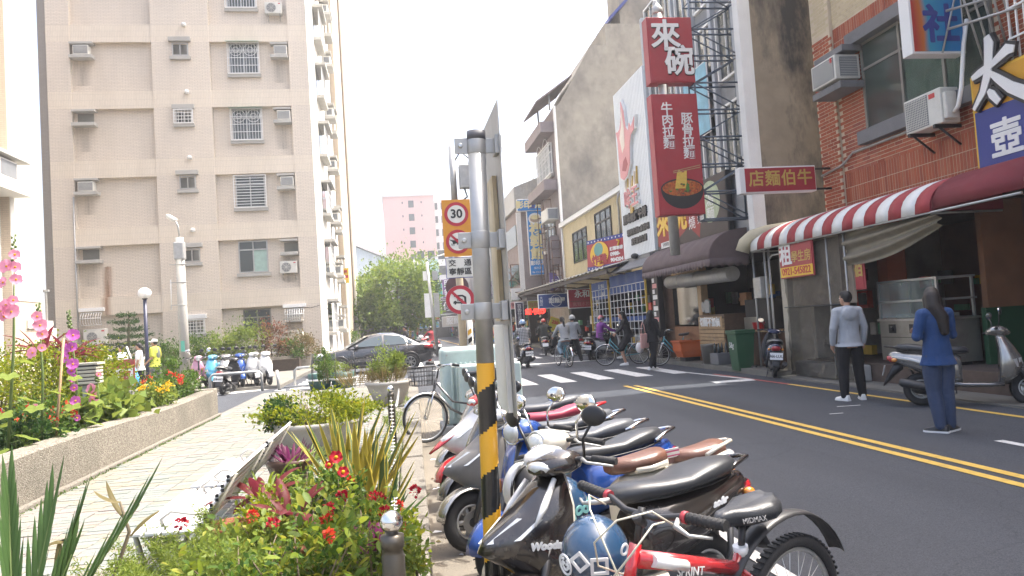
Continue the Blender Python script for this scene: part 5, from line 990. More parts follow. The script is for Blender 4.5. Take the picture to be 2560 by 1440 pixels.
for i, (y0, y1, x, h_, c) in enumerate([(62, 72, 8.4, 7.4, (.40, .36, .33)), (72, 84, 8.8, 7, (.33, .31, .30)), (84, 100, 8.0, 7.5, (.45, .42, .38)), (100, 120, 8.6, 9, (.4, .38, .38))]):
    t = thing('far_shop_house', 'far %s shop house along the right side of the street' % ('cream', 'grey', 'sandy', 'pale tall')[i], 'shop house', (12, (y0 + y1) / 2, 0), world=True); b = MB(); b.box(x, 20, y0, y1 - .05, 0, h_, mat('far_wall_%d' % i, c, .8)); b.build('wall', t)
    for k in range(int(h_ / 3) - 1):
        for q in range(3): b = MB(); b.box(x - .04, x, y0 + 1 + q * (y1 - y0) / 3, y0 + 2.6 + q * (y1 - y0) / 3, 3.7 + k * 3, 5.2 + k * 3, M_gl); b.build('window', t)
    b = MB(); b.box(x - 1.2, x, y0, y1, 2.8, 3.0, M_under); b.build('canopy', t); b = MB(); b.box(x - .02, x - .001, y0 + .3, y1 - .3, .1, 2.7, M_dkin); b.build('shop_opening', t); clutter(t, x - .9, x - .3, y0, y1, .1, 1.8, 24, (.2, .7))
for i, (y0, y1, x1, h_, c) in enumerate([(64, 80, 1.0, 3.6, (.10, .10, .10)), (82, 108, .4, 6.5, (.35, .33, .30))]):
    t = thing('far_left_shop', 'far %s on the left side of the street' % ('dark low market stall row', 'grey shop block'), 'building', (0, (y0 + y1) / 2, 0), world=True) if 0 else thing('far_left_shop', ('dark low stall row on the left at the far street end', 'grey shop block behind the dark stall row at the far left')[i], 'building', (0, (y0 + y1) / 2, 0), world=True)
    b = MB(); b.box(-14 if i else -6, x1, y0, y1, 0, h_, mat('far_left_%d' % i, c, .8)); b.build('wall', t); clutter(t, x1 + .05, x1 + .8, y0, y1, .1, 2.2, 40, (.2, .8))
# ================================================================ SCOOTERS, BICYCLES, CAR
M_lens = mat('lamp_lens', (.55, .56, .55), .08, .3, var=.25, vs=30, coat=1); M_tail = mat('tail_lamp_red', (.32, .012, .02), .12, coat=1, var=.1); M_amber = mat('indicator_amber', (.6, .22, .03), .15, coat=1)
M_seatb = mat('black_vinyl_seat', (.028, .030, .034), .36, var=.15, vs=6, bump=.15, bs=200); M_seatbr = mat('brown_leather_seat', (.13, .06, .04), .35, var=.25, vs=6, bump=.2, bs=90); M_seatg = mat('grey_vinyl_seat', (.075, .08, .09), .42, var=.15, bump=.15, bs=200)
M_mirror = mat('mirror_glass', (.62, .64, .66), .03, 1., var=.02); M_eng = mat('engine_casting', (.06, .06, .062), .5, .5, var=.25, vs=8); M_plate = mat('number_plate_white', (.66, .66, .65), .4, var=.04)
def paint(name, c, metal=.0): return mat(name, c, .22, metal, var=.05, vs=1.5, coat=.9, dirt=.28, dirtcol=(.16, .15, .135), ds=5)
P_blk, P_wht, P_blue, P_redp = paint('gloss_black', (.012, .011, .012)), paint('gloss_white', (.66, .66, .65)), paint('gloss_blue', (.012, .07, .32), .3), paint('gloss_red', (.42, .015, .02))
P_cream, P_silv, P_grey, P_dkbl = paint('gloss_cream', (.60, .56, .47)), paint('silver_paint', (.36, .35, .33), .7), paint('graphite_paint', (.10, .10, .105), .5), paint('deep_blue_paint', (.02, .03, .09), .2)
P_pink, P_brn, P_sky, P_teal = paint('dull_pink_paint', (.45, .22, .30)), paint('brown_black_paint', (.017, .013, .012)), paint('sky_blue_paint', (.10, .42, .62), .2), paint('teal_paint', (.06, .30, .36))
def se(cx, hw, zb, zt, n=16, p=2.6, y0=0.):
    zc, hz = (zb + zt) / 2, (zt - zb) / 2; r = []
    for k in range(n):
        a = 2 * PI * k / n; c, s_ = math.cos(a), math.sin(a)
        r.append(Vector((cx, y0 + hw * math.copysign(abs(c) ** (2 / p), c), zc + hz * math.copysign(abs(s_) ** (2 / p), s_))))
    return r
def curve_rows(xs, *cols): return list(zip(xs, *cols))
def scooter(loc, head, label, body=P_blk, inner=None, seat=M_seatb, sw=1., style='modern', lean=5., steer=0., plate=None, group=None, low=False, mirrors=True, front2=None, tailc=None, two_seat=False, rail=M_galv, sc=1., box=False):
    """a step-through scooter; +x is forward"""
    inner = inner or M_dark; front2 = front2 or body; tailc = tailc or body
    R = thing('parked_scooter', label, 'scooter', loc, rad(head), group); R.rotation_euler = (rad(lean), 0, rad(head)); R.scale = (sc, sc, sc)
    S = Matrix.Translation((.40, 0, 0)) @ Matrix.Rotation(rad(steer), 4, Vector((-.35, 0, 1))) @ Matrix.Translation((-.40, 0, 0)); I4 = Matrix.Identity(4); nn = 14 if low else 28
    def wheel(x, T):
        b = MB(); b.torus((x, 0, .225), Y_, .17, .055, M_rub, nn, 8, None, ry=.05)
        if not low:
            for k in range(26): a = 2 * PI * k / 26; b.add([(x + math.cos(a + q) * r_, y, .225 + math.sin(a + q) * r_) for q, y, r_ in ((0, -.035, .2235), (.06, .0, .2275), (.1, .0, .2275), (.04, -.035, .2235))], [(0, 1, 2, 3), (3, 2, 1, 0)], M_dark)
        wl = b.build('wheel', R, M=T); b = MB(); b.torus((x, 0, .225), Y_, .122, .016, M_galv, nn, 6, None, ry=.04); b.cyl((x, -.06, .225), (x, .06, .225), .035, M_eng, 10)
        for k in range(5): a = 2 * PI * k / 5; b.cyl((x, 0, .225), (x + .12 * math.cos(a), 0, .225 + .12 * math.sin(a)), .018, M_galv, 6)
        if not low: b.cyl((x, .05, .225), (x, .055, .225), .085, M_steel, 18)
        b.build('rim', wl)
    wheel(.64, S); wheel(-.60, I4)
    b = MB()
    for y in (-.075, .075): b.cyl((.64, y, .225), (.49, y, .62), .022, M_eng, 8)
    b.cyl((.49, 0, .6), (.36, 0, .98), .03, M_eng, 8); b.build('fork', R, M=S)
    b = MB(); rg = []
    for k in range(11):
        a = rad(8 + 150 * k / 10); w_ = .075 * (1 - .45 * abs(k - 5) / 5 * (k > 5)); r0 = .262
        rg.append([Vector((.64 + (r0 - .012 * abs(q) / 2) * math.cos(a), w_ * q / 2, .225 + (r0 - .016 * q * q / 4) * math.sin(a))) for q in (-2, -1, 0, 1, 2)])
    b.loft(rg, front2, False, True, False); b.build('front_fender', R, M=S, solid=.006)
    # apron / leg shield
    if style == 'sport': rows = [(.30, .40, .32, .10), (.42, .55, .33, .15), (.53, .70, .33, .175), (.60, .80, .33, .16), (.66, .76, .34, .17), (.76, .60, .34, .19), (.86, .47, .33, .15), (.93, .40, .32, .10)]
    elif style == 'retro': rows = [(.28, .42, .33, .15), (.40, .47, .35, .20), (.54, .49, .37, .215), (.68, .47, .37, .20), (.80, .44, .36, .16), (.92, .40, .34, .10)]
    else: rows = [(.28, .42, .32, .13), (.40, .54, .33, .19), (.52, .60, .34, .215), (.64, .58, .35, .215), (.76, .52, .35, .18), (.87, .45, .34, .14), (.94, .40, .33, .09)]
    rg = []; n = 12
    for z, xf, xb, hw in rows:
        r = []
        for k in range(n + 1): a = -PI / 2 + PI * k / n; r.append(Vector((xb + (xf - xb) * abs(math.cos(a)) ** .8, hw * math.sin(a), z)))
        rg.append(r)
    b = MB(); b.loft(rg, body, False, True, False); ap = b.build('front_apron', R, solid=.008)
    b = MB(); rgb = [[Vector((xb - .004 + .02 * (q == 0), hw * q * .985, z)) for q in (-1, -.5, 0, .5, 1)] for z, xf, xb, hw in rows]; b.loft(rgb, inner, False, True, False); b.build('leg_shield', R, solid=.02)
    if style != 'retro':
        b = MB(); z0, z1 = (.50, .60) if style == 'modern' else (.64, .72)
        for s_ in (-1, 1):
            pts = []
            for z, a0 in ((z0, .25), (z0, .95), (z1, 1.15), (z1 + .02, .5)):
                i = max(k for k in range(len(rows) - 1) if rows[k][0] <= z); t_ = (z - rows[i][0]) / (rows[i + 1][0] - rows[i][0]); xf, xb, hw = [rows[i][q] * (1 - t_) + rows[i + 1][q] * t_ for q in (1, 2, 3)]
                pts.append(Vector((xb + (xf - xb) * abs(math.cos(a0)) ** .8 + .010, s_ * (hw * math.sin(a0) + .005), z)))
            b.add(pts, [(0, 1, 2, 3) if s_ > 0 else (3, 2, 1, 0)], M_lens)
        b.build('nose_lamp', ap, solid=.008)
    else:
        for s_ in (-1, 1): b = MB(); b.ell((.47, s_ * .15, .62), (.035, .03, .05), M_amber, 8, 6); b.build('indicator', ap)
    b = MB(); b.loft([se(x, w_, z0, z1, 12, 4) for x, w_, z0, z1 in ((-.22, .15, .25, .33), (-.1, .17, .24, .31), (.2, .17, .24, .305), (.36, .15, .25, .32))], inner, True); b.build('floorboard', R)
    xs = (-.10, -.16, -.3, -.5, -.7, -.84, -.93, -.97); b = MB()
    b.loft([se(*r) for r in zip(xs, (.11, .15, .185, .195, .165, .125, .085, .04), (.30, .30, .33, .40, .49, .56, .61, .65), (.66, .70, .71, .725, .745, .76, .755, .73))], body, True); rb = b.build('rear_body', R)
    b = MB(); b.loft([se(*r) for r in zip((-.35, -.5, -.7, -.86, -.96), (.19, .2, .172, .13, .08), (.44, .47, .55, .6, .65), (.58, .63, .69, .71, .71))], tailc, True); b.build('side_panel', R)
    if two_seat:
        for xs_, nm in (((-.06, -.1, -.2, -.32, -.44, -.48), 'seat'), ((-.54, -.58, -.68, -.8, -.9, -.93), 'pillion_seat')):
            b = MB(); b.loft([se(*r) for r in zip(xs_, (.05, .10, .135, .15, .13, .06), (.73, .71, .71, .71, .73, .76), (.79, .815, .815, .83, .85, .83))], seat, True); s1 = b.build(nm, R); b = MB(); b.loft([se(*r) for r in zip(xs_[2:], (.14, .155, .135, .065), (.70, .70, .71, .74), (.76, .765, .79, .80))], P_cream, True); b.build('seat_trim', s1)
    else:
        b = MB(); b.loft([se(*r) for r in zip((-.0, -.04, -.14, -.3, -.45, -.6, -.74, -.84, -.88), [q * sw for q in (.045, .085, .125, .155, .165, .165, .145, .10, .045)], (.70, .69, .69, .69, .70, .71, .73, .75, .78), (.755, .79, .805, .80, .80, .845, .86, .855, .83))], seat, True)
        st_ = b.build('seat', R)
        if not low: b = MB(); b.tube([Vector((x, s_ * w_, z)) for s_, xr in ((1, 1), (-1, -1)) for x, w_, z in [((-.0, .05, .705), (-.14, .128, .70), (-.3, .158, .70), (-.45, .168, .71), (-.6, .168, .72), (-.74, .148, .74), (-.86, .08, .77))[i] for i in (range(7) if s_ > 0 else range(6, -1, -1))]], .006, M_dark, 5); b.build('seat_piping', st_)
    # handlebar
    b = MB()
    if style == 'retro': b.loft([se(*r) for r in zip((.24, .30, .38, .45, .48), (.06, .115, .13, .115, .09), (.95, .92, .90, .91, .93), (1.0, 1.045, 1.06, 1.045, 1.02))], front2, True)
    else: b.loft([se(*r) for r in zip((.22, .28, .36, .44, .49), (.07, .14, .155, .12, .05), (.94, .93, .91, .92, .94), (.99, 1.04, 1.055, 1.02, .97))], front2, True)
    cw = b.build('handlebar_cowl', R, M=S)
    b = MB()
    if style == 'retro': b.ell((.475, 0, .975), (.035, .075, .068), M_lens, 16, 8)
    elif style == 'sport': b.ell((.46, 0, .965), (.035, .09, .035), M_lens, 12, 6)
    else: b.ell((.465, 0, .955), (.03, .06, .03), M_lens, 12, 6)
    b.build('headlight', cw)
    if style == 'retro': b = MB(); b.torus((.47, 0, .975), X_, .076, .01, M_chrome, 20, 6); b.build('headlight_ring', cw)
    b = MB(); b.loft([se(*r, 10) for r in zip((.235, .232), (.08, .08), (.955, .955), (1.01, 1.01))], M_glass, True); b.build('dashboard', cw)
    for s_ in (-1, 1):
        b = MB(); b.tube([(.33, s_ * .1, .99), (.31, s_ * .2, 1.0), (.27, s_ * .34, .985)], [.014, .014, .013], M_eng, 8); b.tube([(.30, s_ * .235, .998), (.262, s_ * .36, .982)], .019, M_rub, 8); b.build('grip', R, M=S)
        b = MB(); b.tube([(.34, s_ * .2, 1.0), (.35, s_ * .24, .985), (.30, s_ * .37, .965)], [.012, .008, .006], M_galv, 6); b.build('brake_lever', R, M=S)
        if mirrors:
            b = MB(); b.tube([(.32, s_ * .2, 1.01), (.34, s_ * .22, 1.10), (.33, s_ * .29, 1.19)], .008, M_chrome if style == 'retro' else M_dark, 6); mo = b.build('mirror', R, M=S)
            rt_ = Matrix.Rotation(rad(12 * s_), 3, 'Z'); b = MB(); b.ell((.34, s_ * .31, 1.215), (.018, .072, .052), M_dark if style != 'retro' else M_chrome, 14, 8, rot=rt_); b.build('mirror_shell', mo)
            b = MB(); q = rt_ @ Vector((-1, 0, 0)); ff = Fr(Vector((.34, s_ * .31, 1.215)) + q * .012, rt_ @ Vector((0, -1, 0))); b.disc(ff, 0, 0, .063, .044, 0, .008, M_mirror, 18); b.build('mirror_glass', mo)
    b = MB(); b.loft([se(*r, 12) for r in zip((-.90, -.95, -.985, -1.0), (.105, .10, .075, .03), (.59, .60, .625, .65), (.70, .705, .70, .68))], M_tail, True); b.build('tail_light', R)
    for s_ in (-1, 1): b = MB(); b.ell((-.90, s_ * .135, .63), (.04, .03, .028), M_amber, 8, 6); b.build('indicator', R)
    b = MB(); b.tube([(-.72, -.155, .76), (-.85, -.13, .80), (-.98, -.085, .825), (-1.01, 0, .83), (-.98, .085, .825), (-.85, .13, .80), (-.72, .155, .76)], .014, rail, 8); b.build('grab_rail', R)
    b = MB(); b.loft([se(*r, 12, 3) for r in zip((-.80, -.92, -1.02, -1.06), (.08, .085, .08, .07), (.50, .40, .30, .27), (.60, .58, .40, .30))], M_dark, True); b.build('rear_mudguard', R)
    fr = Fr((-1.06, .13, .42), (0, -1, 0), (.28, 0, 1)); b = MB(); b.fbox(fr, 0, .26, 0, .15, 0, .006, M_plate); pl = b.build('number_plate', R)
    if plate: text(plate, .085, M_blk, fr, .13, .07, .008, pl, sx=.9, bold=.002, ext=.001)
    b = MB(); b.loft([se(*r, 12, 3) for r in zip((-.18, -.3, -.5, -.66, -.72), (.09, .12, .13, .11, .06), (.16, .14, .14, .16, .2), (.34, .38, .36, .32, .27))], M_eng, True); b.build('engine', R)
    b = MB(); b.tube([(-.2, -.12, .18), (-.36, -.16, .2), (-.42, -.175, .23)], .02, M_galv, 8); b.tube([(-.42, -.175, .23), (-.46, -.177, .24), (-.82, -.19, .32), (-.86, -.19, .33)], [.03, .056, .06, .04], M_eng, 12); b.build('muffler', R)
    b = MB(); b.tube([(-.6, .16, .225), (-.66, .16, .35), (-.74, .13, .6)], .018, M_eng, 8); b.build('shock_absorber', R)
    b = MB()
    for s_ in (-1, 1): b.tube([(-.28, s_ * .10, .2), (-.34, s_ * .14, .01), (-.40, s_ * .14, .008)], .012, M_dark, 6)
    b.build('stand', R)
    if box: b = MB(); b.box(-1.12, -.74, -.19, .19, .85, 1.12, M_dark); b.build('top_box', R, bevel=.05)
    return R
def bicycle(loc, head, label, col=P_teal, lean=0., steer=0., basket=False, style='city', group=None, low=False, name='bicycle', R_=.33, cat='bicycle', fenders=True):
    T = thing(name, label, cat, loc, rad(head), group); T.rotation_euler = (rad(lean), 0, rad(head)); wb = 1.06; xf, xr = .53, -.53
    S = Matrix.Translation((.36, 0, 0)) @ Matrix.Rotation(rad(steer), 4, Vector((-.3, 0, 1))) @ Matrix.Translation((-.36, 0, 0)); I4 = Matrix.Identity(4); mtb = style == 'mtb'; tr = .026 if mtb else .017
    def wheel(x, M):
        b = MB(); b.torus((x, 0, R_), Y_, R_ - tr, tr, M_rub, 40, 8)
        if mtb and not low:
            for k in range(70): a = 2 * PI * k / 70; b.box(-.006, .006, -.02, .02, R_ - .004, R_ + .004, M_rub, Matrix.Translation((x, 0, R_)) @ Matrix.Rotation(a, 4, 'Y'))
        wl = b.build('wheel', T, M=M); b = MB(); b.torus((x, 0, R_), Y_, R_ - 2 * tr - .006, .011, M_alu, 40, 6); b.build('rim', wl)
        b = MB()
        for k in range(16 if low else 28): a = 2 * PI * k / (16 if low else 28); b.cyl((x + .018 * math.cos(a + .7), .02 * (1 - 2 * (k % 2)), R_ + .018 * math.sin(a + .7)), (x + (R_ - .06) * math.cos(a), 0, R_ + (R_ - .06) * math.sin(a)), .0016 if not low else .002, M_steel, 3)
        b.cyl((x, -.04, R_), (x, .04, R_), .02, M_steel, 10); b.build('spokes', wl)
    wheel(xf, S); wheel(xr, I4)
    hd, hdb, bb_, st_ = Vector((.33, 0, .80 if mtb else .86)), Vector((.375, 0, .66 if mtb else .70)), Vector((-.07, 0, .29)), Vector((-.22, 0, .66 if mtb else .78)); ra = Vector((xr, 0, R_)); t = .02 if mtb else .015
    b = MB()
    if mtb: b.tube([hdb + Vector((.01, 0, -.02)), bb_], .03, col, 10); b.tube([hd + Vector((.01, 0, -.05)), st_ + Vector((.03, 0, -.07))], [.032, .028], col, 10); b.cyl(st_, bb_, .021, col, 10)
    else: b.tube([hdb, Vector((.15, 0, .42)), bb_], .018, col, 8); b.tube([hd + Vector((.01, 0, -.06)), Vector((.12, 0, .52)), Vector((-.13, 0, .46))], .015, col, 8); b.cyl(st_, bb_, .016, col, 8)
    b.cyl(hdb - Vector((-.01, 0, .03)), hd, .022 if mtb else .019, col, 10)
    for s_ in (-1, 1): b.cyl(ra + Vector((0, s_ * .06, 0)), bb_ + Vector((0, s_ * .03, 0)), .01, col, 6); b.cyl(ra + Vector((0, s_ * .06, 0)), st_ + Vector((0.01, s_ * .015, -.08)), .009, col, 6)
    fm = b.build('frame', T)
    b = MB()
    for s_ in (-1, 1): b.tube([Vector((xf, s_ * .055, R_)), Vector((.44, s_ * .055, .58)), Vector((.40, s_ * .05, .68))], .013, col if mtb else M_chrome, 8)
    b.box(.37, .43, -.06, .06, .64, .68, col if mtb else M_chrome); b.cyl(hd, hd + Vector((-.03, 0, .12)), .013, M_dark, 8); b.build('fork', T, M=S)
    hz = .90 if mtb else .98; b = MB()
    if mtb: b.tube([(.28, -.33, hz + .03), (.29, -.16, hz + .02), (.31, -.07, hz), (.31, .07, hz), (.29, .16, hz + .02), (.28, .33, hz + .03)], .012, M_dark, 8); b.cyl((.30, 0, .86), (.33, 0, hz), .02, M_dark, 10); gl = [((.285, s_ * .19, hz + .022), (.28, s_ * .34, hz + .03)) for s_ in (-1, 1)]
    else: b.tube([(.12, -.28, hz + .04), (.2, -.27, hz + .06), (.29, -.12, hz + .05), (.3, 0, hz), (.29, .12, hz + .05), (.2, .27, hz + .06), (.12, .28, hz + .04)], .011, M_chrome, 8); gl = [((.20, s_ * .272, hz + .058), (.10, s_ * .282, hz + .035)) for s_ in (-1, 1)]
    hb = b.build('handlebar', T, M=S)
    for (p0, p1), s_ in zip(gl, (-1, 1)):
        b = MB(); b.cyl(p0, p1, .018, M_rub, 10)
        if mtb:
            for k in range(8): q = Vector(p0).lerp(Vector(p1), (k + .5) / 8); b.torus(q, Vector(p1) - Vector(p0), .018, .0025, M_rub, 12, 4)
            b.cyl(Vector(p0), Vector(p0).lerp(Vector(p1), -.12), .021, M_signr, 10)
        b.build('grip', hb)
        b = MB(); q = Vector(p0); e = Vector(p1)
        if mtb: b.tube([q + Vector((.01, -s_ * .03, -.01)), q + Vector((.06, s_ * .0, -.015)), q + Vector((.065, s_ * .06, -.03)), e + Vector((.03, -s_ * .03, -.04))], [.011, .010, .006, .005], M_galv, 6)
        else: b.tube([q + Vector((.03, -s_ * .01, 0)), q + Vector((.02, s_ * .02, -.03)), e + Vector((0, s_ * .02, -.03))], .005, M_galv, 6)
        b.build('brake_lever', hb)
    if mtb:
        b = MB(); b.tube([(.32, -.16, hz), (.40, -.16, .95), (.47, -.08, .93), (.50, .02, .84), (.48, .06, .74), (.43, .05, .62)], .0035, mat('pale_cable', (.5, .47, .38), .4), 5); b.tube([(.32, .16, hz), (.41, .15, .96), (.49, .07, .93), (.51, -.02, .84), (.46, -.06, .74), (.3, -.04, .66), (.1, -.04, .56)], .0035, MATS['pale_cable'], 5); b.tube([(.32, .12, hz), (.44, .18, .93), (.52, .16, .85), (.52, .08, .76), (.46, .03, .68), (.38, .03, .64)], .0035, MATS['pale_cable'], 5); b.build('brake_cable', T, M=S)
    sz = st_.z + (.10 if mtb else .07); b = MB(); b.cyl(st_ - Vector((0, 0, .05)), st_ + Vector((-.02, 0, sz - st_.z)), .0135, M_galv if not mtb else M_dark, 8); b.build('seat_post', T)
    b = MB(); sx_ = st_.x - .02; b.loft([[Vector((sx_ + x, y * hw, sz + z0 + zz * hh)) for y, zz in ((1, 0), (.95, .7), (.6, 1), (.12, .86), (-.12, .86), (-.6, 1), (-.95, .7), (-1, 0), (-.5, -.5), (.5, -.5))] for x, hw, z0, hh in ((-.15, .05, .05, .04), (-.13, .09, .03, .05), (-.07, .105, .02, .055), (.0, .075, .015, .05), (.08, .035, .02, .045), (.13, .028, .02, .04), (.15, .015, .015, .03))], M_seatb, True); sdl = b.build('saddle', T)
    if fenders:
        for x, a0, a1, M in (((xf, 20, 200, S) if not mtb else (xf, 60, 60, S)), (xr, 10 if not mtb else 28, 185 if not mtb else 150, I4)):
            if a0 == a1: continue
            b = MB(); rg = []; rr0 = R_ + .022 + (.05 if mtb else 0); N = 14
            for k in range(N + 1):
                a = rad(180 - (a0 + (a1 - a0) * k / N)) if x == xr else rad(a0 + (a1 - a0) * k / N); a = rad(a1 - (a1 - a0) * k / N) if x == xr else a; rx = rr0 + (.07 * (k / N if x != xr else (k / N)) if mtb else 0); wd = .032 if not mtb else .045 * (1 - .3 * abs(k / N - .6))
                rg.append([Vector((x + (rx - .012 * q * q) * math.cos(a), wd * q, R_ + (rx - .012 * q * q) * math.sin(a))) for q in (-1, -.5, 0, .5, 1)])
            b.loft(rg, M_dark if mtb else M_chrome, False, True, False); b.build('fender', T, M=M, solid=.004)
    b = MB(); b.cyl((-.07, -.06, .29), (-.07, .06, .29), .022, M_steel, 8); b.torus((-.07, -.05, .29), Y_, .085, .006, M_steel, 20, 4); b.cyl((-.07, -.065, .29), (.06, -.075, .19), .009, M_steel, 6); b.cyl((-.07, .065, .29), (-.2, .075, .39), .009, M_steel, 6); b.build('crank', T)
    for x, y, z in ((.06, -.12, .19), (-.2, .12, .39)): b = MB(); b.box(x - .04, x + .04, y - .045, y + .045, z - .01, z + .01, M_dark); b.build('pedal', T)
    b = MB(); b.tube([(-.07, -.05, .375), (xr, -.045, R_ + .045)], .005, M_eng, 4); b.tube([(-.07, -.05, .205), (xr, -.045, R_ - .045)], .005, M_eng, 4); b.torus((xr, -.045, R_), Y_, .045, .005, M_steel, 14, 4); b.build('chain', T)
    if not mtb:
        b = MB(); b.box(xr - .16, xr + .2, -.07, .07, .715, .73, M_chrome)
        for s_ in (-1, 1): b.cyl((xr, s_ * .07, R_), (xr - .06, s_ * .07, .715), .006, M_chrome, 5)
        b.build('rear_rack', T); b = MB(); b.cyl((xr + .02, .09, R_), (xr - .12, .2, .01), .009, M_galv, 6); b.build('kickstand', T); b = MB(); b.ell((xr - R_ + .01, 0, .55), (.02, .03, .03), M_tail, 8, 6); b.build('reflector', T)
    else: b = MB(); b.cyl((xr + .1, .06, R_), (xr + .05, .24, .01), .01, M_galv, 6); b.build('kickstand', T)
    if basket:
        b = MB(); x0, x1, z0, z1 = .40, .70, .78, 1.03; r = .0035
        for k in range(5):
            z = z0 + (z1 - z0) * k / 4; e = .02 * (1 - k / 4); p = [(x0 + e, -.16 + e, z), (x1 - e, -.16 + e, z), (x1 - e, .16 - e, z), (x0 + e, .16 - e, z), (x0 + e, -.16 + e, z)]
            for i in range(4): b.cyl(p[i], p[i + 1], r if k < 4 else .007, M_dark, 4)
        for k in range(8):
            u = k / 7
            for y in (-1, 1): b.cyl((x0 + .02 + (x1 - x0 - .04) * u, y * .14, z0), (x0 + (x1 - x0) * u, y * .16, z1), r, M_dark, 4)
            for x in (0, 1): b.cyl(((x0 + .02, x1 - .02)[x], -.14 + .28 * u, z0), ((x0, x1)[x], -.16 + .32 * u, z1), r, M_dark, 4)
            b.cyl((x0 + .02, -.14 + .28 * u, z0), (x1 - .02, -.14 + .28 * u, z0), r, M_dark, 4)
        b.build('basket', T, M=S)
    return T, sdl, fm

G1 = 'scooters parked nose-in along the kerb'
s1 = scooter((1.06, 3.64, -.05), 199, 'glossy black scooter with white trim and big black seat, nearest in the kerb row', body=P_brn, inner=P_cream, style='sport', sw=1.3, lean=9, steer=14, group=G1, sc=.94, front2=P_brn, tailc=P_blk, plate='820-NHX', rail=P_blk)
s2 = scooter((1.17, 4.25, -.05), 193, 'cream retro scooter with two separate brown leather seats', body=P_cream, inner=P_cream, seat=M_seatbr, style='retro', lean=8, steer=18, group=G1, sc=.94, two_seat=True, rail=P_cream, plate='ADQ-518')
s3 = scooter((1.10, 4.82, -.05), 201, 'bright blue retro scooter with round chrome headlight and quilted black seat', body=P_blue, inner=M_dark, style='retro', lean=8, steer=16, group=G1, sc=.94, rail=M_chrome, plate='632-LTB')
s4 = scooter((1.03, 5.5, -.05), 190, 'dull silver-grey sharp-nosed scooter with blue-grey seat', body=mat('weathered_grey_plastic', (.16, .15, .14), .45, dirt=.4, dirtcol=(.08, .075, .07), ds=5), front2=P_silv, inner=M_dark, seat=M_seatg, style='sport', lean=8, steer=12, group=G1, sc=.94, rail=M_chrome, plate='HB5-377')
s5 = scooter((1.06, 6.17, -.05), 191, 'graphite scooter with long smooth grey seat and chrome grab rail', body=P_grey, seat=M_seatg, style='modern', lean=8, steer=15, group=G1, sc=.94, rail=M_chrome, plate='159-CVN')
s6 = scooter((1.08, 6.85, -.05), 191, 'red and white sporty scooter with pointed red beak and red seat', body=P_wht, inner=M_dark, seat=mat('red_vinyl_seat', (.32, .03, .06), .4, var=.1), style='sport', lean=8, steer=12, group=G1, sc=.94, front2=P_redp, tailc=P_redp, rail=P_redp, plate='JQ7-902')
s7 = scooter((1.12, 7.55, -.05), 190, 'silver scooter with pale grey seat, farthest in the kerb row', body=P_silv, inner=M_dark, seat=M_seatg, style='modern', lean=8, steer=14, group=G1, sc=.94, plate='NCE-640')
# red beak over the red scooter's nose, white front edge and decals on the black one
def decal(parent, body, size, mt, p, u, v, bold=.004): return text(body, size, mt, Fr(p, u, v), 0, 0, 0, parent, ext=.001, bold=bold, name='decal', shear=.3)
b = MB(); b.loft([[Vector((x, y * hw, z0 + abs(y) * dz)) for y in (-1, -.5, 0, .5, 1)] for x, hw, z0, dz in ((.52, .13, .80, -.05), (.68, .11, .70, -.04), (.82, .07, .60, -.03), (.90, .02, .53, -.01))], P_redp, False, True, False); b.build('beak', s6, solid=.012)
b = MB(); b.tube([(.40, .15, .90), (.50, .185, .78), (.57, .195, .70)], [.014, .02, .006], P_wht, 8); b.tube([(.40, -.15, .90), (.50, -.185, .78), (.57, -.195, .70)], [.014, .02, .006], P_wht, 8); b.build('white_trim', s1)
b = MB(); b.loft([se(*r) for r in zip((.24, .30, .37, .43, .46), (.05, .1, .115, .09, .05), (1.0, 1.0, 1.0, .99, .98), (1.02, 1.06, 1.075, 1.04, 1.0))], P_wht, True); b.build('white_cowl_cover', s1)
decal(s1, 'Wooday', .05, M_signw, (.52, .205, .60), (-.75, .6, .0), (0.1, .2, 1)); decal(s1, 'ao&r', .05, M_signw, (-.62, .190, .62), (-1, .1, .2), (0, .1, 1)); decal(s3, 'many', .05, M_signw, (.50, .14, .68), (-.4, .9, 0), (0, .2, 1)); decal(s6, 'RACING', .06, M_redp if 0 else P_redp, (-.45, .203, .60), (-1, .05, .15), (0, .1, 1))
for par, p in ((s1, (-.80, .05, .80)), (s1, (-.88, -.02, .82)), (s2, (-.52, .06, .80))):
    b = MB(); fr = Fr(Vector(p), (-.8, .5, .1), (.3, .4, .8)); b.fbox(fr, -.05, .05, -.035, .035, 0, .003, M_signw); b.fbox(fr, -.05, .05, .008, .02, .003, .004, mat('tag_pink', (.55, .08, .2), .5)); b.fbox(fr, -.05, .05, -.025, -.015, .003, .004, MATS['tag_pink']); b.build('paper_tag', par)
b = MB(); b.loft([se(*r, 10) for r in zip((-.93, -1.0, -1.04), (.09, .08, .03), (.66, .68, .71), (.76, .77, .75))], P_wht, True); b.build('tail_cap', s2)

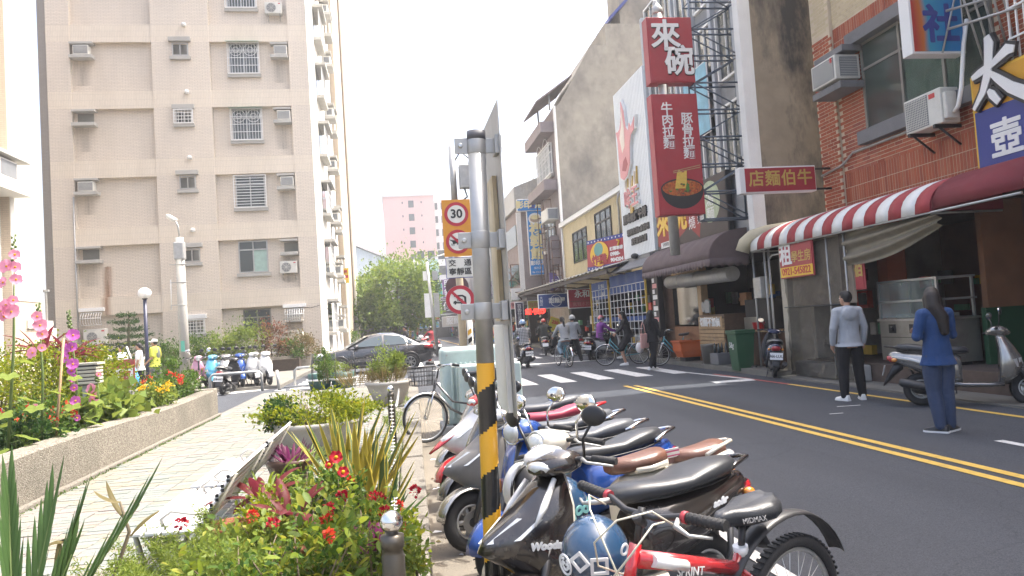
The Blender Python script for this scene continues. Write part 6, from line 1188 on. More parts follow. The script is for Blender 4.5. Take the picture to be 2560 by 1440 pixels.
# helmets hung on or resting against the scooters
def helmet(loc, label, mt, rot=(0, 0, 0), visor=True, full=True, r=.14, stick=None, lining=M_dark):
    t = thing('helmet', label, 'helmet', loc); t.rotation_euler = [rad(a) for a in rot]
    b = MB(); rg = []; N, Mx = 24, 12
    for j in range(Mx + 1):
        th = rad(2 + (118 if full else 98) * j / Mx); rg.append([Vector((r * 1.12 * math.sin(th) * math.cos(2 * PI * k / N), r * .95 * math.sin(th) * math.sin(2 * PI * k / N), r * math.cos(th))) for k in range(N)])
    b.loft(rg, mt, False, True, True); b.add(rg[0], [tuple(range(N))], mt); b.build('shell', t, solid=.016)
    b = MB(); b.ell((0, 0, -.01), (r * 1.0, r * .84, r * .86), lining, 16, 8); b.build('lining', t)
    b = MB(); b.torus((0, 0, -r * (.48 if full else .14)), Z_, r * .98, .008, M_dark, 24, 5); b.build('rim', t)
    if visor: b = MB(); b.loft([[Vector((r * 1.16 * math.cos(a) * q, r * 1.0 * math.sin(a) * q, z)) for a in [rad(-70 + 140 * k / 12) for k in range(13)]] for q, z in ((.97, .03), (1.02, -.02), (.98, -.07))], M_glass, False, True, False); b.build('visor', t, solid=.004)
    if stick:
        for s_, col_, az, z, sz in stick: fr = Fr(Vector((r * 1.13 * math.cos(rad(az)) * .99, r * .97 * math.sin(rad(az)) * .99, z)), (-math.sin(rad(az)), math.cos(rad(az)), 0)); text(s_, sz, col_, fr, 0, 0, .014, t, bold=.003, ext=.001, name='sticker')
    return t
M_hblue = paint('helmet_blue', (.012, .045, .10)); M_hteal = mat('sticker_teal', (.25, .55, .55), .5)
helmet((.76, 3.02, .60), 'dark blue helmet with white stickers hanging by the red bicycle handlebar', M_hblue, (0, 12, -100), False, stick=[('HELLO', M_signw, 20, -.03, .04), ('□', M_signw, 0, .03, .09), ('◇', M_signw, -30, .04, .09), ('☺', M_signw, -60, .0, .08), ('○', M_signw, 45, .07, .06)])
helmet((.80, 3.86, .60), 'navy blue helmet with teal sticker between black and cream scooters', M_hblue, (0, 10, -70), False, stick=[('∞', M_hteal, 10, .03, .12), ('●', M_hteal, -20, -.02, .1), ('✿', M_hteal, 30, .05, .08)])
helmet((.66, 3.98, .66), 'white open helmet with black lining upside down on scooter floor', P_wht, (0, -95, -60), False, False)

# other scooters opposite and in the park-side row
scooter((8.25, 15.55, .0), 66, 'dark blue scooter with number plate 966-LUU beside the green wheelie bin', body=P_dkbl, lean=5, plate='966-LUU', steer=-12)
sR = scooter((7.87, 9.25, .0), -38, 'old silver-white step-through scooter parked across the road behind blue-sweater woman', body=P_silv, inner=P_grey, lean=-5, plate='GRO-220', steer=8, rail=M_dark, sc=1.04)
FARG = 'scooters parked along the shop side'
for (x, y, h_, lb, bd, st, pl) in [(7.15, 26.6, 62, 'black scooter with red tail and plate beyond the denim-jacket cyclist', P_blk, 'modern', 'MXE-511'), (6.85, 31.4, 100, 'black scooter with white plate parked left of the pair beyond plaid rider', P_blk, 'sport', '2K7-91'), (7.4, 31.2, 100, 'dark scooter with red tail beside the black plate scooter', P_grey, 'sport', 'KB2-20'), (8.0, 33.5, 90, 'dark grey scooter half hidden behind the red-helmet rider', P_dkbl, 'modern', None), (8.0, 28.3, 80, 'white scooter with big headlamp under the blue tarpaulin shop', P_wht, 'modern', None)]:
    scooter((x, y, 0), h_, lb, body=bd, style=st, plate=pl, low=True, lean=4, group=FARG)
PG = 'scooters parked beside the apartment garden'
for i, (x, y, h_, lb, bd, in_, st) in enumerate([(-4.15, 24.6, -75, 'white scooter at the wall end of the park-side scooter row', P_wht, M_dark, 'modern'), (-4.5, 24.7, -80, 'white scooter with tall mirrors, second from the wall end', P_wht, P_grey, 'modern'), (-4.9, 24.7, -82, 'bright blue scooter next to the white scooters', P_blue, M_dark, 'modern'), (-5.3, 24.7, -85, 'silver and navy scooter between the two blue scooters', P_silv, P_dkbl, 'sport'), (-5.7, 24.8, -88, 'sky blue and white scooter by the concrete lamp pole', P_sky, P_wht, 'modern'), (-6.15, 24.9, -88, 'pink covered scooter just behind the concrete lamp pole', P_pink, M_dark, 'retro'), (-11.0, 28.5, -90, 'white scooter half hidden behind the children', P_wht, M_dark, 'modern'), (-11.9, 28.5, -90, 'white-mirrored dark scooter left of the children', P_dkbl, M_dark, 'modern')]):
    scooter((x, y, .10), h_, lb, body=bd, inner=in_, style=st, low=True, lean=4, steer=10, group=PG)
scooter((-5.0, 23.2, 0), 85, 'black scooter seen from behind with red tail light, in front of blue scooter', body=P_blk, low=True, lean=4, plate='JU8-663')
# bicycles
bk, sdl, fm = bicycle((1.06, 2.68, -.02), 205.6, 'red mountain bicycle with black saddle and black rear mudguard, nearest the camera', P_redp, lean=-2.3, steer=2, style='mtb', R_=.32)
text('SPORT', .05, M_signw, Fr((-.19, .034, .50), (-.45, .0, .9), (-.9, 0, -.3)), 0, 0, 0, fm, ext=.001, name='decal'); text('SPRINT', .045, M_signw, Fr((.1, .036, .655), (-.9, 0, -.18), (-.2, 0, 1)), 0, 0, 0, fm, ext=.001, name='decal')
b = MB(); b.tube([(.28, .03, .735), (.12, .032, .68)], .022, P_wht, 8); b.build('white_band', fm)
b = MB(); b.cyl((-.225, 0, .63), (-.22, 0, .67), .03, P_wht, 12); b.build('seat_clamp', bk)
text('MIDMAX', .028, mat('faint_grey', (.25, .25, .25), .5), Fr((-.2, .082, .79), (-1, 0.25, 0), (0, -.3, 1)), 0, 0, .012, sdl, ext=.001, name='decal')
bicycle((.85, 10.35, .004), 190, 'old bicycle with black wire basket leaning at the green power box', P_grey, lean=4, steer=8, basket=True)
bicycle((8.15, 20.9, 0), 168, 'teal step-through bicycle parked beside the orange tub', P_teal, lean=4, low=True)
# car
def sedan(loc, head, label):
    T = thing('parked_car', label, 'car', loc, rad(head)); C_ = paint('dark_grey_car_paint', (.045, .047, .052), .5); ws = 1.30
    # station x, lower z, sill half width, belt z, belt half width
    st = [(2.26, .42, .55, .62, .58), (2.22, .28, .70, .70, .70), (2.0, .22, .80, .76, .80), (1.6, .20, .86, .85, .85), (1.1, .20, .87, .93, .86), (.8, .20, .87, .96, .86), (0, .20, .88, .97, .87), (-.9, .20, .88, .98, .87), (-1.4, .22, .87, .99, .86), (-1.8, .26, .84, .99, .83), (-2.14, .34, .76, .97, .76), (-2.26, .48, .68, .88, .68)]
    def ring(x, zl, w_, zb, wb): return [Vector((x, y, z)) for y, z in ((0, zl), (-w_ * .9, zl), (-w_, zl + .12), (-w_ * 1.01, (zl + zb) / 2), (-wb, zb - .06), (-wb * .93, zb), (-wb * .5, zb + .025), (0, zb + .035), (wb * .5, zb + .025), (wb * .93, zb), (wb, zb - .06), (w_ * 1.01, (zl + zb) / 2), (w_, zl + .12), (w_ * .9, zl))]
    b = MB(); b.loft([ring(*r) for r in st], C_, True); body = b.build('body', T, bevel=0)
    gh = [(1.02, .94, .80, .80), (.55, 1.20, .72, .72), (.15, 1.40, .64, .64), (-.3, 1.46, .62, .62), (-.8, 1.44, .61, .61), (-1.2, 1.30, .64, .64), (-1.75, 1.0, .74, .74)]
    b = MB(); b.loft([[Vector((x, y, z)) for y, z in ((-.86 + .0 * x, .95), (-w_, zt - .05), (-w_ * .85, zt), (0, zt + .025), (w_ * .85, zt), (w_, zt - .05), (.86, .95))] for x, zt, w_, _ in gh], C_, False, True, False); b.build('roof', T)
    Gm = mat('car_window', (.05, .07, .08), .05, 0, .1, 1., spec=.8)
    for s_ in (-1, 1):
        for poly in ([(.78, 1.0), (-.28, 1.0), (-.28, 1.39), (.02, 1.33), (.42, 1.2)], [(-.36, 1.0), (-1.2, 1.01), (-1.12, 1.22), (-.95, 1.33), (-.36, 1.395)], [(-1.26, 1.01), (-1.5, 1.03), (-1.2, 1.22)]):
            b = MB(); b.add([Vector((x, s_ * (.874 - (z - .95) * .50 + .012), z)) for x, z in poly], [tuple(range(len(poly))) if s_ < 0 else tuple(reversed(range(len(poly))))], Gm); b.build('side_window', T, solid=.004)
        for x0, x1 in ((.9, -.31), (-.34, -1.3)):
            b = MB(); y = s_ * .893
            b.tube([(x1, y, .95), (x1, y * 1.004, .6), (x1 + (.05 if x1 < -1 else 0), y, .3)], .006, M_dark, 4); b.tube([(x0, y * .985, .95), (x0, y, .6), (x0, y * .99, .3)], .006, M_dark, 4); b.build('door_seam', T)
            b = MB(); b.tube([(x1 + .08, s_ * .89, .86), (x1 + .15, s_ * .905, .865), (x1 + .24, s_ * .89, .86)], .014, C_, 6); b.build('door_handle', T)
        b = MB(); b.ell((.72, s_ * .98, 1.02), (.10, .09, .065), C_, 10, 6); b.cyl((.72, s_ * .84, .98), (.72, s_ * .95, 1.0), .02, M_dark, 6); b.build('wing_mirror', T)
        b = MB(); b.loft([se(x, w_, z0, z1, 8, 2, s_ * yy) for x, w_, z0, z1, yy in ((2.2, .08, .66, .74, .62), (2.05, .10, .68, .80, .72), (1.85, .05, .76, .83, .80))], M_lens, True); b.build('headlight', T)
        b = MB(); b.loft([se(x, w_, z0, z1, 8, 3, s_ * yy) for x, w_, z0, z1, yy in ((-1.86, .03, .82, .93, .84), (-2.05, .09, .76, .95, .75), (-2.22, .12, .74, .93, .62))], M_tail, True); b.build('tail_light', T)
        b = MB(); b.tube([(1.0, s_ * .87, .28), (-1.0, s_ * .875, .28)], .035, M_dark, 6); b.build('sill', T)
        for x in (1.33, -1.30):
            b = MB(); b.torus((x, s_ * .88, .34), Y_, .345, .03, M_dark, 24, 6, None, rad(0), rad(360)); b.cyl((x, s_ * .60, .34), (x, s_ * .893, .34), .36, M_dark, 26); b.build('wheel_arch', T)
            b = MB(); b.torus((x, s_ * .83, .31), Y_, .245, .068, M_rub, 28, 8, None, ry=.09); wl = b.build('wheel', T); b = MB(); yo = s_ * .905; b.torus((x, yo - s_ * .01, .31), Y_, .19, .014, M_steel, 26, 6); b.cyl((x, yo - s_ * .05, .31), (x, yo - s_ * .03, .31), .19, M_eng, 20); b.cyl((x, yo - s_ * .03, .31), (x, yo + s_ * .005, .31), .045, M_steel, 12)
            for k in range(7): a = 2 * PI * k / 7; b.add([(x + q * math.cos(a) - e * math.sin(a), yo, .31 + q * math.sin(a) + e * math.cos(a)) for q, e in ((.03, -.022), (.19, -.034), (.19, .034), (.03, .022))], [(0, 1, 2, 3), (3, 2, 1, 0)], M_steel)
            b.build('rim', wl)
    b = MB(); b.add([Vector((1.06, -.74, .985)), Vector((1.06, .74, .985)), Vector((.22, .57, 1.40)), Vector((.22, -.57, 1.40))], [(0, 1, 2, 3)], Gm); b.build('windscreen', T, solid=.006)
    b = MB(); b.add([Vector((-1.78, -.66, 1.02)), Vector((-1.24, -.55, 1.31)), Vector((-1.24, .55, 1.31)), Vector((-1.78, .66, 1.02))], [(0, 1, 2, 3)], Gm); b.build('rear_window', T, solid=.006)
    b = MB(); b.box(2.2, 2.275, -.5, .5, .50, .60, M_dark); b.box(2.2, 2.27, -.55, .55, .28, .42, M_dark); b.build('grille', T, bevel=.02)
    b = MB(); fr = Fr((2.28, -.17, .42), Y_); b.fbox(fr, 0, .34, 0, .15, 0, .01, M_plate); b.build('number_plate', T)
    return T
sedan((-.92, 29.3, 0), 188, 'dark metallic grey sedan parked across the side road')
# ================================================================ PEOPLE
M_skin = mat('skin', (.42, .24, .16), .55, var=.08, vs=12); M_hair = mat('black_hair', (.006, .005, .005), .6, var=.3, vs=30); M_hairb = mat('dark_brown_hair', (.012, .008, .007), .6, var=.3, vs=30)
def cloth(name, c, r=.9): return mat(name, c, r, var=.14, vs=7, bump=.45, bs=28)
def plaid():
    if 'plaid_cloth' in MATS: return MATS['plaid_cloth']
    m, t, b = _nodes('plaid_cloth'); N = t.nodes.new; L = t.links.new; tc = N('ShaderNodeTexCoord'); sp = N('ShaderNodeSeparateXYZ'); L(tc.outputs['Object'], sp.inputs[0]); fac = []
    for k in (1, 2):
        a = N('ShaderNodeMath'); a.operation = 'PINGPONG'; a.inputs[1].default_value = .026; L(sp.outputs[k], a.inputs[0]); g = N('ShaderNodeMath'); g.operation = 'GREATER_THAN'; g.inputs[1].default_value = .013; L(a.outputs[0], g.inputs[0]); fac.append(g)
    ad = N('ShaderNodeMath'); L(fac[0].outputs[0], ad.inputs[0]); L(fac[1].outputs[0], ad.inputs[1]); dv = N('ShaderNodeMath'); dv.operation = 'MULTIPLY'; dv.inputs[1].default_value = .5; L(ad.outputs[0], dv.inputs[0])
    r = N('ShaderNodeValToRGB'); r.color_ramp.elements[0].color = (.02, .025, .04, 1); r.color_ramp.elements[1].color = (.42, .42, .42, 1); L(dv.outputs[0], r.inputs[0]); L(r.outputs[0], b.inputs['Base Color']); b.inputs['Roughness'].default_value = .9
    MATS['plaid_cloth'] = m; return m
def blob(name, items, mt, parent, vox, sm=6):
    """one continuous surface grown round tapered limbs"""
    b = MB()
    for it in items:
        if it[0] == 'e': b.ell(it[1], it[2], mt, 14, 9, rot=it[3] if len(it) > 3 else None)
        elif it[0] == 'l': b.loft(it[1], mt)
        else:
            _, pts, rs = it; pts = [Vector(p) for p in pts]; b.tube(pts, list(rs), mt, 12)
            for p, r in zip(pts, rs): b.ell(p, (r, r, r), mt, 10, 7)
    o = b.build(name, parent); md = o.modifiers.new('remesh', 'REMESH'); md.mode = 'VOXEL'; md.voxel_size = vox; md.use_smooth_shade = True
    if sm: s_ = o.modifiers.new('smooth', 'SMOOTH'); s_.factor = .5; s_.iterations = sm
    return o
STAND = dict(pel=(0, 0, .93), chest=(.0, 0, 1.26), neck=(-.01, 0, 1.45), head=(.015, 0, 1.59), sl=(-.01, .175, 1.40), el=(-.03, .225, 1.13), wl=(.03, .23, .89), hl=(.0, .095, .89), kl=(.015, .10, .49), al=(-.03, .105, .085), tl=0,
             sr=(-.01, -.175, 1.40), er=(-.03, -.225, 1.13), wr=(.03, -.23, .89), hr=(.0, -.095, .89), kr=(.015, -.10, .49), ar=(-.03, -.105, .085), tr=0, look=0, turn=0)
SEAT = dict(STAND, pel=(-.30, 0, .84), chest=(-.27, 0, 1.16), neck=(-.22, 0, 1.34), head=(-.19, 0, 1.48), sl=(-.22, .18, 1.28), el=(.0, .27, 1.08), wl=(.22, .31, 1.0), sr=(-.22, -.18, 1.28), er=(.0, -.27, 1.08), wr=(.22, -.31, 1.0),
            hl=(-.26, .10, .82), kl=(.12, .17, .78), al=(.10, .14, .40), hr=(-.26, -.10, .82), kr=(.12, -.17, .78), ar=(.10, -.14, .40))
CYC = dict(STAND, pel=(-.25, 0, .93), chest=(-.17, 0, 1.24), neck=(-.10, 0, 1.42), head=(-.06, 0, 1.56), sl=(-.10, .165, 1.36), el=(.0, .25, 1.16), wl=(.14, .27, 1.04), sr=(-.10, -.165, 1.36), er=(.0, -.25, 1.16), wr=(.14, -.27, 1.04),
           hl=(-.22, .09, .9), kl=(.06, .11, .66), al=(-.12, .12, .46), hr=(-.22, -.09, .9), kr=(.08, -.1, .52), ar=(.02, -.12, .26))
def person(loc, head, label, J, top, legs, shoe=None, hair=M_hair, hairstyle='short', H=1.0, vox=.014, helmet_=None, hood=False, short_sleeve=False, shorts=False, cap=None, mask=False, fem=False, group=None, build=1.0, sole=None):
    T = thing('person', label, 'person', loc, rad(head), group); T.scale = (H, H, H); shoe = shoe or M_dark; V = Vector; g = {k: (V(v) if isinstance(v, tuple) else v) for k, v in J.items()}
    k = build; w = .93 if fem else 1.
    def arm(s, e, wst, infl): return ('t', [g[s], g[s].lerp(g[e], .5), g[e], g[e].lerp(g[wst], .5), g[wst]], [.052 * k + infl, .046 * k + infl, .04 + infl, .036 + infl, .027 + infl])
    def leg(h, kn, a, infl): return ('t', [g[h], g[h].lerp(g[kn], .45), g[kn], g[kn].lerp(g[a], .35), g[a]], [.088 * k + infl - (.02 if infl else 0), .078 * k + infl, .056 + infl, .055 + infl, .038 + infl])
    up = (g['neck'] - g['pel']).normalized(); rt = Matrix.Rotation(math.atan2(up.x, up.z), 3, 'Y')
    def torso(i, lo=-.20, fl=0.):
        rows = [(lo, .112 + fl, .158 + fl), (-.05, .113, .163), (.14, .105, .150), (.36, .098, .138 * w), (.56, .106, .152 * w), (.74, .112, .168 * w), (.86, .10, .160 * w), (.95, .08, .11), (1.03, .062, .07)]; out = []
        for q, rx, ry in rows:
            c = g['pel'].lerp(g['chest'], q / .63) if q < .63 else g['chest'].lerp(g['neck'], (q - .63) / .37); out.append([c + rt @ V(((rx * k + i) * math.cos(2 * PI * a / 16) * (1 if q > .3 else 1), (ry * k + i) * math.sin(2 * PI * a / 16), 0)) for a in range(16)])
        return [('l', out), ('t', [g['sl'], g['chest'].lerp(g['neck'], .72), g['sr']], [.05 * k + i, .07 + i, .05 * k + i])]
    hd = Matrix.Rotation(rad(g['turn']), 3, 'Z') @ Matrix.Rotation(rad(g['look']), 3, 'Y'); hp = g['head']
    def hv(x, y, z): return hp + hd @ V((x, y, z))
    items = torso(0) + [arm('sl', 'el', 'wl', 0), arm('sr', 'er', 'wr', 0), leg('hl', 'kl', 'al', 0), leg('hr', 'kr', 'ar', 0), ('t', [g['neck'] - V((0, 0, .05)), hv(-.02, 0, -.06)], [.055, .048]), ('e', hv(0, 0, .015), (.092, .075, .105), hd), ('e', hv(.025, 0, -.05), (.062, .056, .06), hd), ('t', [hv(.082, 0, .02), hv(.10, 0, -.015)], [.010, .015]), ('e', hv(-.005, .078, -.005), (.018, .012, .03), hd), ('e', hv(-.005, -.078, -.005), (.018, .012, .03), hd)]
    for wst, e, s_ in (('wl', 'el', 1), ('wr', 'er', -1)):
        d = (g[wst] - g[e]).normalized(); side = d.cross(V((0, s_, 0))).normalized() if abs(d.y) < .9 else V((0, 0, 1)); palm = g[wst] + d * .055; items.append(('t', [g[wst], palm, palm + d * .03], [.026, .032, .030])); bend = V((0, -s_, 0)) * .018 + (V((0, 0, -1)) * .012)
        for f in range(4): q = palm + d * .03 + side * (.022 * (1.5 - f) * .8); L_ = (.05, .062, .057, .045)[f]; items.append(('t', [q, q + d * L_ * .6 + bend * .5, q + d * L_ * .9 + bend * 1.6], [.0105, .0095, .008]))
        q = g[wst] + d * .03; items.append(('t', [q, q + side * .04 + d * .025 + bend, q + side * .045 + d * .05 + bend * 1.5], [.014, .011, .009]))
    body = blob('body', items, M_skin, T, vox * .8, 3)
    for s_ in (-1, 1):
        e = MB(); e.ell(hv(.078, s_ * .03, .018), (.010, .013, .009), M_signw, 8, 6); e.ell(hv(.086, s_ * .03, .018), (.004, .006, .006), M_blk, 6, 5); e.build('eye', body)
    if not mask: e = MB(); e.ell(hv(.082, 0, -.055), (.008, .022, .006), mat('lips', (.35, .12, .1), .5), 8, 5); e.build('mouth', body)
    else: e = MB(); e.ell(hv(.045, 0, -.04), (.058, .062, .05), M_signw, 12, 8, rot=hd); e.build('face_mask', body)
    i = .022; sl = [arm('sl', 'el', 'wl', i * .8), arm('sr', 'er', 'wr', i * .8)]
    if short_sleeve: sl = [('t', [g['sl'], g['sl'].lerp(g['el'], .75)], [.068 * k, .066 * k]), ('t', [g['sr'], g['sr'].lerp(g['er'], .75)], [.068 * k, .066 * k])]
    tp = torso(i, -.16 if not fem or hood else -.26, .042) + sl + [('t', [g['neck'] - V((.01, 0, .06)), g['neck'] - V((.01, 0, .01))], [.075, .066])]
    if hood: tp += [('e', g['neck'] + V((-.10, 0, -.09)), (.06, .13, .12)), ('t', [g['neck'] + V((-.03, .075, 0)), g['neck'] + V((-.11, 0, -.02)), g['neck'] + V((-.03, -.075, 0))], [.035, .045, .035])]
    blob('jacket' if hood else ('shirt' if short_sleeve else 'sweater'), tp, top, T, vox, 9)
    i2 = .026 if not shorts else .024
    if shorts: lg = [('t', [g['hl'], g['hl'].lerp(g['kl'], 1.0)], [.115, .088]), ('t', [g['hr'], g['hr'].lerp(g['kr'], 1.0)], [.115, .088])]
    else: lg = [leg('hl', 'kl', 'al', i2), leg('hr', 'kr', 'ar', i2)]
    blob('trousers' if not shorts else 'shorts', lg + [('e', g['pel'] + V((0, 0, -.03)), (.108 * k, .15 * k, .10), rt)], legs, T, vox, 4)
    for a, kn, tt in (('al', 'kl', 'tl'), ('ar', 'kr', 'tr')):
        fd = Matrix.Rotation(rad(g[tt]), 3, 'Z'); p = g[a]; zs = p.z - .085; ms = MB(); ms.loft([[p + fd @ V((x, y * hw, z - p.z + zs)) for y, z in ((-1, .0), (-1.02, h * .5), (-.6, h), (.6, h), (1.02, h * .5), (1, 0))] for x, hw, h in ((-.085, .025, .07), (-.07, .036, .09), (.0, .040, .10), (.08, .045, .065), (.15, .043, .05), (.185, .022, .04))], shoe, True); sh = ms.build('shoe', T, bevel=.006)
        ms = MB(); ms.loft([[p + fd @ V((x, y * hw, z - p.z + zs)) for y, z in ((-1, -.004), (-1, .022), (1, .022), (1, -.004))] for x, hw in ((-.09, .03), (-.07, .041), (0, .044), (.08, .049), (.16, .045), (.192, .024))], sole or M_signw, True, False); ms.build('sole', sh)
    hi = []
    if helmet_ is None or hairstyle in ('long', 'ponytail'):
        if helmet_ is None and hairstyle != 'none': hi += [('e', hv(-.022, 0, .035), (.092, .086, .105), hd), ('e', hv(.02, 0, .085), (.07, .068, .05), hd)]
        if hairstyle == 'long': hi += [('t', [hv(-.06, 0, .02), hv(-.09, 0, -.10), g['neck'] + V((-.10, 0, -.10)), g['neck'] + V((-.135, 0, -.26))], [.085, .085, .085, .05]), ('t', [hv(-.02, .075, 0), g['neck'] + V((-.02, .10, -.10))], [.03, .035]), ('t', [hv(-.02, -.075, 0), g['neck'] + V((-.02, -.10, -.10))], [.03, .035])]
        if hairstyle == 'ponytail': hi += [('t', [hv(-.10, 0, .02), hv(-.14, 0, -.03), g['neck'] + V((-.14, .0, -.06)), g['neck'] + V((-.135, 0, -.22))], [.028, .038, .036, .012])]
    if hi: blob('hair', hi, hair, T, vox * .9, 3)
    if helmet_ is not None:
        e = MB(); N = 20; rg = [[hv(.128 * math.sin(rad(th)) * math.cos(2 * PI * q / N), .112 * math.sin(rad(th)) * math.sin(2 * PI * q / N), .03 + .125 * math.cos(rad(th))) for q in range(N)] for th in (3, 20, 38, 56, 74, 90, 104)]; e.loft(rg, helmet_, False, True, True); e.add(rg[0], [tuple(range(N))], helmet_); hm = e.build('helmet', T, solid=.012)
        e = MB(); e.ell(hv(0, 0, .02), (.112, .096, .10), M_dark, 12, 8); e.build('helmet_lining', hm)
        e = MB(); e.loft([[hv(.135 * math.cos(rad(a)) * q, .118 * math.sin(rad(a)) * q, z) for a in range(-70, 71, 14)] for q, z in ((.98, .07), (1.05, .03), (1.02, -.02))], M_glass, False, True, False); e.build('visor', hm, solid=.004)
    if cap is not None:
        e = MB(); e.ell(hv(-.01, 0, .06), (.103, .09, .075), cap, 16, 8, rot=hd); e.loft([[hv(x, y, z) for y, z in ((-.07, .05), (0, .062), (.07, .05))] for x in (.07, .12, .165)], cap, False, True, False); e.build('cap', T, solid=.004)
    return T
M_gh, M_bw, M_jn = cloth('grey_fleece', (.34, .36, .39)), cloth('blue_knit', (.014, .050, .155)), cloth('dark_denim', (.035, .055, .11)); M_bk, M_tee, M_ljn = cloth('black_cloth', (.008, .008, .010)), cloth('white_cotton', (.68, .69, .70)), cloth('light_denim', (.22, .30, .36))
M_pu, M_den, M_khk, M_brw = cloth('purple_nylon', (.19, .03, .24), .6), cloth('grey_denim', (.28, .29, .30)), cloth('khaki_cloth', (.10, .085, .07)), cloth('olive_dark', (.03, .032, .028)); M_shw = mat('white_trainer', (.70, .70, .68), .5)
person((7.05, 10.75, 0), 82, 'young man in grey hooded jacket and black trousers standing on the road, seen from behind', dict(STAND, el=(-.02, .25, 1.13), wl=(.06, .24, .90), er=(-.02, -.25, 1.13), wr=(.05, -.245, .9), kl=(.02, .12, .49), al=(-.02, .15, .085), ar=(-.0, -.14, .085), kr=(.02, -.12, .49), tl=20, tr=-15, turn=25), M_gh, M_bk, M_shw, hood=True, H=1.0, vox=.0095)
person((6.11, 7.66, 0), 92, 'woman in blue sweater and jeans standing with folded arms, long ponytail down her back', dict(STAND, el=(.02, .245, 1.14), wl=(.20, .02, 1.16), er=(.02, -.245, 1.14), wr=(.20, -.03, 1.20), kl=(.03, .07, .49), al=(-.02, .06, .085), kr=(.0, -.08, .49), ar=(-.0, -.09, .085), tl=30, tr=-65, turn=-35), M_bw, M_jn, M_dark, hair=M_hairb, hairstyle='long', fem=True, H=.965, vox=.0095)
gp_ = person((6.96, 19.64, 0), 35, 'long-haired girl in black carrying a pink tote bag, crossing on foot', dict(STAND, el=(-.05, .22, 1.14), wl=(.0, .24, .90), er=(.02, -.22, 1.14), wr=(.14, -.2, .95), kl=(.16, .1, .50), al=(.16, .1, .085), kr=(-.08, -.09, .48), ar=(-.30, -.09, .12), tl=0, tr=0), M_bk, M_bk, M_shw, hairstyle='long', fem=True, H=.96, vox=.014)
t = thing('tote_bag', 'pale pink tote bag hanging from the black-clad girl\'s shoulder', 'bag', (6.72, 19.58, .62), rad(35)); M_tote = cloth('pink_canvas', (.62, .36, .32)); b = MB(); b.loft([[Vector((x * q, y, z)) for x, y in ((-.17, -.02), (.17, -.02), (.17, .02), (-.17, .02))] for q, z in ((.95, 0), (1.1, .05), (1.05, .2), (.95, .4))], M_tote, True); b.build('bag_body', t, bevel=.02); b = MB(); b.tube([(-.1, .025, .38), (-.06, .03, .62), (.0, .03, .72), (.06, .03, .62), (.1, .025, .38)], .012, M_tote, 6); b.build('strap', t)
t = thing('carrier_bag', 'small translucent plastic carrier bag with red print held by the girl in black', 'bag', (6.66, 19.85, .50)); M_pbag = clear('thin_white_plastic', (.75, .75, .75), .35, .3); b = MB(); b.ell((0, 0, .13), (.12, .09, .15), M_pbag, 12, 8); b.build('bag_body', t); b = MB(); b.box(-.06, .06, -.05, .05, .04, .15, M_signr); b.build('contents', t); b = MB(); b.tube([(-.05, 0, .26), (0, 0, .42), (.05, 0, .26)], .008, M_pbag, 5); b.build('handle', t)
person((6.98, 22.55, 0), 166, 'woman in black hoodie and knee-length shorts astride a teal bicycle', dict(CYC, hr=(-.22, .10, .88), kr=(.02, .17, .52), ar=(-.05, .22, .10), hl=(-.22, .09, .9), kl=(.02, .17, .5), al=(-.08, .23, .09), turn=10) | dict(hr=(-.22, -.10, .9), kr=(.05, -.12, .56), ar=(-.02, -.12, .3)), M_bk, M_bk, M_shw, hairstyle='long', hood=True, shorts=True, fem=True, H=.99)
bicycle((6.98, 22.55, 0), 166, 'teal city bicycle straddled by the woman in black hoodie', P_teal, basket=True, low=True)
person((5.42, 24.0, 0), 98, 'cyclist in grey hooded jacket with black ponytail, seen from behind', CYC, M_den, M_ljn, M_dark, hairstyle='ponytail', hood=True, fem=True, H=.97); bicycle((5.42, 24.0, 0), 98, 'teal city bicycle ridden by the grey-hooded cyclist', P_teal, low=True)
person((4.28, 25.2, 0), 92, 'rider in black and white plaid shirt wearing a pale blue helmet', dict(SEAT), plaid(), M_khk, M_dark, hood=True, helmet_=paint('helmet_pale_blue', (.20, .30, .45)), H=1.0); scooter((4.28, 25.2, 0), 92, 'black and silver scooter with plate 268-PQV under the plaid-shirt rider', body=P_dkbl, tailc=P_silv, plate='268-PQV', low=True, lean=0, rail=P_silv)
person((6.25, 25.9, 0), 75, 'man in grey denim jacket and patterned helmet standing beside black scooter', dict(STAND, kl=(.05, .16, .49), al=(.0, .22, .085), kr=(.02, -.16, .49), ar=(-.02, -.24, .085), el=(.1, .25, 1.14), wl=(.3, .25, 1.05), er=(.1, -.26, 1.14), wr=(.3, -.26, 1.05)), M_den, M_bk, M_dark, helmet_=mat('helmet_patterned', (.3, .3, .3), .3, var=.9, vs=14), H=.97)
person((7.62, 26.4, 0), 20, 'woman in purple jacket with red-white helmet and face mask on white scooter', dict(SEAT, turn=-75), M_pu, M_bk, M_dark, helmet_=paint('helmet_red_white', (.55, .12, .12)), mask=True, fem=True, H=.99); scooter((7.62, 26.4, 0), 20, 'white scooter with red tail lamp under the purple-jacket woman', body=P_wht, low=True, lean=0, plate='MDR-308')
person((6.55, 32.6, 0), 80, 'rider in dark olive jacket and red helmet sitting on dark scooter', SEAT, M_brw, M_bk, helmet_=paint('helmet_red', (.45, .05, .03)), H=1.0, vox=.018); scooter((6.55, 32.6, 0), 80, 'dark scooter carrying the red-helmet rider', body=P_blk, low=True, lean=0)
person((-7.75, 25.6, 0), 165, 'man in yellow and grey shirt with white cap by the concrete lamp pole', dict(STAND, wl=(.15, .2, 1.0), wr=(.15, -.2, 1.0)), cloth('yellow_grey_shirt', (.42, .44, .06)), cloth('grey_trousers', (.12, .12, .12)), cap=mat('white_cap', (.72, .72, .72), .7), short_sleeve=True, H=1.03, build=1.1)
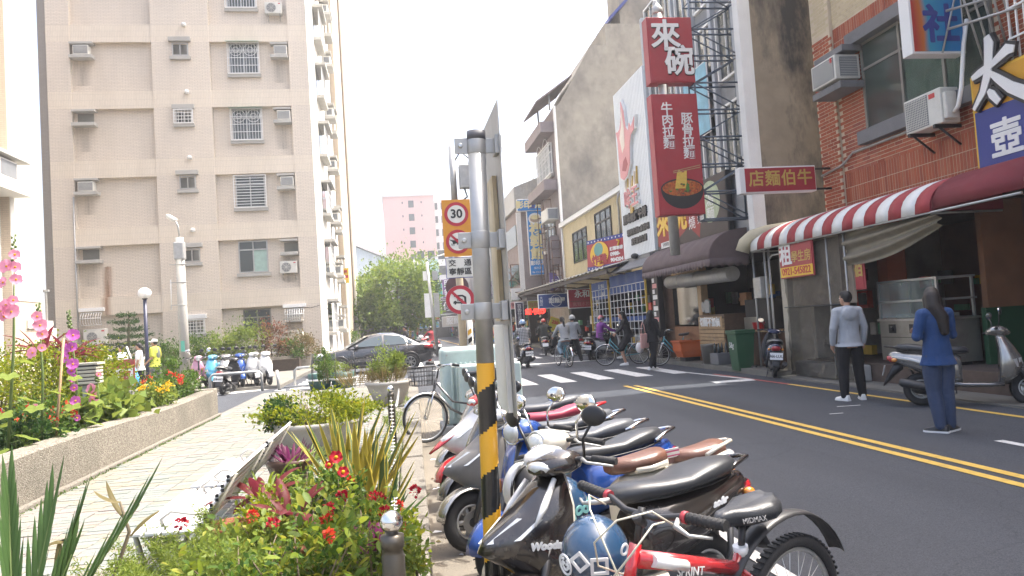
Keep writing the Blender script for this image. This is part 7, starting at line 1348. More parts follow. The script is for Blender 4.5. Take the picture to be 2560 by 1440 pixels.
b = MB(); b.ell((-.09, 0, 1.26), (.06, .12, .2), cloth('grey_panel', (.13, .15, .12)), 12, 8); b.build('back_panel', bpy.data.objects[[o.name for o in bpy.data.objects if o.get('label', '').startswith('man in yellow')][0]])
person((-8.35, 26.0, 0), 175, 'girl in white t-shirt with ponytail beside the man in white cap', STAND, M_tee, M_bk, M_shw, hairstyle='ponytail', short_sleeve=True, fem=True, H=.97)
person((-8.75, 25.6, 0), 165, 'boy in white t-shirt with a satchel strap beside the ponytail girl', dict(STAND, wl=(.1, .2, .95)), M_tee, M_jn, M_dark, short_sleeve=True, H=.95); person((-9.3, 26.0, 0), 180, 'short-haired child in white shirt, leftmost of the group by the parking sign', STAND, M_tee, M_jn, M_dark, short_sleeve=True, H=.9, vox=.018)
person((.45, 36.5, 0), 175, 'man in dark jacket standing behind the grey sedan', STAND, M_bk, M_bk, H=1.0, vox=.018)
person((1.9, 44, 0), 120, 'rider in red jacket beside far red scooter', SEAT, cloth('red_nylon', (.3, .03, .04)), M_bk, helmet_=P_blk, H=1.0, vox=.02); scooter((1.9, 44, 0), 120, 'far red and white scooter carrying the red-jacket rider', body=P_redp, front2=P_wht, low=True)
for i, (x, y, h_, lb, bd) in enumerate([(.9, 46, 200, 'far white scooter beyond the street lamp post', P_wht), (1.6, 38.5, 250, 'white and red scooter behind the red delineator post', P_wht), (.6, 48, 220, 'far dark scooter left of the far white one', P_blk)]): scooter((x, y, 0), h_, lb, body=bd, front2=P_redp if i == 1 else None, low=True)
helmet((1.25, 38.9, 1.06), 'round white helmet hung on a far scooter behind the grey sedan', P_wht)
# ================================================================ PLANTS
def unit(v): return v / np.maximum(np.linalg.norm(v, axis=1, keepdims=True), 1e-6)
def leaf_mesh(P, D, L, W, fold=.25):
    """P base points, D directions: one folded blade per leaf"""
    n = len(P); L = np.broadcast_to(np.asarray(L, float), (n,))[:, None]; W = np.broadcast_to(np.asarray(W, float), (n,))[:, None]
    D = unit(D); S = unit(np.cross(D, unit(RNG.normal(size=(n, 3)) + [0, 0, .6]))); U = np.cross(S, D)
    mid = P + D * L * .5; V = np.stack([P, mid + S * W / 2 + U * W * fold, P + D * L - U * L * .08, mid - S * W / 2 + U * W * fold], 1).reshape(-1, 3)
    return V, np.arange(4 * n).reshape(-1, 4)
def cloud(c, r, n, clumps=14, spread=.32, up=.4, zmin=None, hollow=.45):
    c, r = np.array(c, float), np.array(r, float); K = unit(RNG.normal(size=(clumps, 3))) * RNG.uniform(hollow, .95, (clumps, 1)); k = RNG.integers(0, clumps, n)
    q = K[k] + RNG.normal(size=(n, 3)) * spread * RNG.uniform(.4, 1.1, (clumps, 1))[k]; P = c + q * r
    if zmin is not None: P = P[P[:, 2] > zmin]; 
    D = unit(P - c) * .8 + RNG.normal(size=P.shape) * .7 + [0, 0, up]; return P, D
def foliage(name, parent, P, D, L, W, mt, kind=None, fold=.25):
    L = L * RNG.uniform(.6, 1.3, len(P)); V, F = leaf_mesh(P, D, L, W * L / L.mean(), fold); o = link(name, np_mesh(name, V, F, [mt]), parent)
    if kind: o['kind'] = kind
    return o
def leafm(name, *cols, t=.38): return isl(name, list(cols), .5, t)
L_yel = leafm('yellow_green_leaf', (.12, .17, .01), (.20, .235, .012), (.07, .12, .012), (.28, .28, .015)); L_mid = leafm('mid_green_leaf', (.045, .10, .015), (.08, .15, .02), (.03, .07, .012), (.11, .17, .03)); L_dk = leafm('dark_green_leaf', (.015, .045, .012), (.03, .07, .018), (.05, .09, .02)); L_lt = leafm('light_green_leaf', (.13, .19, .035), (.17, .22, .04), (.09, .15, .03))
L_tree = leafm('tree_leaf', (.09, .16, .02), (.16, .23, .035), (.045, .10, .014), (.21, .27, .05)); L_dry = leafm('dry_leaf', (.20, .14, .06), (.15, .12, .05), (.10, .10, .03)); L_rust = leafm('rust_leaf', (.20, .06, .03), (.15, .08, .04), (.09, .07, .03)); L_red = leafm('cordyline_leaf', (.22, .02, .03), (.12, .015, .02), (.10, .035, .02)); L_pur = leafm('purple_leaf', (.16, .02, .09), (.24, .05, .14), (.09, .015, .05), (.12, .10, .08))
L_org = leafm('orange_red_flower', (.50, .035, .015), (.55, .07, .02), (.40, .02, .02), t=.2); L_pk = leafm('pink_petal', (.62, .20, .32), (.70, .30, .40), (.55, .14, .28), t=.4); L_mag = leafm('mauve_petal', (.50, .14, .42), (.42, .09, .36), t=.4); L_crim = leafm('crimson_petal', (.40, .010, .02), (.30, .008, .015), t=.2); L_yf = leafm('yellow_flower', (.70, .48, .02), (.62, .36, .02), t=.3)
M_stem = mat('green_stem', (.10, .15, .04), .7); M_bark = mat('bark', (.10, .075, .05), .9, var=.3, vs=8, bump=.5); M_twig = mat('twig', (.14, .11, .07), .85)
def shrub(label, c, r, n, L, W, mt, name='shrub', cat='shrub', clumps=16, stems=5, zb=None, spread=.32, group=None, stemm=M_twig, hollow=.45):
    zb = c[2] - r[2] if zb is None else zb; T = thing(name, label, cat, (c[0], c[1], zb), world=True, group=group); P, D = cloud(c, r, n, clumps, spread, zmin=zb - .02, hollow=hollow); foliage('foliage', T, P, D, L, W, mt); b = MB(); q = random.Random(int(c[0] * 97 + c[1] * 31) & 999)
    for _ in range(stems): a = q.uniform(0, 6.28); e = Vector((c[0] + r[0] * .6 * math.cos(a), c[1] + r[1] * .6 * math.sin(a), c[2] + r[2] * q.uniform(0, .6))); s_ = Vector((c[0] + .08 * math.cos(a) * 2, c[1] + .08 * math.sin(a), zb - .05)); b.tube([s_, s_.lerp(e, .5) + Vector((0, 0, .1 * r[2])), e], [.03 * max(.4, r[2]), .02 * max(.4, r[2]), .006], stemm, 5)
    b.build('stems', T); return T
# far trees
def tree(label, c, r, n, trunk, L=.26, W=.15, mt=L_tree, lobes=()):
    T = thing('broadleaf_tree', label, 'tree', (trunk[0], trunk[1], 0), world=True); Ps, Ds = cloud(c, r, n, 34, .24, .2, hollow=.55)
    for lc, lr, ln in lobes: p, d = cloud(lc, lr, ln, 16, .28, .2); Ps, Ds = np.vstack([Ps, p]), np.vstack([Ds, d])
    foliage('crown', T, Ps, Ds, L, W, mt); b = MB(); t0 = Vector((trunk[0], trunk[1], -.1)); t1 = Vector((c[0], c[1], c[2] - r[2] * .5)); b.tube([t0, t0.lerp(t1, .5) + Vector((.1, 0, 0)), t1], [.26, .2, .16], M_bark, 10); q = random.Random(4)
    for k in range(9): a = k * .7; e = Vector((c[0] + r[0] * .7 * math.cos(a), c[1] + r[1] * .7 * math.sin(a), c[2] + r[2] * q.uniform(-.2, .6))); b.tube([t1 - Vector((0, 0, .2 * k / 3)), t1.lerp(e, .5) + Vector((0, 0, .3)), e], [.11, .07, .02], M_bark, 6)
    b.build('trunk', T); return T
tree('big bushy green tree beside the apartment block at the junction', (.1, 60, 4.7), (3.3, 3.4, 3.0), 11000, (-.6, 60), lobes=(((-2.2, 59, 3.1), (1.6, 2, 1.6), 2600), ((1.8, 60, 3.0), (1.5, 2, 1.6), 2600), ((-.6, 57.5, 2.6), (1.5, 1.5, 1.3), 2200)))
tree('pale green tree half hidden behind the big bushy tree', (-4.2, 84, 5), (3, 3, 3), 4000, (-4.2, 84), .34, .2, L_lt); shrub('clipped green shrub against the far grey hall wall', (-3.3, 52, 1.0), (1.0, 1, .8), 1500, .12, .07, L_mid); tree('dark street tree among the far market signs', (3.2, 70, 4.5), (1.2, 1.5, 2.4), 2200, (3.2, 70), .3, .16, L_dk)
# garden shrubs in front of the apartments
for lb, c, r, n, mt in [('tall green shrub beside the concrete lamp pole', (-8.9, 33.6, 1.25), (1.25, .8, .85), 3000, L_mid), ('dense mid-green shrub under the barred ground-floor window', (-7.6, 33.7, 1.3), (1.0, .8, .8), 2600, L_lt), ('round yellow-green shrub behind the blue scooter', (-6.5, 33.7, 1.35), (.95, .8, .85), 2800, L_lt), ('reddish-brown dying shrub behind the white scooters', (-5.35, 33.8, 1.5), (.55, .5, .75), 1100, L_rust), ('dusty twiggy shrub at the garden wall corner', (-4.25, 34.6, 1.0), (.85, .6, .85), 1900, L_dry), ('small fresh green shrub before the dusty twiggy shrub', (-4.7, 34.0, .95), (.6, .45, .5), 1100, L_mid), ('low dark shrub left of the layered conifer', (-12.1, 32.8, 1.1), (1.0, .8, .6), 1600, L_dk), ('leafy shrub behind the children at the garden edge', (-9.9, 33.2, 1.0), (.9, .7, .6), 1800, L_mid)]: shrub(lb, c, r, n, .10, .055, mt, zb=.55)
T = thing('conifer', 'dark layered conifer with flat spreading boughs against the apartment wall', 'conifer', (-11, 33, .6), world=True)
for k in range(7):
    z = 1.0 + .31 * k; R_ = 1.25 * (1 - k / 8.5) * (1 if k % 2 else .8); n = int(900 * R_); a = RNG.uniform(0, 6.28, n); q = R_ * np.sqrt(RNG.uniform(.05, 1, n)) * (1 + .3 * np.sin(a * 3 + k * 2)); P = np.stack([-11 + q * np.cos(a) + .1 * math.sin(k * 2), 33 + q * np.sin(a), z + .1 * q + RNG.normal(size=n) * .05], 1); D = np.stack([np.cos(a), np.sin(a), .5 + 0 * a], 1) + RNG.normal(size=(n, 3)) * .5; foliage('bough', T, P, D, .12, .03, L_dk)
b = MB(); b.tube([(-11.1, 33, .5), (-11, 33, 1.8), (-10.95, 33, 3.0)], [.09, .06, .02], M_bark, 8); b.build('trunk', T)
# planter hedge and flowers
rh = random.Random(8); hl = [('bright yellow-green hedge bush at the picture edge', -5.75, 11.4, 1.05, .62), ('bright yellow-green hedge bush behind the tallest hollyhock', -5.15, 12.2, 1.08, .62), ('yellow-green hedge bush behind the slatted garden lamp', -5.05, 13.0, 1.0, .58), ('yellow hedge bush below the red cordyline', -5.9, 13.2, 1.1, .66), ('yellow-green hedge bush below the apartment air-conditioner unit', -5.7, 14.3, .95, .5)]
for lb, x, y, z, s_ in hl: shrub(lb, (x, y, z), (.75, .7, s_), 3400, .055, .03, L_yel, 'hedge_bush', 'hedge', 22, 6, .45, .26, 'yellow-green hedge bushes in the long planter')
for lb, c, r, n, mt, fl in [('green bush with small leaves at the far planter corner', (-3.95, 14.5, .92), (.4, .5, .36), 2200, L_mid, None), ('bush with orange-red flowers near the far planter corner', (-3.98, 13.4, .78), (.35, .5, .26), 1500, L_mid, L_org), ('bush with yellow flowers on the planter edge', (-3.85, 12.7, .72), (.25, .4, .2), 1100, L_lt, L_yf), ('sprawling broad-leaved plant behind the planter wall', (-4.0, 11.3, .74), (.4, .8, .26), 420, L_lt, None), ('low green plants with red flowers beside the tallest hollyhock', (-4.15, 9.4, .7), (.45, .6, .22), 900, L_mid, L_org), ('dark green low bush in the near planter corner', (-4.0, 8.8, .7), (.35, .4, .2), 900, L_dk, None), ('leafy green plant against the planter edge below the mauve hollyhock', (-4.4, 10.4, .74), (.5, .5, .26), 900, L_mid, None)]:
    big = 'broad' in lb; T = shrub(lb, c, r, n, .16 if big else .055, .14 if big else .032, mt, 'flowering_bush', 'bush', zb=.45, stems=6, stemm=M_stem)
    if fl:
        for k in range(14): a = rh.uniform(0, 6.28); p = Vector((c[0] + r[0] * .85 * math.cos(a), c[1] + r[1] * .85 * math.sin(a), c[2] + r[2] * rh.uniform(.4, 1.05))); P = np.array(p)[None] + RNG.normal(size=(16, 3)) * .022; foliage('flower', T, P, RNG.normal(size=(16, 3)) + [0, 0, .8], .035, .028, fl)
def blade(p0, az, L, W, el, droop, mt, n=8, fold=.25, twist=0.):
    b = MB(); rg = []; p = Vector(p0); e = el
    for i in range(n + 1):
        t = i / n; d = Vector((math.cos(az) * math.cos(e), math.sin(az) * math.cos(e), math.sin(e))); s_ = Vector((-math.sin(az), math.cos(az), 0)); s_ = Matrix.Rotation(twist * t, 3, d) @ s_; u = s_.cross(d); w_ = W * (math.sin(PI * min(1, (.12 + t * .88))) ** .7 if t < 1 else 0.02); rg.append([p - s_ * w_ / 2 + u * w_ * fold, p, p + s_ * w_ / 2 + u * w_ * fold]); p = p + d * (L / n); e -= droop / n
    b.loft(rg, mt, False, True, False); return b
def rosette(name, label, cat, p0, n, L, W, mt, el=(.5, 1.3), droop=(.3, 1.2), fold=.25, part='leaf', edge=None, n2=7):
    T = thing(name, label, cat, p0, world=True)
    for k in range(n):
        a = k * 2.4 + rh.uniform(-.3, .3); l = L * rh.uniform(.65, 1.1); p = (p0[0] + .05 * math.cos(a), p0[1] + .05 * math.sin(a), p0[2]); m_ = mt[k % len(mt)]; e, d = rh.uniform(*el), rh.uniform(*droop); tw = rh.uniform(-.5, .5); o = blade(p, a, l, W, e, d, m_, n2, fold, tw).build(part, T)
        if edge: o2 = blade((p[0], p[1], p[2] - .004), a, l * 1.01, W * 1.3, e, d, edge, n2, fold, tw).build('leaf_margin', o)
    return T
def cordyline(label, p0, h, n=16, L=.5):
    T = rosette('cordyline', label, 'plant', (p0[0], p0[1], p0[2] + h), n, L, .07, [L_red], (.2, 1.3), (.6, 1.6)); b = MB(); b.tube([p0, (p0[0] + .02, p0[1], p0[2] + h)], [.02, .016], M_twig, 6); b.build('cane', T)
cordyline('red cordyline with glowing crimson leaves above the yellow hedge', (-5.5, 12.7, .5), 1.05, 20, .6); cordyline('second red cordyline with browner leaves right of the crimson one', (-5.1, 12.7, .5), .95, 20, .55)
def petal_flower(T, p, nrm, R_, mt, ctr):
    nrm = Vector(nrm).normalized(); u = nrm.orthogonal().normalized(); v = nrm.cross(u); b = MB(); N = 20; ring = [[Vector(p) + nrm * (.012 + .5 * R_ * (q ** 1.6) * .5 + (.012 * math.sin(k * 2.1 + R_ * 90) if q == 1 else 0)) + (u * math.cos(2 * PI * k / N) + v * math.sin(2 * PI * k / N)) * R_ * q * (1 - .12 * (k % 4 == 0)) for k in range(N)] for q in (.12, .5, .85, 1.)]; b.loft(ring, mt, False, True, True); o = b.build('flower', T); b = MB(); b.ell(Vector(p) + nrm * .015, (.012, .012, .012), ctr, 8, 5); b.build('flower_centre', o)
def lobed_leaf(T, p, az, R_, mt, tilt=.4):
    N = 30; d = Vector((math.cos(az), math.sin(az), 0)); s_ = Vector((-d.y, d.x, 0)); u = Vector((0, 0, 1)); c = Vector(p); dd = d * math.cos(tilt) - u * math.sin(tilt); b = MB(); rim = []
    for k in range(N): a = 2 * PI * k / N; r_ = R_ * (1 + .13 * math.cos(5 * a)) * (1 if abs(a - PI) > .25 else .45); rim.append(c + dd * (r_ * math.cos(a)) + s_ * (r_ * math.sin(a)) + s_.cross(dd) * (-.10 * R_ + .05 * R_ * math.cos(5 * a + .5)))
    b.add([c] + rim, [(0, 1 + k, 1 + (k + 1) % N) for k in range(N)], mt, True); b.build('leaf', T)
def hollyhock(label, x, y, z, h, mt, fl, leaves=7, lean=.05):
    T = thing('hollyhock', label, 'hollyhock', (x, y, z), world=True); b = MB(); top = Vector((x + lean, y, z + h)); b.tube([(x, y, z - .05), Vector((x, y, z)).lerp(top, .5) + Vector((.03, 0, 0)), top], [.016, .013, .004], M_stem, 7); b.build('stem', T)
    for (t, s_, R_) in fl: p = Vector((x, y, z)).lerp(top, t) + Vector((.06 * s_, -.05, 0)); petal_flower(T, p, (.5 * s_, -.9, .25), R_, mt, L_yf)
    for k in range(14): t = .86 + .14 * k / 14; b = MB(); p = Vector((x, y, z)).lerp(top, t) + Vector((.018 * math.cos(k * 2.4), .018 * math.sin(k * 2.4), 0)); b.ell(p, (.016 * (1.2 - (t - .86) * 5), .016 * (1.2 - (t - .86) * 5), .018), M_stem, 7, 5); b.build('bud', T)
    for k in range(leaves): t = .02 + .5 * k / leaves; a = k * 2.2 - 1.8; p = Vector((x, y, z)).lerp(top, t); e = p + Vector((.16 * math.cos(a), .16 * math.sin(a), .04)); b = MB(); b.tube([p, e], .004, M_stem, 4); b.build('leaf_stalk', T); lobed_leaf(T, e, a, .12 - .05 * k / leaves, L_lt)
hollyhock('tallest hollyhock with pink blooms at the picture edge', -3.92, 8.2, .5, 2.3, L_pk, [(.90, .6, .055), (.85, -.5, .075), (.845, .7, .06), (.79, .9, .06), (.78, -.9, .06), (.70, .6, .05), (.68, -.4, .065), (.655, -1, .06), (.65, .4, .08), (.63, -.6, .05)], 9, .14)
hollyhock('shorter pink hollyhock just right of the tallest one', -3.86, 8.8, .5, 1.62, L_pk, [(.90, .2, .06), (.84, .6, .075), (.78, .9, .06), (.66, -.6, .065), (.69, .8, .045), (.3, -.4, .035)], 6, .02)
hollyhock('mauve hollyhock in front of the yellow-green hedge', -3.80, 9.6, .5, 1.56, L_mag, [(.80, .8, .075), (.70, -.3, .06), (.71, .5, .06), (.63, -.7, .06), (.58, .4, .07), (.53, .1, .05), (.47, .3, .05), (.40, .3, .045), (.30, .35, .06), (.17, .4, .04)], 7, -.06)
hollyhock('pale pink hollyhock by the parking board', -3.95, 10.5, .5, .75, L_pk, [(.98, .6, .035), (.74, -.6, .07), (.64, -.2, .05), (.55, -.4, .05), (.5, .5, .04)], 7)
b = MB(); b.tube([(-3.86, 9.1, .4), (-3.74, 9.15, 1.72)], .014, M_woodl, 6); t = thing('garden_stake', 'bare wooden stake leaning beside the mauve hollyhock', 'stake', (-3.84, 8.6, .4), world=True); b.build('stake_shaft', t)
# park-path bed: sword leaves, flowers, ferns
L_sn = leafm('sword_leaf_green', (.05, .085, .02), (.08, .11, .03), (.035, .06, .02), t=.15); L_sy = leafm('sword_leaf_edge', (.48, .38, .05), (.55, .45, .08), t=.2)
for i, (x, y, n, L) in enumerate(((-.36, 6.0, 26, .80), (-.50, 6.7, 22, .82), (-.22, 5.7, 14, .62))): rosette('sword_plant', ('yellow-edged sword-leaf clump in the middle of the bed', 'yellow-edged sword-leaf clump nearest the planter bowl', 'small yellow-edged sword-leaf clump leaning over the kerb')[i], 'plant', (x, y, .15), n, L, .05, [L_sn], (.85, 1.5), (-.1, .35), .2, edge=L_sy)
rosette('aloe', 'spiky grey-green aloe in front of the sword leaves', 'plant', (-.23, 5.2, .14), 14, .46, .045, [L_mid, L_dk], (.4, 1.2), (-.2, .4), .35)
for i, (x, y, z, n, L) in enumerate(((-1.0, 7.0, .42, 40, .26), (-.22, 4.7, .24, 40, .28), (-1.3, 4.05, .16, 44, .24))): rosette('purple_rosette', ('purple spiky rosette in the brown pot beyond the bench', 'purple spiky rosette behind the nearest bollard', 'purple spiky rosette at the lower picture edge')[i], 'plant', (x, y, z), n, L, .035, [L_pur], (.2, 1.4), (-.1, .6), .2)
rosette('spider_plant', 'pale striped spider plant behind the purple pot', 'plant', (-.92, 7.6, .3), 44, .3, .014, [L_lt], (.5, 1.4), (.5, 1.6)); rosette('spider_plant', 'yellow-striped spider plant at the bench end', 'plant', (-.98, 5.6, .42), 22, .36, .022, [L_yel, L_lt], (.5, 1.4), (.5, 1.5)); rosette('grass_lily', 'arching strap-leaf clump at the bed front', 'plant', (-.42, 3.75, .2), 30, .42, .02, [L_mid, L_lt], (.5, 1.4), (.5, 1.7))
cordyline('small red-leaf cordyline in the terracotta pot by the bench', (-.95, 5.2, .38), .14, 9, .32); cordyline('small red-leaf cordyline behind the flower bed edge', (-.66, 4.55, .2), .34, 8, .3)
def leaf_obj(name, L, W, mt): b = MB(); b.add([(0, 0, 0), (L * .3, W * .42, .06 * L), (L * .7, W * .4, .04 * L), (L, 0, -.08 * L), (L * .7, -W * .4, .04 * L), (L * .3, -W * .42, .06 * L), (L * .35, 0, 0), (L * .7, 0, -.02 * L)], [(0, 6, 1), (1, 6, 7, 2), (2, 7, 3), (0, 5, 6), (5, 4, 7, 6), (4, 3, 7)], mt, True); return b.mesh(name)
LM = [leaf_obj('leaf', 1, .55, leafm('glossy_leaf_%d' % i, c, c, t=.4)) for i, c in enumerate([(.10, .16, .018), (.17, .22, .025), (.06, .11, .016), (.24, .25, .03), (.13, .18, .018)])]
def leafy(label, c, r, n, L, flowers=0, fm=L_org, name='flower_bush', fr_=.023, pick=(0, 1, 2, 3, 4), stems=7):
    T = thing(name, label, 'plant', (c[0], c[1], .13), world=True); P, D = cloud(c, r, n, 12, .34, .3, zmin=.2)
    for p, d in zip(P, D):
        o = link('leaf', LM[pick[rh.randrange(len(pick))]], T); s_ = L * .85 * rh.uniform(.55, 1.2); q = Vector(d).to_track_quat('X', 'Z').to_matrix().to_4x4(); o.matrix_basis = Matrix.Translation(Vector(p)) @ q @ Matrix.Rotation(rh.uniform(-.7, .7), 4, 'X') @ Matrix.Scale(s_, 4); 
    P2, D2 = cloud(c, (r[0] * 1.05, r[1] * 1.05, r[2] * 1.1), 620, 18, .22, .3, zmin=.2); foliage('small_leaves', T, P2, D2, .042, .02, L_yel if pick[0] else (L_lt, L_mid)[len(label) % 2])
    b = MB()
    for k in range(stems): a = k * 2.4; e = Vector((c[0] + r[0] * .7 * math.cos(a), c[1] + r[1] * .7 * math.sin(a), c[2] + r[2] * .5)); s0 = Vector((c[0] + .04 * math.cos(a), c[1] + .04 * math.sin(a), .12)); b.tube([s0, s0.lerp(e, .5) + Vector((0, 0, .06)), e], [.007, .005, .003], M_twig, 5)
    b.build('stems', T)
    for k in range(flowers): a = k * 2.4 + .5; q = math.sqrt((k + .5) / flowers); p = np.array([c[0] + r[0] * q * math.cos(a), c[1] + r[1] * q * math.sin(a), c[2] + r[2] * rh.uniform(.7, 1.15)]); n_ = 44; P = p + unit(RNG.normal(size=(n_, 3)) + [0, 0, .5]) * fr_ * RNG.uniform(.5, 1, (n_, 1)); foliage('flower_head', T, P, unit(P - p) + RNG.normal(size=(n_, 3)) * .3, .018, .015, fm)
    return T
leafy('glossy bush with orange-red flower heads, nearest the front', (-.5, 3.65, .44), (.32, .36, .26), 300, .08, 3); leafy('glossy bush with scarlet flower heads behind the bollard', (-.2, 4.0, .46), (.26, .32, .26), 290, .075, 6, L_crim); leafy('broad round-leaved green bush in the middle of the bed', (-.55, 4.75, .42), (.34, .42, .28), 300, .085, 1); leafy('light green bush beside the terracotta pots', (-.82, 4.75, .38), (.25, .45, .22), 190, .075, 0, pick=(1, 3)); leafy('sprawling green plant with white and red flowers at the lower edge', (-.82, 3.85, .42), (.34, .42, .24), 290, .075, 2, L_crim); leafy('low leafy weeds round the aloe', (-.1, 5.0, .26), (.16, .5, .14), 130, .05, 3, pick=(1, 3)); leafy('trailing green plant left of the sword leaves', (-.78, 6.2, .32), (.2, .6, .18), 170, .06, 0); leafy('narrow-leaved weeds growing beside the bollard foot', (-.0, 4.35, .3), (.1, .25, .16), 60, .07, 0, pick=(1, 3))
T = leafy('thin stalk carrying two bright crimson blooms above the bed', (-.42, 4.95, .55), (.16, .16, .2), 22, .1, 0, pick=(0, 3), name='crimson_flower', stems=3)
for p, R_ in (((-.41, 4.75, .80), .042), ((-.37, 4.73, .71), .036), ((-.46, 4.8, .75), .026)): petal_flower(T, p, (.1, -.9, .5), R_, L_crim, L_yf)
# asparagus fern: thousands of needle leaves on arching sprays
T = thing('asparagus_fern', 'feathery light green asparagus fern spilling over the path', 'fern', (-1.12, 4.4, .13), world=True); Vs = []; n0 = 0
for k in range(64):
    a = k * 2.4; p = np.array([-1.12 + .32 * rh.uniform(-1, 1), 4.35 + .5 * rh.uniform(-1, 1), .14]); L = rh.uniform(.32, .66); t = np.linspace(.1, 1, 90); el = rh.uniform(.7, 1.35); q = p + np.stack([np.cos(a) * t * L * math.cos(el) * (1 + t * .4), np.sin(a) * t * L * math.cos(el) * (1 + t * .4), L * t * math.sin(el) - .25 * L * t ** 2], 1); q = np.repeat(q, 7, 0) + RNG.normal(size=(630, 3)) * .022; Vs.append(q)
P = np.vstack(Vs); foliage('frond', T, P, RNG.normal(size=P.shape) + [0, 0, .4], .03, .0055, leafm('fern_needle', (.14, .20, .03), (.2, .25, .05), (.09, .15, .02), t=.45))
# palm seedling with stiff leaflets, lower left; wilted stalk
L_palm = leafm('palm_leaf', (.045, .10, .03), (.07, .13, .04), (.03, .075, .025), t=.3)
T = thing('palm_seedling', 'young palm with stiff pointed leaflets in the lower corner of the picture', 'palm', (-1.72, 3.6, .13), world=True)
for k, (a, el, L) in enumerate(((.1, 1.02, 1.0), (.5, 1.25, .85), (2.0, 1.38, .95), (3.0, 1.1, .95), (-.5, 1.1, .8), (-2.2, 1.0, .7), (1.2, 1.3, .9), (3.5, .75, .7))):
    p0 = Vector((-1.72, 3.6, .06)); d = Vector((math.cos(a) * math.cos(el), math.sin(a) * math.cos(el), math.sin(el))); b = MB(); b.tube([p0, p0 + d * L * .5, p0 + d * L - Vector((0, 0, .06))], [.010, .007, .003], M_stem, 5); fd = b.build('frond', T)
    for j in range(11): t = .3 + .68 * j / 11; p = p0 + d * L * t - Vector((0, 0, .06 * t * t)); s_ = 1 if j % 2 else -1; blade(p, a + s_ * (.5 + .5 * (math.cos(el) < .3)) * (1 - t * .7), L * .42 * (1.2 - .5 * t), .024, el + .06, .1, L_palm, 5, .3).build('leaflet', fd)
T = thing('wilted_stalk', 'brown wilted stalk with drooping dead leaves in front of the path', 'plant', (-1.46, 4.12, .13), world=True); b = MB(); b.tube([(-1.47, 4.12, .1), (-1.49, 4.12, .4), (-1.41, 4.13, .62), (-1.45, 4.13, .78)], [.014, .011, .009, .005], M_twig, 6); b.tube([(-1.49, 4.12, .35), (-1.42, 3.25, .5), (-1.71, 4.12, .62), (-1.77, 4.12, .6)], [.009, .008, .006, .003], M_twig, 6); b.build('stem', T)
for p, a, L, el, dr in (((-1.43, 4.13, .7), 2.6, .22, .9, -.2), ((-1.45, 4.13, .78), 3.4, .14, .4, -.4), ((-1.74, 4.12, .61), -1.5, .22, -1.1, .3), ((-1.69, 4.12, .6), 3.1, .14, .5, 1.6), ((-1.41, 4.13, .6), .5, .2, .9, .8)): blade(p, a, L, .035, el, dr, L_dry, 6, .4).build('dead_leaf', T)
# planter bowls' plants
T = shrub('golden yellow-green shrub overflowing the planter bowl', (-.95, 9.4, .68), (.72, .6, .25), 5200, .05, .026, L_yel, 'golden_shrub', 'shrub', 26, 9, .5, .25); shrub('dark leafy plant with red blooms at the rim of the bowl', (-1.4, 9.2, .62), (.2, .25, .18), 500, .06, .035, L_dk, zb=.5); shrub('dry grassy green shrub in the far planter bowl', (-.2, 14.6, .88), (.30, .3, .27), 2600, .06, .02, L_lt, zb=.6); shrub('slim dusty shrub standing before the sedan front wheel', (-1.8, 18.9, .80), (.22, .25, .40), 1500, .05, .028, L_mid, zb=.4); shrub('small light green plant in the barrel planters', (-1.75, 20.1, .68), (.5, .25, .16), 700, .06, .03, L_lt, zb=.5)
def tuft(label, c, r, n, L, mt): T = thing('dry_grass_tuft', label, 'grass', (c[0], c[1], c[2]), world=True); a = RNG.uniform(0, 6.28, n); q = np.sqrt(RNG.uniform(0, 1, n)); P = np.stack([c[0] + r * q * np.cos(a), c[1] + r * q * np.sin(a), np.full(n, c[2])], 1); D = np.stack([np.cos(a) * .5, np.sin(a) * .5, np.ones(n)], 1) + RNG.normal(size=(n, 3)) * .25; foliage('blades', T, P, D, L, .008, mt)
tuft('tuft of dry straw grass in the far planter bowl', (-.2, 14.5, .58), .3, 420, .34, L_dry); tuft('straggly dry grass behind the golden shrub', (-.8, 14.9, .5), .3, 300, .4, L_dry)
P = np.stack([RNG.uniform(-.34, -.02, 5200), RNG.uniform(3.2, 19, 5200), np.full(5200, .125)], 1); P[:, 0] += .0237 * P[:, 1] - .18 + .06 * np.sin(P[:, 1] * 3); P = P[(np.sin(P[:, 1] * 1.7) + RNG.normal(size=len(P)) * .6) > -.2]; foliage('grass', None, P, RNG.normal(size=P.shape) * .6 + [0, 0, 1], .075, .008, L_lt, 'stuff')
P = np.stack([-3.42 + RNG.normal(size=1600) * .02, RNG.uniform(4, 15, 1600), np.full(1600, .13)], 1); foliage('moss', None, P, RNG.normal(size=P.shape) + [0, 0, .6], .03, .012, L_mid, 'stuff')
P = np.stack([RNG.uniform(-8, -3.8, 9000), RNG.uniform(6.5, 15, 9000), np.full(9000, .5)], 1); foliage('ground_cover', None, P, RNG.normal(size=P.shape) * .8 + [0, 0, .8], .07, .035, L_mid, 'stuff')
P = np.stack([RNG.uniform(-1.0, -.15, 3600), RNG.uniform(2.8, 6.8, 3600), np.full(3600, .13)], 1); foliage('bed_leaf_litter', None, P, RNG.normal(size=P.shape) + [0, 0, .7], .06, .03, L_mid, 'stuff')
b = MB(); b.prism([(-1.05, 2.4), (-.22, 2.4), (-.12, 7.0), (-.85, 7.0)], Fr((0, 0, 0), X_, Y_), .1, .138, M_soil); b.build('bed_soil', None, kind='structure')
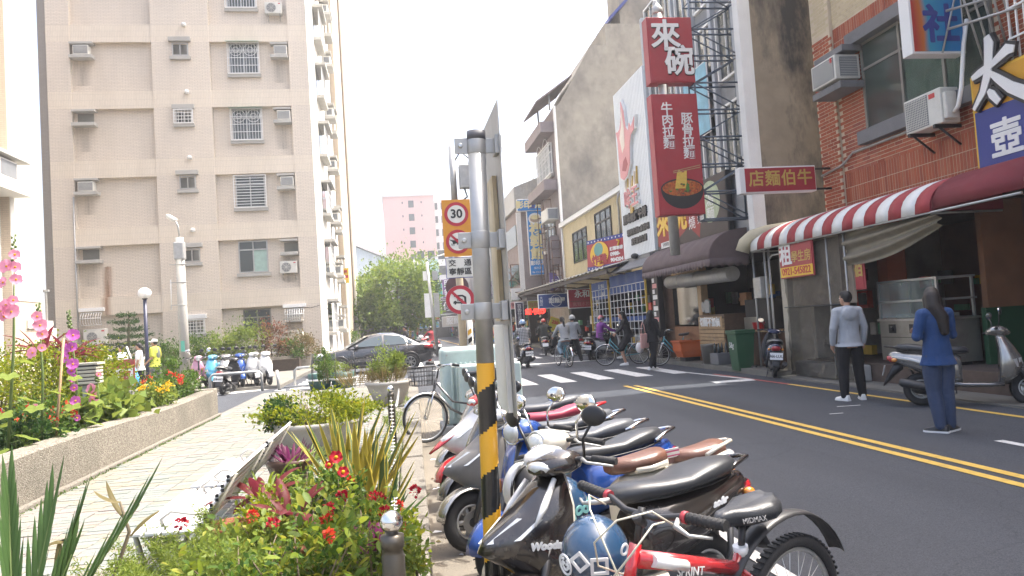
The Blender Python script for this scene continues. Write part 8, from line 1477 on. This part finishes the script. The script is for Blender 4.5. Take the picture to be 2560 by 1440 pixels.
# ================================================================ POLES, SIGNS, STREET FURNITURE
M_tag_or = mat('traffic_orange', (.62, .27, .02), .4); M_tr = mat('traffic_red', (.42, .02, .04), .4); M_tw = mat('traffic_white', (.68, .67, .62), .4)
PO = thing('striped_sign_pole', 'grey steel sign pole with spiral yellow and black stripes at its lower half', 'pole', (.415, 3.8, 0))
PL_ = Matrix.Rotation(rad(1.25), 4, 'Y'); b = MB(); b.cyl((0, 0, 1.37), (0, 0, 2.56), .046, M_galv, 24, M=PL_ @ Matrix.Translation((0, 0, 0))); b.cyl((0, 0, 2.53), (0, 0, 2.575), .0495, mat('grey_pole_cap', (.11, .11, .12), .6), 24, M=PL_); b.build('pole_top', PO)
M_sy = mat('stripe_yellow', (.70, .36, .02), .35, var=.05, coat=.3); M_sk = mat('stripe_black', (.014, .014, .014), .25, coat=.3)
b = MB(); n, mz = 28, 120; z0, z1 = -.06, 1.37; vs = [PL_ @ Vector((.0472 * math.cos(2 * PI * i / n), .0472 * math.sin(2 * PI * i / n), z0 + (z1 - z0) * j / mz)) for j in range(mz + 1) for i in range(n)]
fy, fk = [], []
for j in range(mz):
    for i in range(n):
        q = (z1 - z0) * (1 - j / mz) + (((i / n - .25) % 1) - .25) * .18; (fk if (q - .166) % .425 < .2125 else fy).append((j * n + i, j * n + (i + 1) % n, (j + 1) * n + (i + 1) % n, (j + 1) * n + i))
b.add(vs, fy, M_sy, True); b2 = MB(); b2.add(vs, fk, M_sk, True); b.build('yellow_stripe', PO); b2.build('black_stripe', PO)
for z in (2.50, 2.005, 1.635):
    b = MB(); b.cyl((0, 0, z - .045), (0, 0, z + .045), .0485, M_galv, 24, M=PL_); b.box(-.115, -.045, -.004, .004, z - .042, z + .042, M_galv, PL_); b.box(.045, .13, -.004, .004, z - .04, z + .04, M_galv, PL_); b.cyl((-.085, -.018, z), (-.085, .018, z), .013, M_steel, 8, M=PL_); b.box(.09, .125, -.05, .05, z - .05, z + .05, M_galv, PL_); b.build('clamp', PO, bevel=.004)
SGN = thing('edge_on_sign_plate', 'large sign plate seen almost edge on with a tan weathered backing strip', 'sign', (.6, 4, 1.1), world=True)
b = MB(); b.prism([(3.72, 1.08), (4.34, 1.08), (4.34, 2.72), (3.72, 2.72)], Fr((.58, 0, 0), Y_), -.0, .004, M_galv); b.build('plate', SGN)
b = MB(); M_tanw = streaky('weathered_tape', (.45, .36, .22), (.62, .55, .42), .8, scale=9); b.box(.555, .578, 3.9, 4.12, 1.58, 2.36, M_tanw); b.build('backing_strip', SGN); b = MB(); b.box(.55, .579, 3.82, 4.2, 1.1, 1.56, M_tw); b.build('lower_strip', SGN, bevel=.004)
# second pole with traffic signs
P2 = thing('traffic_sign_pole', 'tall steel pole with equipment box carrying the speed limit and no-horn signs', 'pole', (1.52, 17.1, 0))
b = MB(); b.cyl((0, 0, 0), (0, 0, 4.2), .085, mat('cream_pole_paint', (.46, .38, .26), .6, var=.1, dirt=.2), 14); b.cyl((0, 0, 4.2), (0, 0, 5.75), .075, M_galv, 14); b.build('shaft', P2); b = MB(); b.box(.14, .42, -.12, .12, 4.75, 5.3, M_galv); b.build('equipment_box', P2, bevel=.02); b = MB(); b.tube([(.05, 0, 5.4), (.2, -.05, 5.62), (.4, -.02, 5.45), (.38, 0, 5.3)], .018, M_dark, 6); b.tube([(.25, 0, 4.75), (.3, -.03, 4.55), (.1, 0, 4.4)], .02, M_dark, 6); b.build('cable', P2)
def ring(b, fr, x, y, R, z, red=M_tr, inner=M_tw): b.disc(fr, x, y, R, R, z, z + .004, red, 32); b.disc(fr, x, y, R * .74, R * .74, z + .004, z + .007, inner, 32)
def slash(b, fr, x, y, R, z): b.prism([(x + R * (c * math.cos(rad(135)) - s_ * math.sin(rad(135))), y + R * (c * math.sin(rad(135)) + s_ * math.cos(rad(135)))) for c, s_ in ((-.8, -.1), (.8, -.1), (.8, .1), (-.8, .1))], fr, z, z + .004, M_tr)
fr = front((1.20, 16.98, 3.16)); t = thing('speed_limit_panel', 'orange panel with 30 speed limit ring above a crossed horn ring', 'traffic sign', (1.5, 17, 3.2), world=True)
b = MB(); b.fbox(fr, 0, .66, 0, 1.32, -.012, 0, M_tag_or); b.build('panel', t, bevel=.004); b = MB(); ring(b, fr, .33, .98, .28, .001); b.build('speed_ring', t); text('30', .28, M_blk, fr, .33, .98, .009, t, bold=.008); b = MB(); ring(b, fr, .33, .34, .28, .001); b.build('horn_ring', t)
b = MB(); b.prism([(.12, .40), (.2, .38), (.42, .36), (.5, .34), (.42, .32), (.22, .29), (.2, .34)], fr, .009, .012, M_blk); b.prism([(.3, .42), (.36, .38), (.36, .3), (.31, .26)], fr, .0085, .0125, M_blk); b.build('horn_symbol', t); text('W', .09, M_blk, fr, .21, .27, .009, t); b = MB(); slash(b, fr, .33, .34, .26, .013); b.build('slash', t)
fr = front((1.215, 16.98, 2.66)); t = thing('quiet_zone_panel', 'white rectangular panel lettered 交通寧靜區', 'traffic sign', (1.5, 17, 2.7), world=True); b = MB(); b.fbox(fr, 0, .66, 0, .48, -.012, 0, M_navy); b.fbox(fr, .015, .645, .015, .465, .001, .004, M_tw); b.build('panel', t); text('交　通', .17, M_blk, fr, .33, .34, .006, t, bold=.003, sx=1.05); text('寧靜區', .17, M_blk, fr, .33, .14, .006, t, bold=.003, sx=1.05)
fr = front((1.50, 16.98, 2.16)); t = thing('no_turning_disc', 'round red-rimmed sign forbidding lorries to turn', 'traffic sign', (1.5, 17, 2.1), world=True); b = MB(); b.disc(fr, 0, 0, .335, .335, -.012, 0, M_galv, 32); ring(b, fr, 0, 0, .33, .001); b.build('disc', t)
b = MB(); b.prism([(-.14, .07), (-.14, .11), (.06, .11), (.14, .06), (.14, -.16), (.09, -.16), (.09, .04), (.05, .07)], fr, .009, .012, M_blk); b.prism([(-.17, -.08), (-.15, -.03), (-.1, -.02), (-.08, -.05), (.06, -.05), (.06, -.09)], fr, .009, .012, M_blk)
for k in range(4):
    for q in range(2): b.fbox(fr, -.07 + k * .033, -.045 + k * .033, -.035 + q * .03, -.012 + q * .03, .009, .012, M_blk)
b.disc(fr, -.12, -.09, .02, .02, .0125, .014, M_blk, 10); b.disc(fr, .03, -.09, .02, .02, .0125, .014, M_blk, 10); b.build('turn_symbol', t); b = MB(); slash(b, fr, 0, 0, .31, .015); b.build('slash', t)
t = thing('round_sign_back', 'dull round sign facing away behind the lorry turning sign', 'traffic sign', (1.55, 19, 2.4), world=True); b = MB(); b.disc(front((1.62, 19, 2.56)), 0, 0, .3, .3, -.01, 0, mat('sign_back_maroon', (.10, .06, .07), .5), 28); b.build('disc', t); b = MB(); b.cyl((1.62, 19.05, 0), (1.62, 19.05, 2.9), .04, M_galv, 10); b.build('post', t)
t = thing('small_striped_post', 'slim pale post with a yellow-black striped strip next to the traffic sign pole', 'post', (1.78, 18.0, 0)); b = MB(); b.cyl((0, 0, 0), (0, 0, 2.1), .07, M_whitew, 12); b.build('post_body', t)
for k in range(6): b = MB(); b.add([(.072 * math.cos(a), .072 * math.sin(a), .3 + k * .2 + .12 * q + (i * .025)) for q in (0, 1) for i, a in enumerate([rad(-150), rad(-120), rad(-90), rad(-60)])], [(i, i + 1, 5 + i, 4 + i) for i in range(3)], M_sy if k % 2 else M_sk); b.build('stripe', t)
# power boxes
M_box = mat('pale_green_box_paint', (.42, .51, .485), .55, var=.05, dirt=.45, dirtcol=(.22, .26, .22), ds=2)
t = thing('power_box', 'tall pale green ribbed transformer box on a concrete base beside the kerb', 'utility box', (1.2, 11.4, 0), world=True); b = MB(); b.box(.64, 1.72, 11.05, 11.75, .08, 1.24, M_box); b.build('cabinet', t, bevel=.07, seg=4); b = MB(); b.box(.6, 1.76, 11.0, 11.8, -.06, .1, M_conc); b.build('base', t, bevel=.02)
for k in range(13): b = MB(); b.box(.76 + k * .072, .795 + k * .072, 11.0, 11.049, .2, 1.02, M_box); b.build('rib', t, bevel=.01)
b = MB(); b.cyl((.72, 11.04, 1.14), (.72, 11.0, 1.14), .015, M_galv, 8); b.build('bolt', t)
t = thing('small_power_box', 'lower pale green box standing in front of the ribbed transformer box', 'utility box', (1.3, 10.75, 0), world=True); b = MB(); b.box(.86, 1.74, 10.5, 10.92, .12, 1.0, M_box); b.build('cabinet', t, bevel=.03, seg=3); b = MB(); b.box(.83, 1.77, 10.48, 10.94, -.06, .12, M_conc); b.build('base', t); b = MB(); b.box(.95, 1.4, 10.494, 10.499, .2, .62, mat('peeled_patch', (.09, .10, .09), .8, var=.5, vs=6)); b.build('peeled_patch', t)
t = thing('fallen_bollard_cap', 'short black rubber stump lying in the gutter', 'stump', (.46, 8.75, -.04)); b = MB(); b.lathe([(0, 0), (.07, 0), (.06, .14), (.0, .15)], M_rub, (0, 0, .06), (1, .2, 0), 14); b.build('stump', t)
# chain bollards along the kerb
def bollard(x, y, label, h=.72):
    t = thing('chain_bollard', label, 'bollard', (x, y, .1), group='chain bollards along the kerb'); b = MB(); b.lathe([(.045, 0), (.045, h - .13), (.04, h - .12), (.04, h - .1), (.046, h - .095), (.046, h - .05), (.025, h - .045), (.02, h - .03)], mat('bollard_bronze', (.10, .09, .075), .35, .7), n=18); b.build('post', t)
    b = MB(); b.ell((0, 0, h), (.045, .045, .045), M_chrome, 16, 10); b.build('ball_cap', t); return t
bl = [(-.06, 2.98, 'steel-ball chain bollard among the red flowers, nearest the camera'), (-.11, 9.6, 'steel-ball chain bollard behind the yellow-edged sword leaves'), (.02, 15.7, 'steel-ball chain bollard beside the dry planter bowl'), (.04, 18.2, 'steel-ball chain bollard at the paving end')]
for a in bl: bollard(*a)
for (x0, y0, _), (x1, y1, _2) in zip(bl[:-1], bl[1:]):
    t = thing('chain', 'sagging steel chain hanging between bollards at %s' % ('the red flower bed' if y0 < 5 else 'the sword leaves' if y0 < 10 else 'the planter bowl'), 'chain', ((x0 + x1) / 2, (y0 + y1) / 2, .2), world=True); b = MB(); n = min(90, int((y1 - y0) / .045))
    for k in range(n):
        u = (k + .5) / n; p = Vector((x0 + (x1 - x0) * u, y0 + (y1 - y0) * u, .72 - .36 * (1 - (2 * u - 1) ** 2) ** .8)); b.torus(p, X_ if k % 2 else Z_, .022, .0055, M_galv, 8, 4)
    b.build('link_run', t, kind='stuff')
# park bench seen from behind, white slats
M_bw2 = mat('white_bench_plastic', (.62, .62, .63), .4, var=.05, dirt=.25, dirtcol=(.4, .39, .35)); M_bframe = mat('bench_cast_frame', (.42, .40, .36), .5, .3)
for y0, lb in ((5.22, 'white slatted park bench seen from behind, the nearer of two end to end'), (6.55, 'second white park bench, end to end beyond the nearer bench')):
    BN = thing('park_bench', lb, 'bench', (-1.32, y0, .13), group='white park benches end to end'); BN.scale = (1, 1, .84); h_ = .61
    for k in range(6): b = MB(); x, z = .13 + .034 * k, .44 + .062 * k; b.box(x - .012, x + .012, -h_, h_, z - .026, z + .026, M_bw2, Matrix.Translation((x, 0, z)) @ Matrix.Rotation(rad(28), 4, 'Y') @ Matrix.Translation((-x, 0, -z))); b.build('back_slat', BN, bevel=.006)
    for k in range(4): b = MB(); b.box(-.27 + k * .095, -.195 + k * .095, -h_, h_, .41 - .004 * k, .435 - .004 * k, M_bw2); b.build('seat_slat', BN, bevel=.005)
    for y in (-.48, .48): b = MB(); b.tube([(-.25, y, 0), (-.23, y, .2), (-.27, y, .4), (-.1, y, .39), (.1, y, .38), (.15, y, .45), (.31, y, .76)], .02, M_bframe, 8); b.tube([(.1, y, .39), (.16, y, .2), (.2, y, 0)], .02, M_bframe, 8); b.build('bench_leg', BN); b = MB(); b.tube([(-.10, y, .40), (-.12, y, .48), (-.06, y, .53), (.05, y, .50), (.17, y, .49)], .011, M_bframe, 8); b.build('arm_rest', BN)
    for y in (-h_, h_):
        b = MB()
        for k in range(6):
            x, z = .13 + .034 * k, .44 + .062 * k
            for e in (-.015, .015): b.box(x - .009, x + .009, y - .004 if y < 0 else y, y if y < 0 else y + .004, z + e - .011, z + e + .011, M_dark)
        b.build('slat_end', BN)
# hoop rails and low fittings where the path meets the side road
def hoop(x, y, w_, label, rz_=0, h=.55):
    t = thing('hoop_rail', label, 'rail', (x, y, .1), rad(rz_), group='hoop rails at the path end'); b = MB(); b.tube([(-w_ / 2, 0, 0), (-w_ / 2, 0, h - .08), (-w_ / 2 + .08, 0, h), (w_ / 2 - .08, 0, h), (w_ / 2, 0, h - .08), (w_ / 2, 0, 0)], .04, M_galv, 10); b.build('hoop_tube', t)
hoop(-4.45, 21.6, 1.35, 'steel hoop rail beside the planter end', 8); hoop(-2.3, 22.2, 1.3, 'steel hoop rail in front of the sedan nose', 10)
for x, y, lb in ((-5.1, 23.0, 'leaning steel stub post behind the first hoop rail'), (-3.35, 21.9, 'steel stub post with round foot between the hoop rails'), (-4.9, 27.4, 'leaning steel stub post beside the white scooter wheel')): t = thing('stub_post', lb, 'post', (x, y, .02)); b = MB(); b.cyl((0, 0, 0), (-.05, 0, .62), .04, M_galv, 10); b.build('post_body', t); b = MB(); b.torus((0, 0, .02), Z_, .14, .035, M_galv, 18, 6); b.build('foot_ring', t)
t = thing('low_chain_pipe', 'thin steel pipe lying along the path edge by the stub post', 'pipe', (-2.6, 21.7, .12)); b = MB(); b.cyl((-.6, 0, .03), (1.1, .1, .05), .025, M_galv, 8); b.build('pipe_run', t)
# lamps
t = thing('concrete_lamp_pole', 'round concrete lamp pole with small street lamp above the park scooters', 'lamp pole', (-6.95, 26, 0)); b = MB(); b.tube([(0, 0, 0), (0, 0, 5.1)], [.17, .13], mat('pole_concrete', (.37, .36, .33), .85, var=.1, dirt=.3, dirtcol=(.25, .24, .2)), 16); b.build('shaft', t); b = MB(); b.tube([(0, 0, 5.1), (-.03, 0, 5.5), (-.14, -.02, 5.75)], .03, M_galv, 8); b.build('arm', t); b = MB(); b.loft([se(x, w_, z0, z1, 12, 3) for x, w_, z0, z1 in ((-.05, .04, 5.68, 5.74), (-.14, .12, 5.62, 5.8), (-.3, .13, 5.7, 5.9), (-.38, .06, 5.8, 5.9))], M_whitew, True); b.build('lamp_head', t)
b = MB(); b.box(-.18, .16, -.16, .16, 4.35, 4.95, M_galv); b.build('transformer_can', t, bevel=.05)
for z in (3.6, 2.85, 4.2): b = MB(); b.torus((0, 0, z), Z_, .15, .015, M_galv, 16, 5); b.box(-.36, -.14, -.01, .01, z - .012, z + .012, M_galv); b.build('clamp', t)
b = MB(); b.cyl((-.35, 0, 2.7), (-.33, 0, 3.7), .014, M_white, 6); b.build('cable', t); b = MB(); b.box(-.06, .06, -.165, -.155, 1.3, 1.65, mat('green_tag', (.12, .42, .32), .6)); b.build('number_tag', t)
t = thing('globe_lamp', 'dark blue park lamp post with a white globe', 'lamp', (-9.05, 29, 0)); b = MB(); b.cyl((0, 0, 0), (0, 0, 3.3), .065, mat('navy_post_paint', (.02, .025, .06), .4), 12); b.build('shaft', t); b = MB(); b.ell((0, 0, 3.5), (.23, .23, .21), mat('white_globe', (.78, .78, .76), .3), 20, 12); b.build('globe', t); b = MB(); b.lathe([(.07, 3.26), (.1, 3.3), (.1, 3.33)], M_dark, n=14); b.build('collar', t)
t = thing('far_lamp_pole', 'slim leaning street lamp post with curved arm beside the big tree', 'lamp pole', (2.05, 40, 0)); b = MB(); b.tube([(.1, 0, 0), (-.2, 0, 5.1)], [.1, .08], M_galv, 10); b.build('shaft', t); b = MB(); b.tube([(-.2, 0, 5.0), (.1, 0, 5.3), (.7, 0, 5.45)], .03, M_galv, 6); b.ell((.9, 0, 5.45), (.28, .1, .07), M_whitew, 12, 6); b.build('lamp_head', t)
for z in (2.1, 4.1): b = MB(); b.box(-.45, -.12, -.02, .02, z, z + (1.3 if z < 3 else .5), M_white); b.box(.05, .35, -.02, .02, z, z + (1.3 if z < 3 else .5), M_galv); b.build('sign_back', t)
t = thing('red_delineator_post', 'red plastic road post with white bands and black foot behind the car tail', 'post', (1.35, 31.6, 0)); b = MB(); b.lathe([(.0, 0), (.2, 0), (.18, .12), (.08, .16), (0, .17)], M_rub, n=18); b.build('foot', t); b = MB(); b.lathe([(.075, .15), (.075, .95), (.06, 1.0), (0, 1.0)], mat('delineator_red', (.55, .05, .03), .5), n=14); b.build('post_body', t)
for z in (.4, .62, .84): b = MB(); b.lathe([(.077, z), (.077, z + .07)], M_signw, n=14); b.build('band', t)
# parking board, broom-like blue thing, slatted box on a post
t = thing('parking_board', 'red framed white notice board lettered 停車 by the children', 'sign', (-7.7, 22, .5), world=True); fr = front((-8.3, 22.0, .45)); b = MB(); b.fbox(fr, 0, 1.1, 0, .78, -.03, 0, mat('board_red_frame', (.34, .06, .05), .6)); b.fbox(fr, .05, 1.05, .05, .52, .001, .01, M_signw); b.build('board', t); text('停車', .36, M_signr, fr, .66, .28, .012, t, bold=.01)
b = MB(); b.cyl((-8.2, 22, 0), (-8.2, 22, .5), .03, M_galv, 6); b.cyl((-7.3, 22, 0), (-7.3, 22, .5), .03, M_galv, 6); b.build('leg', t)
t = thing('blue_umbrella', 'closed blue and white umbrella held by the boy in white', 'umbrella', (-8.0, 24.6, .25)); b = MB(); b.lathe([(.01, 0), (.10, .12), (.12, .3), (.02, .75)], mat('umbrella_blue', (.05, .28, .55), .5, var=.3, vs=5), n=12); b.build('canopy', t); b = MB(); b.cyl((0, 0, .7), (-.12, 0, 1.35), .025, M_white, 6); b.build('shaft', t); t.rotation_euler = (0, rad(-6), 0)
t = thing('slatted_garden_lamp', 'low garden lamp with slatted cream head on a grey post in the planter', 'lamp', (-4.2, 11.0, .5)); b = MB(); b.box(-.06, .06, -.06, .06, 0, .62, M_galv); b.build('post', t)
for k in range(5): b = MB(); b.box(-.15, .15, -.12, .12, .60 + k * .05, .635 + k * .05, mat('cream_louvre', (.45, .43, .35), .6)); b.build('louvre', t, bevel=.006)
b = MB(); b.box(-.12, .12, -.09, .09, .58, .86, M_greyst); b.box(-.17, .17, -.14, .14, .86, .89, MATS['cream_louvre']); b.build('lamp_head', t)
# green wheelie bin
t = thing('wheelie_bin', 'green plastic wheelie bin with white graffiti at the noodle shop corner', 'bin', (8.2, 16.85, 0)); t.scale = (.82, .82, .98); M_bin = mat('bin_green', (.022, .085, .038), .5, var=.1, dirt=.3)
b = MB(); b.loft([[Vector((x * s_, y * s_, z)) for x, y in ((-.29, -.3), (.29, -.3), (.29, .3), (-.29, .3))] for s_, z in ((.78, .06), (1, .95), (1.08, .96), (1.08, 1.0))], M_bin, True, False); b.build('bin_body', t, bevel=.02); b = MB(); b.box(-.32, .32, -.33, .33, 1.0, 1.05, M_bin); b.build('lid', t, bevel=.02); text('S&g', .2, M_signw, Fr((-.285, .05, .68), -Y_, (-.06, 0, 1)), 0, 0, .004, t, name='graffiti', shear=.3)
for s_ in (-1, 1): b = MB(); b.cyl((.22, s_ * .24, .09), (.22, s_ * .31, .09), .09, M_rub, 14); b.build('wheel', t)
# planter bowls, pots
M_bowl = mat('grey_stone_bowl', (.38, .36, .33), .9, var=.15, vs=3, bump=.35, dirt=.4, dirtcol=(.2, .19, .16)); M_terra = mat('terracotta', (.30, .11, .06), .8, var=.15, dirt=.25)
def bowl(x, y, R, h, label): t = thing('planter_bowl', label, 'planter', (x, y, .13)); b = MB(); b.lathe([(R * .5, 0), (R * .62, .02), (R * .9, h * .6), (R, h * .86), (R * 1.06, h * .88), (R * 1.06, h), (R * .95, h), (R * .9, h * .85), (0, h * .82)], M_bowl, n=36); b.build('bowl_body', t); b = MB(); b.lathe([(R * .91, h * .88), (0, h * .9)], M_soil, n=24); b.build('soil', t); return t
bowl(-1.0, 9.45, .56, .40, 'wide stone planter bowl of yellow-green shrub behind the bench'); bowl(-.2, 14.6, .42, .46, 'wide stone planter bowl of dry grass at the path end'); 
def pot(x, y, r, h, label, mt=M_terra, z=.13): t = thing('flower_pot', label, 'pot', (x, y, z)); b = MB(); b.lathe([(r * .68, 0), (r * .95, h * .85), (r * 1.08, h * .86), (r * 1.08, h), (r * .95, h), (r * .9, h * .9), (0, h * .88)], mt, n=20); b.build('pot_body', t); return t
pot(-1.14, 5.05, .14, .27, 'terracotta pot tucked behind the nearer bench end'); pot(-.95, 5.2, .13, .25, 'smaller terracotta pot with red-leaf plant beside the bench'); pot(-1.0, 7.0, .19, .34, 'brown pot of purple spiky leaves beyond the bench', mat('brown_glaze', (.11, .06, .045), .4)); pot(-.45, 5.5, .16, .28, 'dark pot in the middle of the sword leaves', mat('dark_glaze', (.06, .035, .03), .4)); pot(-.62, 4.5, .14, .26, 'terracotta pot under the red flowers nearest the kerb')
for i, (x, y) in enumerate(((-2.05, 20.2), (-1.45, 20.1))):
    t = thing('barrel_planter', 'dark green and white banded barrel planter, %s of the pair at the path end' % ('outer' if i == 0 else 'inner'), 'planter', (x, y, .13)); b = MB(); b.lathe([(.25, 0), (.3, .2), (.3, .42), (.27, .42), (.26, .38), (0, .37)], mat('barrel_green', (.03, .09, .08), .5), n=22); b.build('barrel_body', t); b = MB(); b.torus((0, 0, .25), Z_, .3, .03, M_signw, 22, 6); b.build('band', t); b = MB()
    for k in range(3): b.tube([(.3 * math.cos(2 * k + .2), .3 * math.sin(2 * k + .2), .0), (.34 * math.cos(2 * k + .2), .34 * math.sin(2 * k + .2), .5), (.3 * math.cos(2 * k + .2), .3 * math.sin(2 * k + .2), .95)], .012, M_dark, 5)
    b.build('wire_stand', t)
t = thing('curved_street_lamp', 'street lamp head poking out to the right behind the edge-on sign plate', 'lamp', (3.0, 22, 0)); b = MB(); b.tube([(0, 0, 0), (-.02, 0, 6.5)], [.08, .05], M_galv, 8); b.build('shaft', t); b = MB(); b.loft([se(x, w_, z0, z1, 10, 3) for x, w_, z0, z1 in ((-.02, .03, 6.62, 6.68), (.14, .08, 6.68, 6.80), (.42, .08, 6.80, 6.88), (.5, .03, 6.85, 6.9))], M_galv, True); b.build('lamp_head', t)
q = random.Random(21)
for k in range(16):
    y = q.uniform(4.6, 10.5); x = kx(y) + q.uniform(.06, .4); t = thing('litter_scrap', 'dry leaf scrap lying in the gutter by the scooter wheels' if k % 2 else 'small white paper scrap lying in the gutter', 'litter', (x, y, rz(x, y) + .012), q.uniform(0, 6), 'dry leaves in the gutter' if k % 2 else 'paper scraps in the gutter'); b = MB(); s_ = q.uniform(.015, .045); b.add([(-s_, -s_ * .6, 0), (s_, -s_ * .5, .006), (s_ * .8, s_ * .7, 0), (-s_ * .7, s_ * .5, .01)], [(0, 1, 2, 3)], [M_signw, L_dry, M_signw, L_rust][k % 4]); b.build('scrap', t)
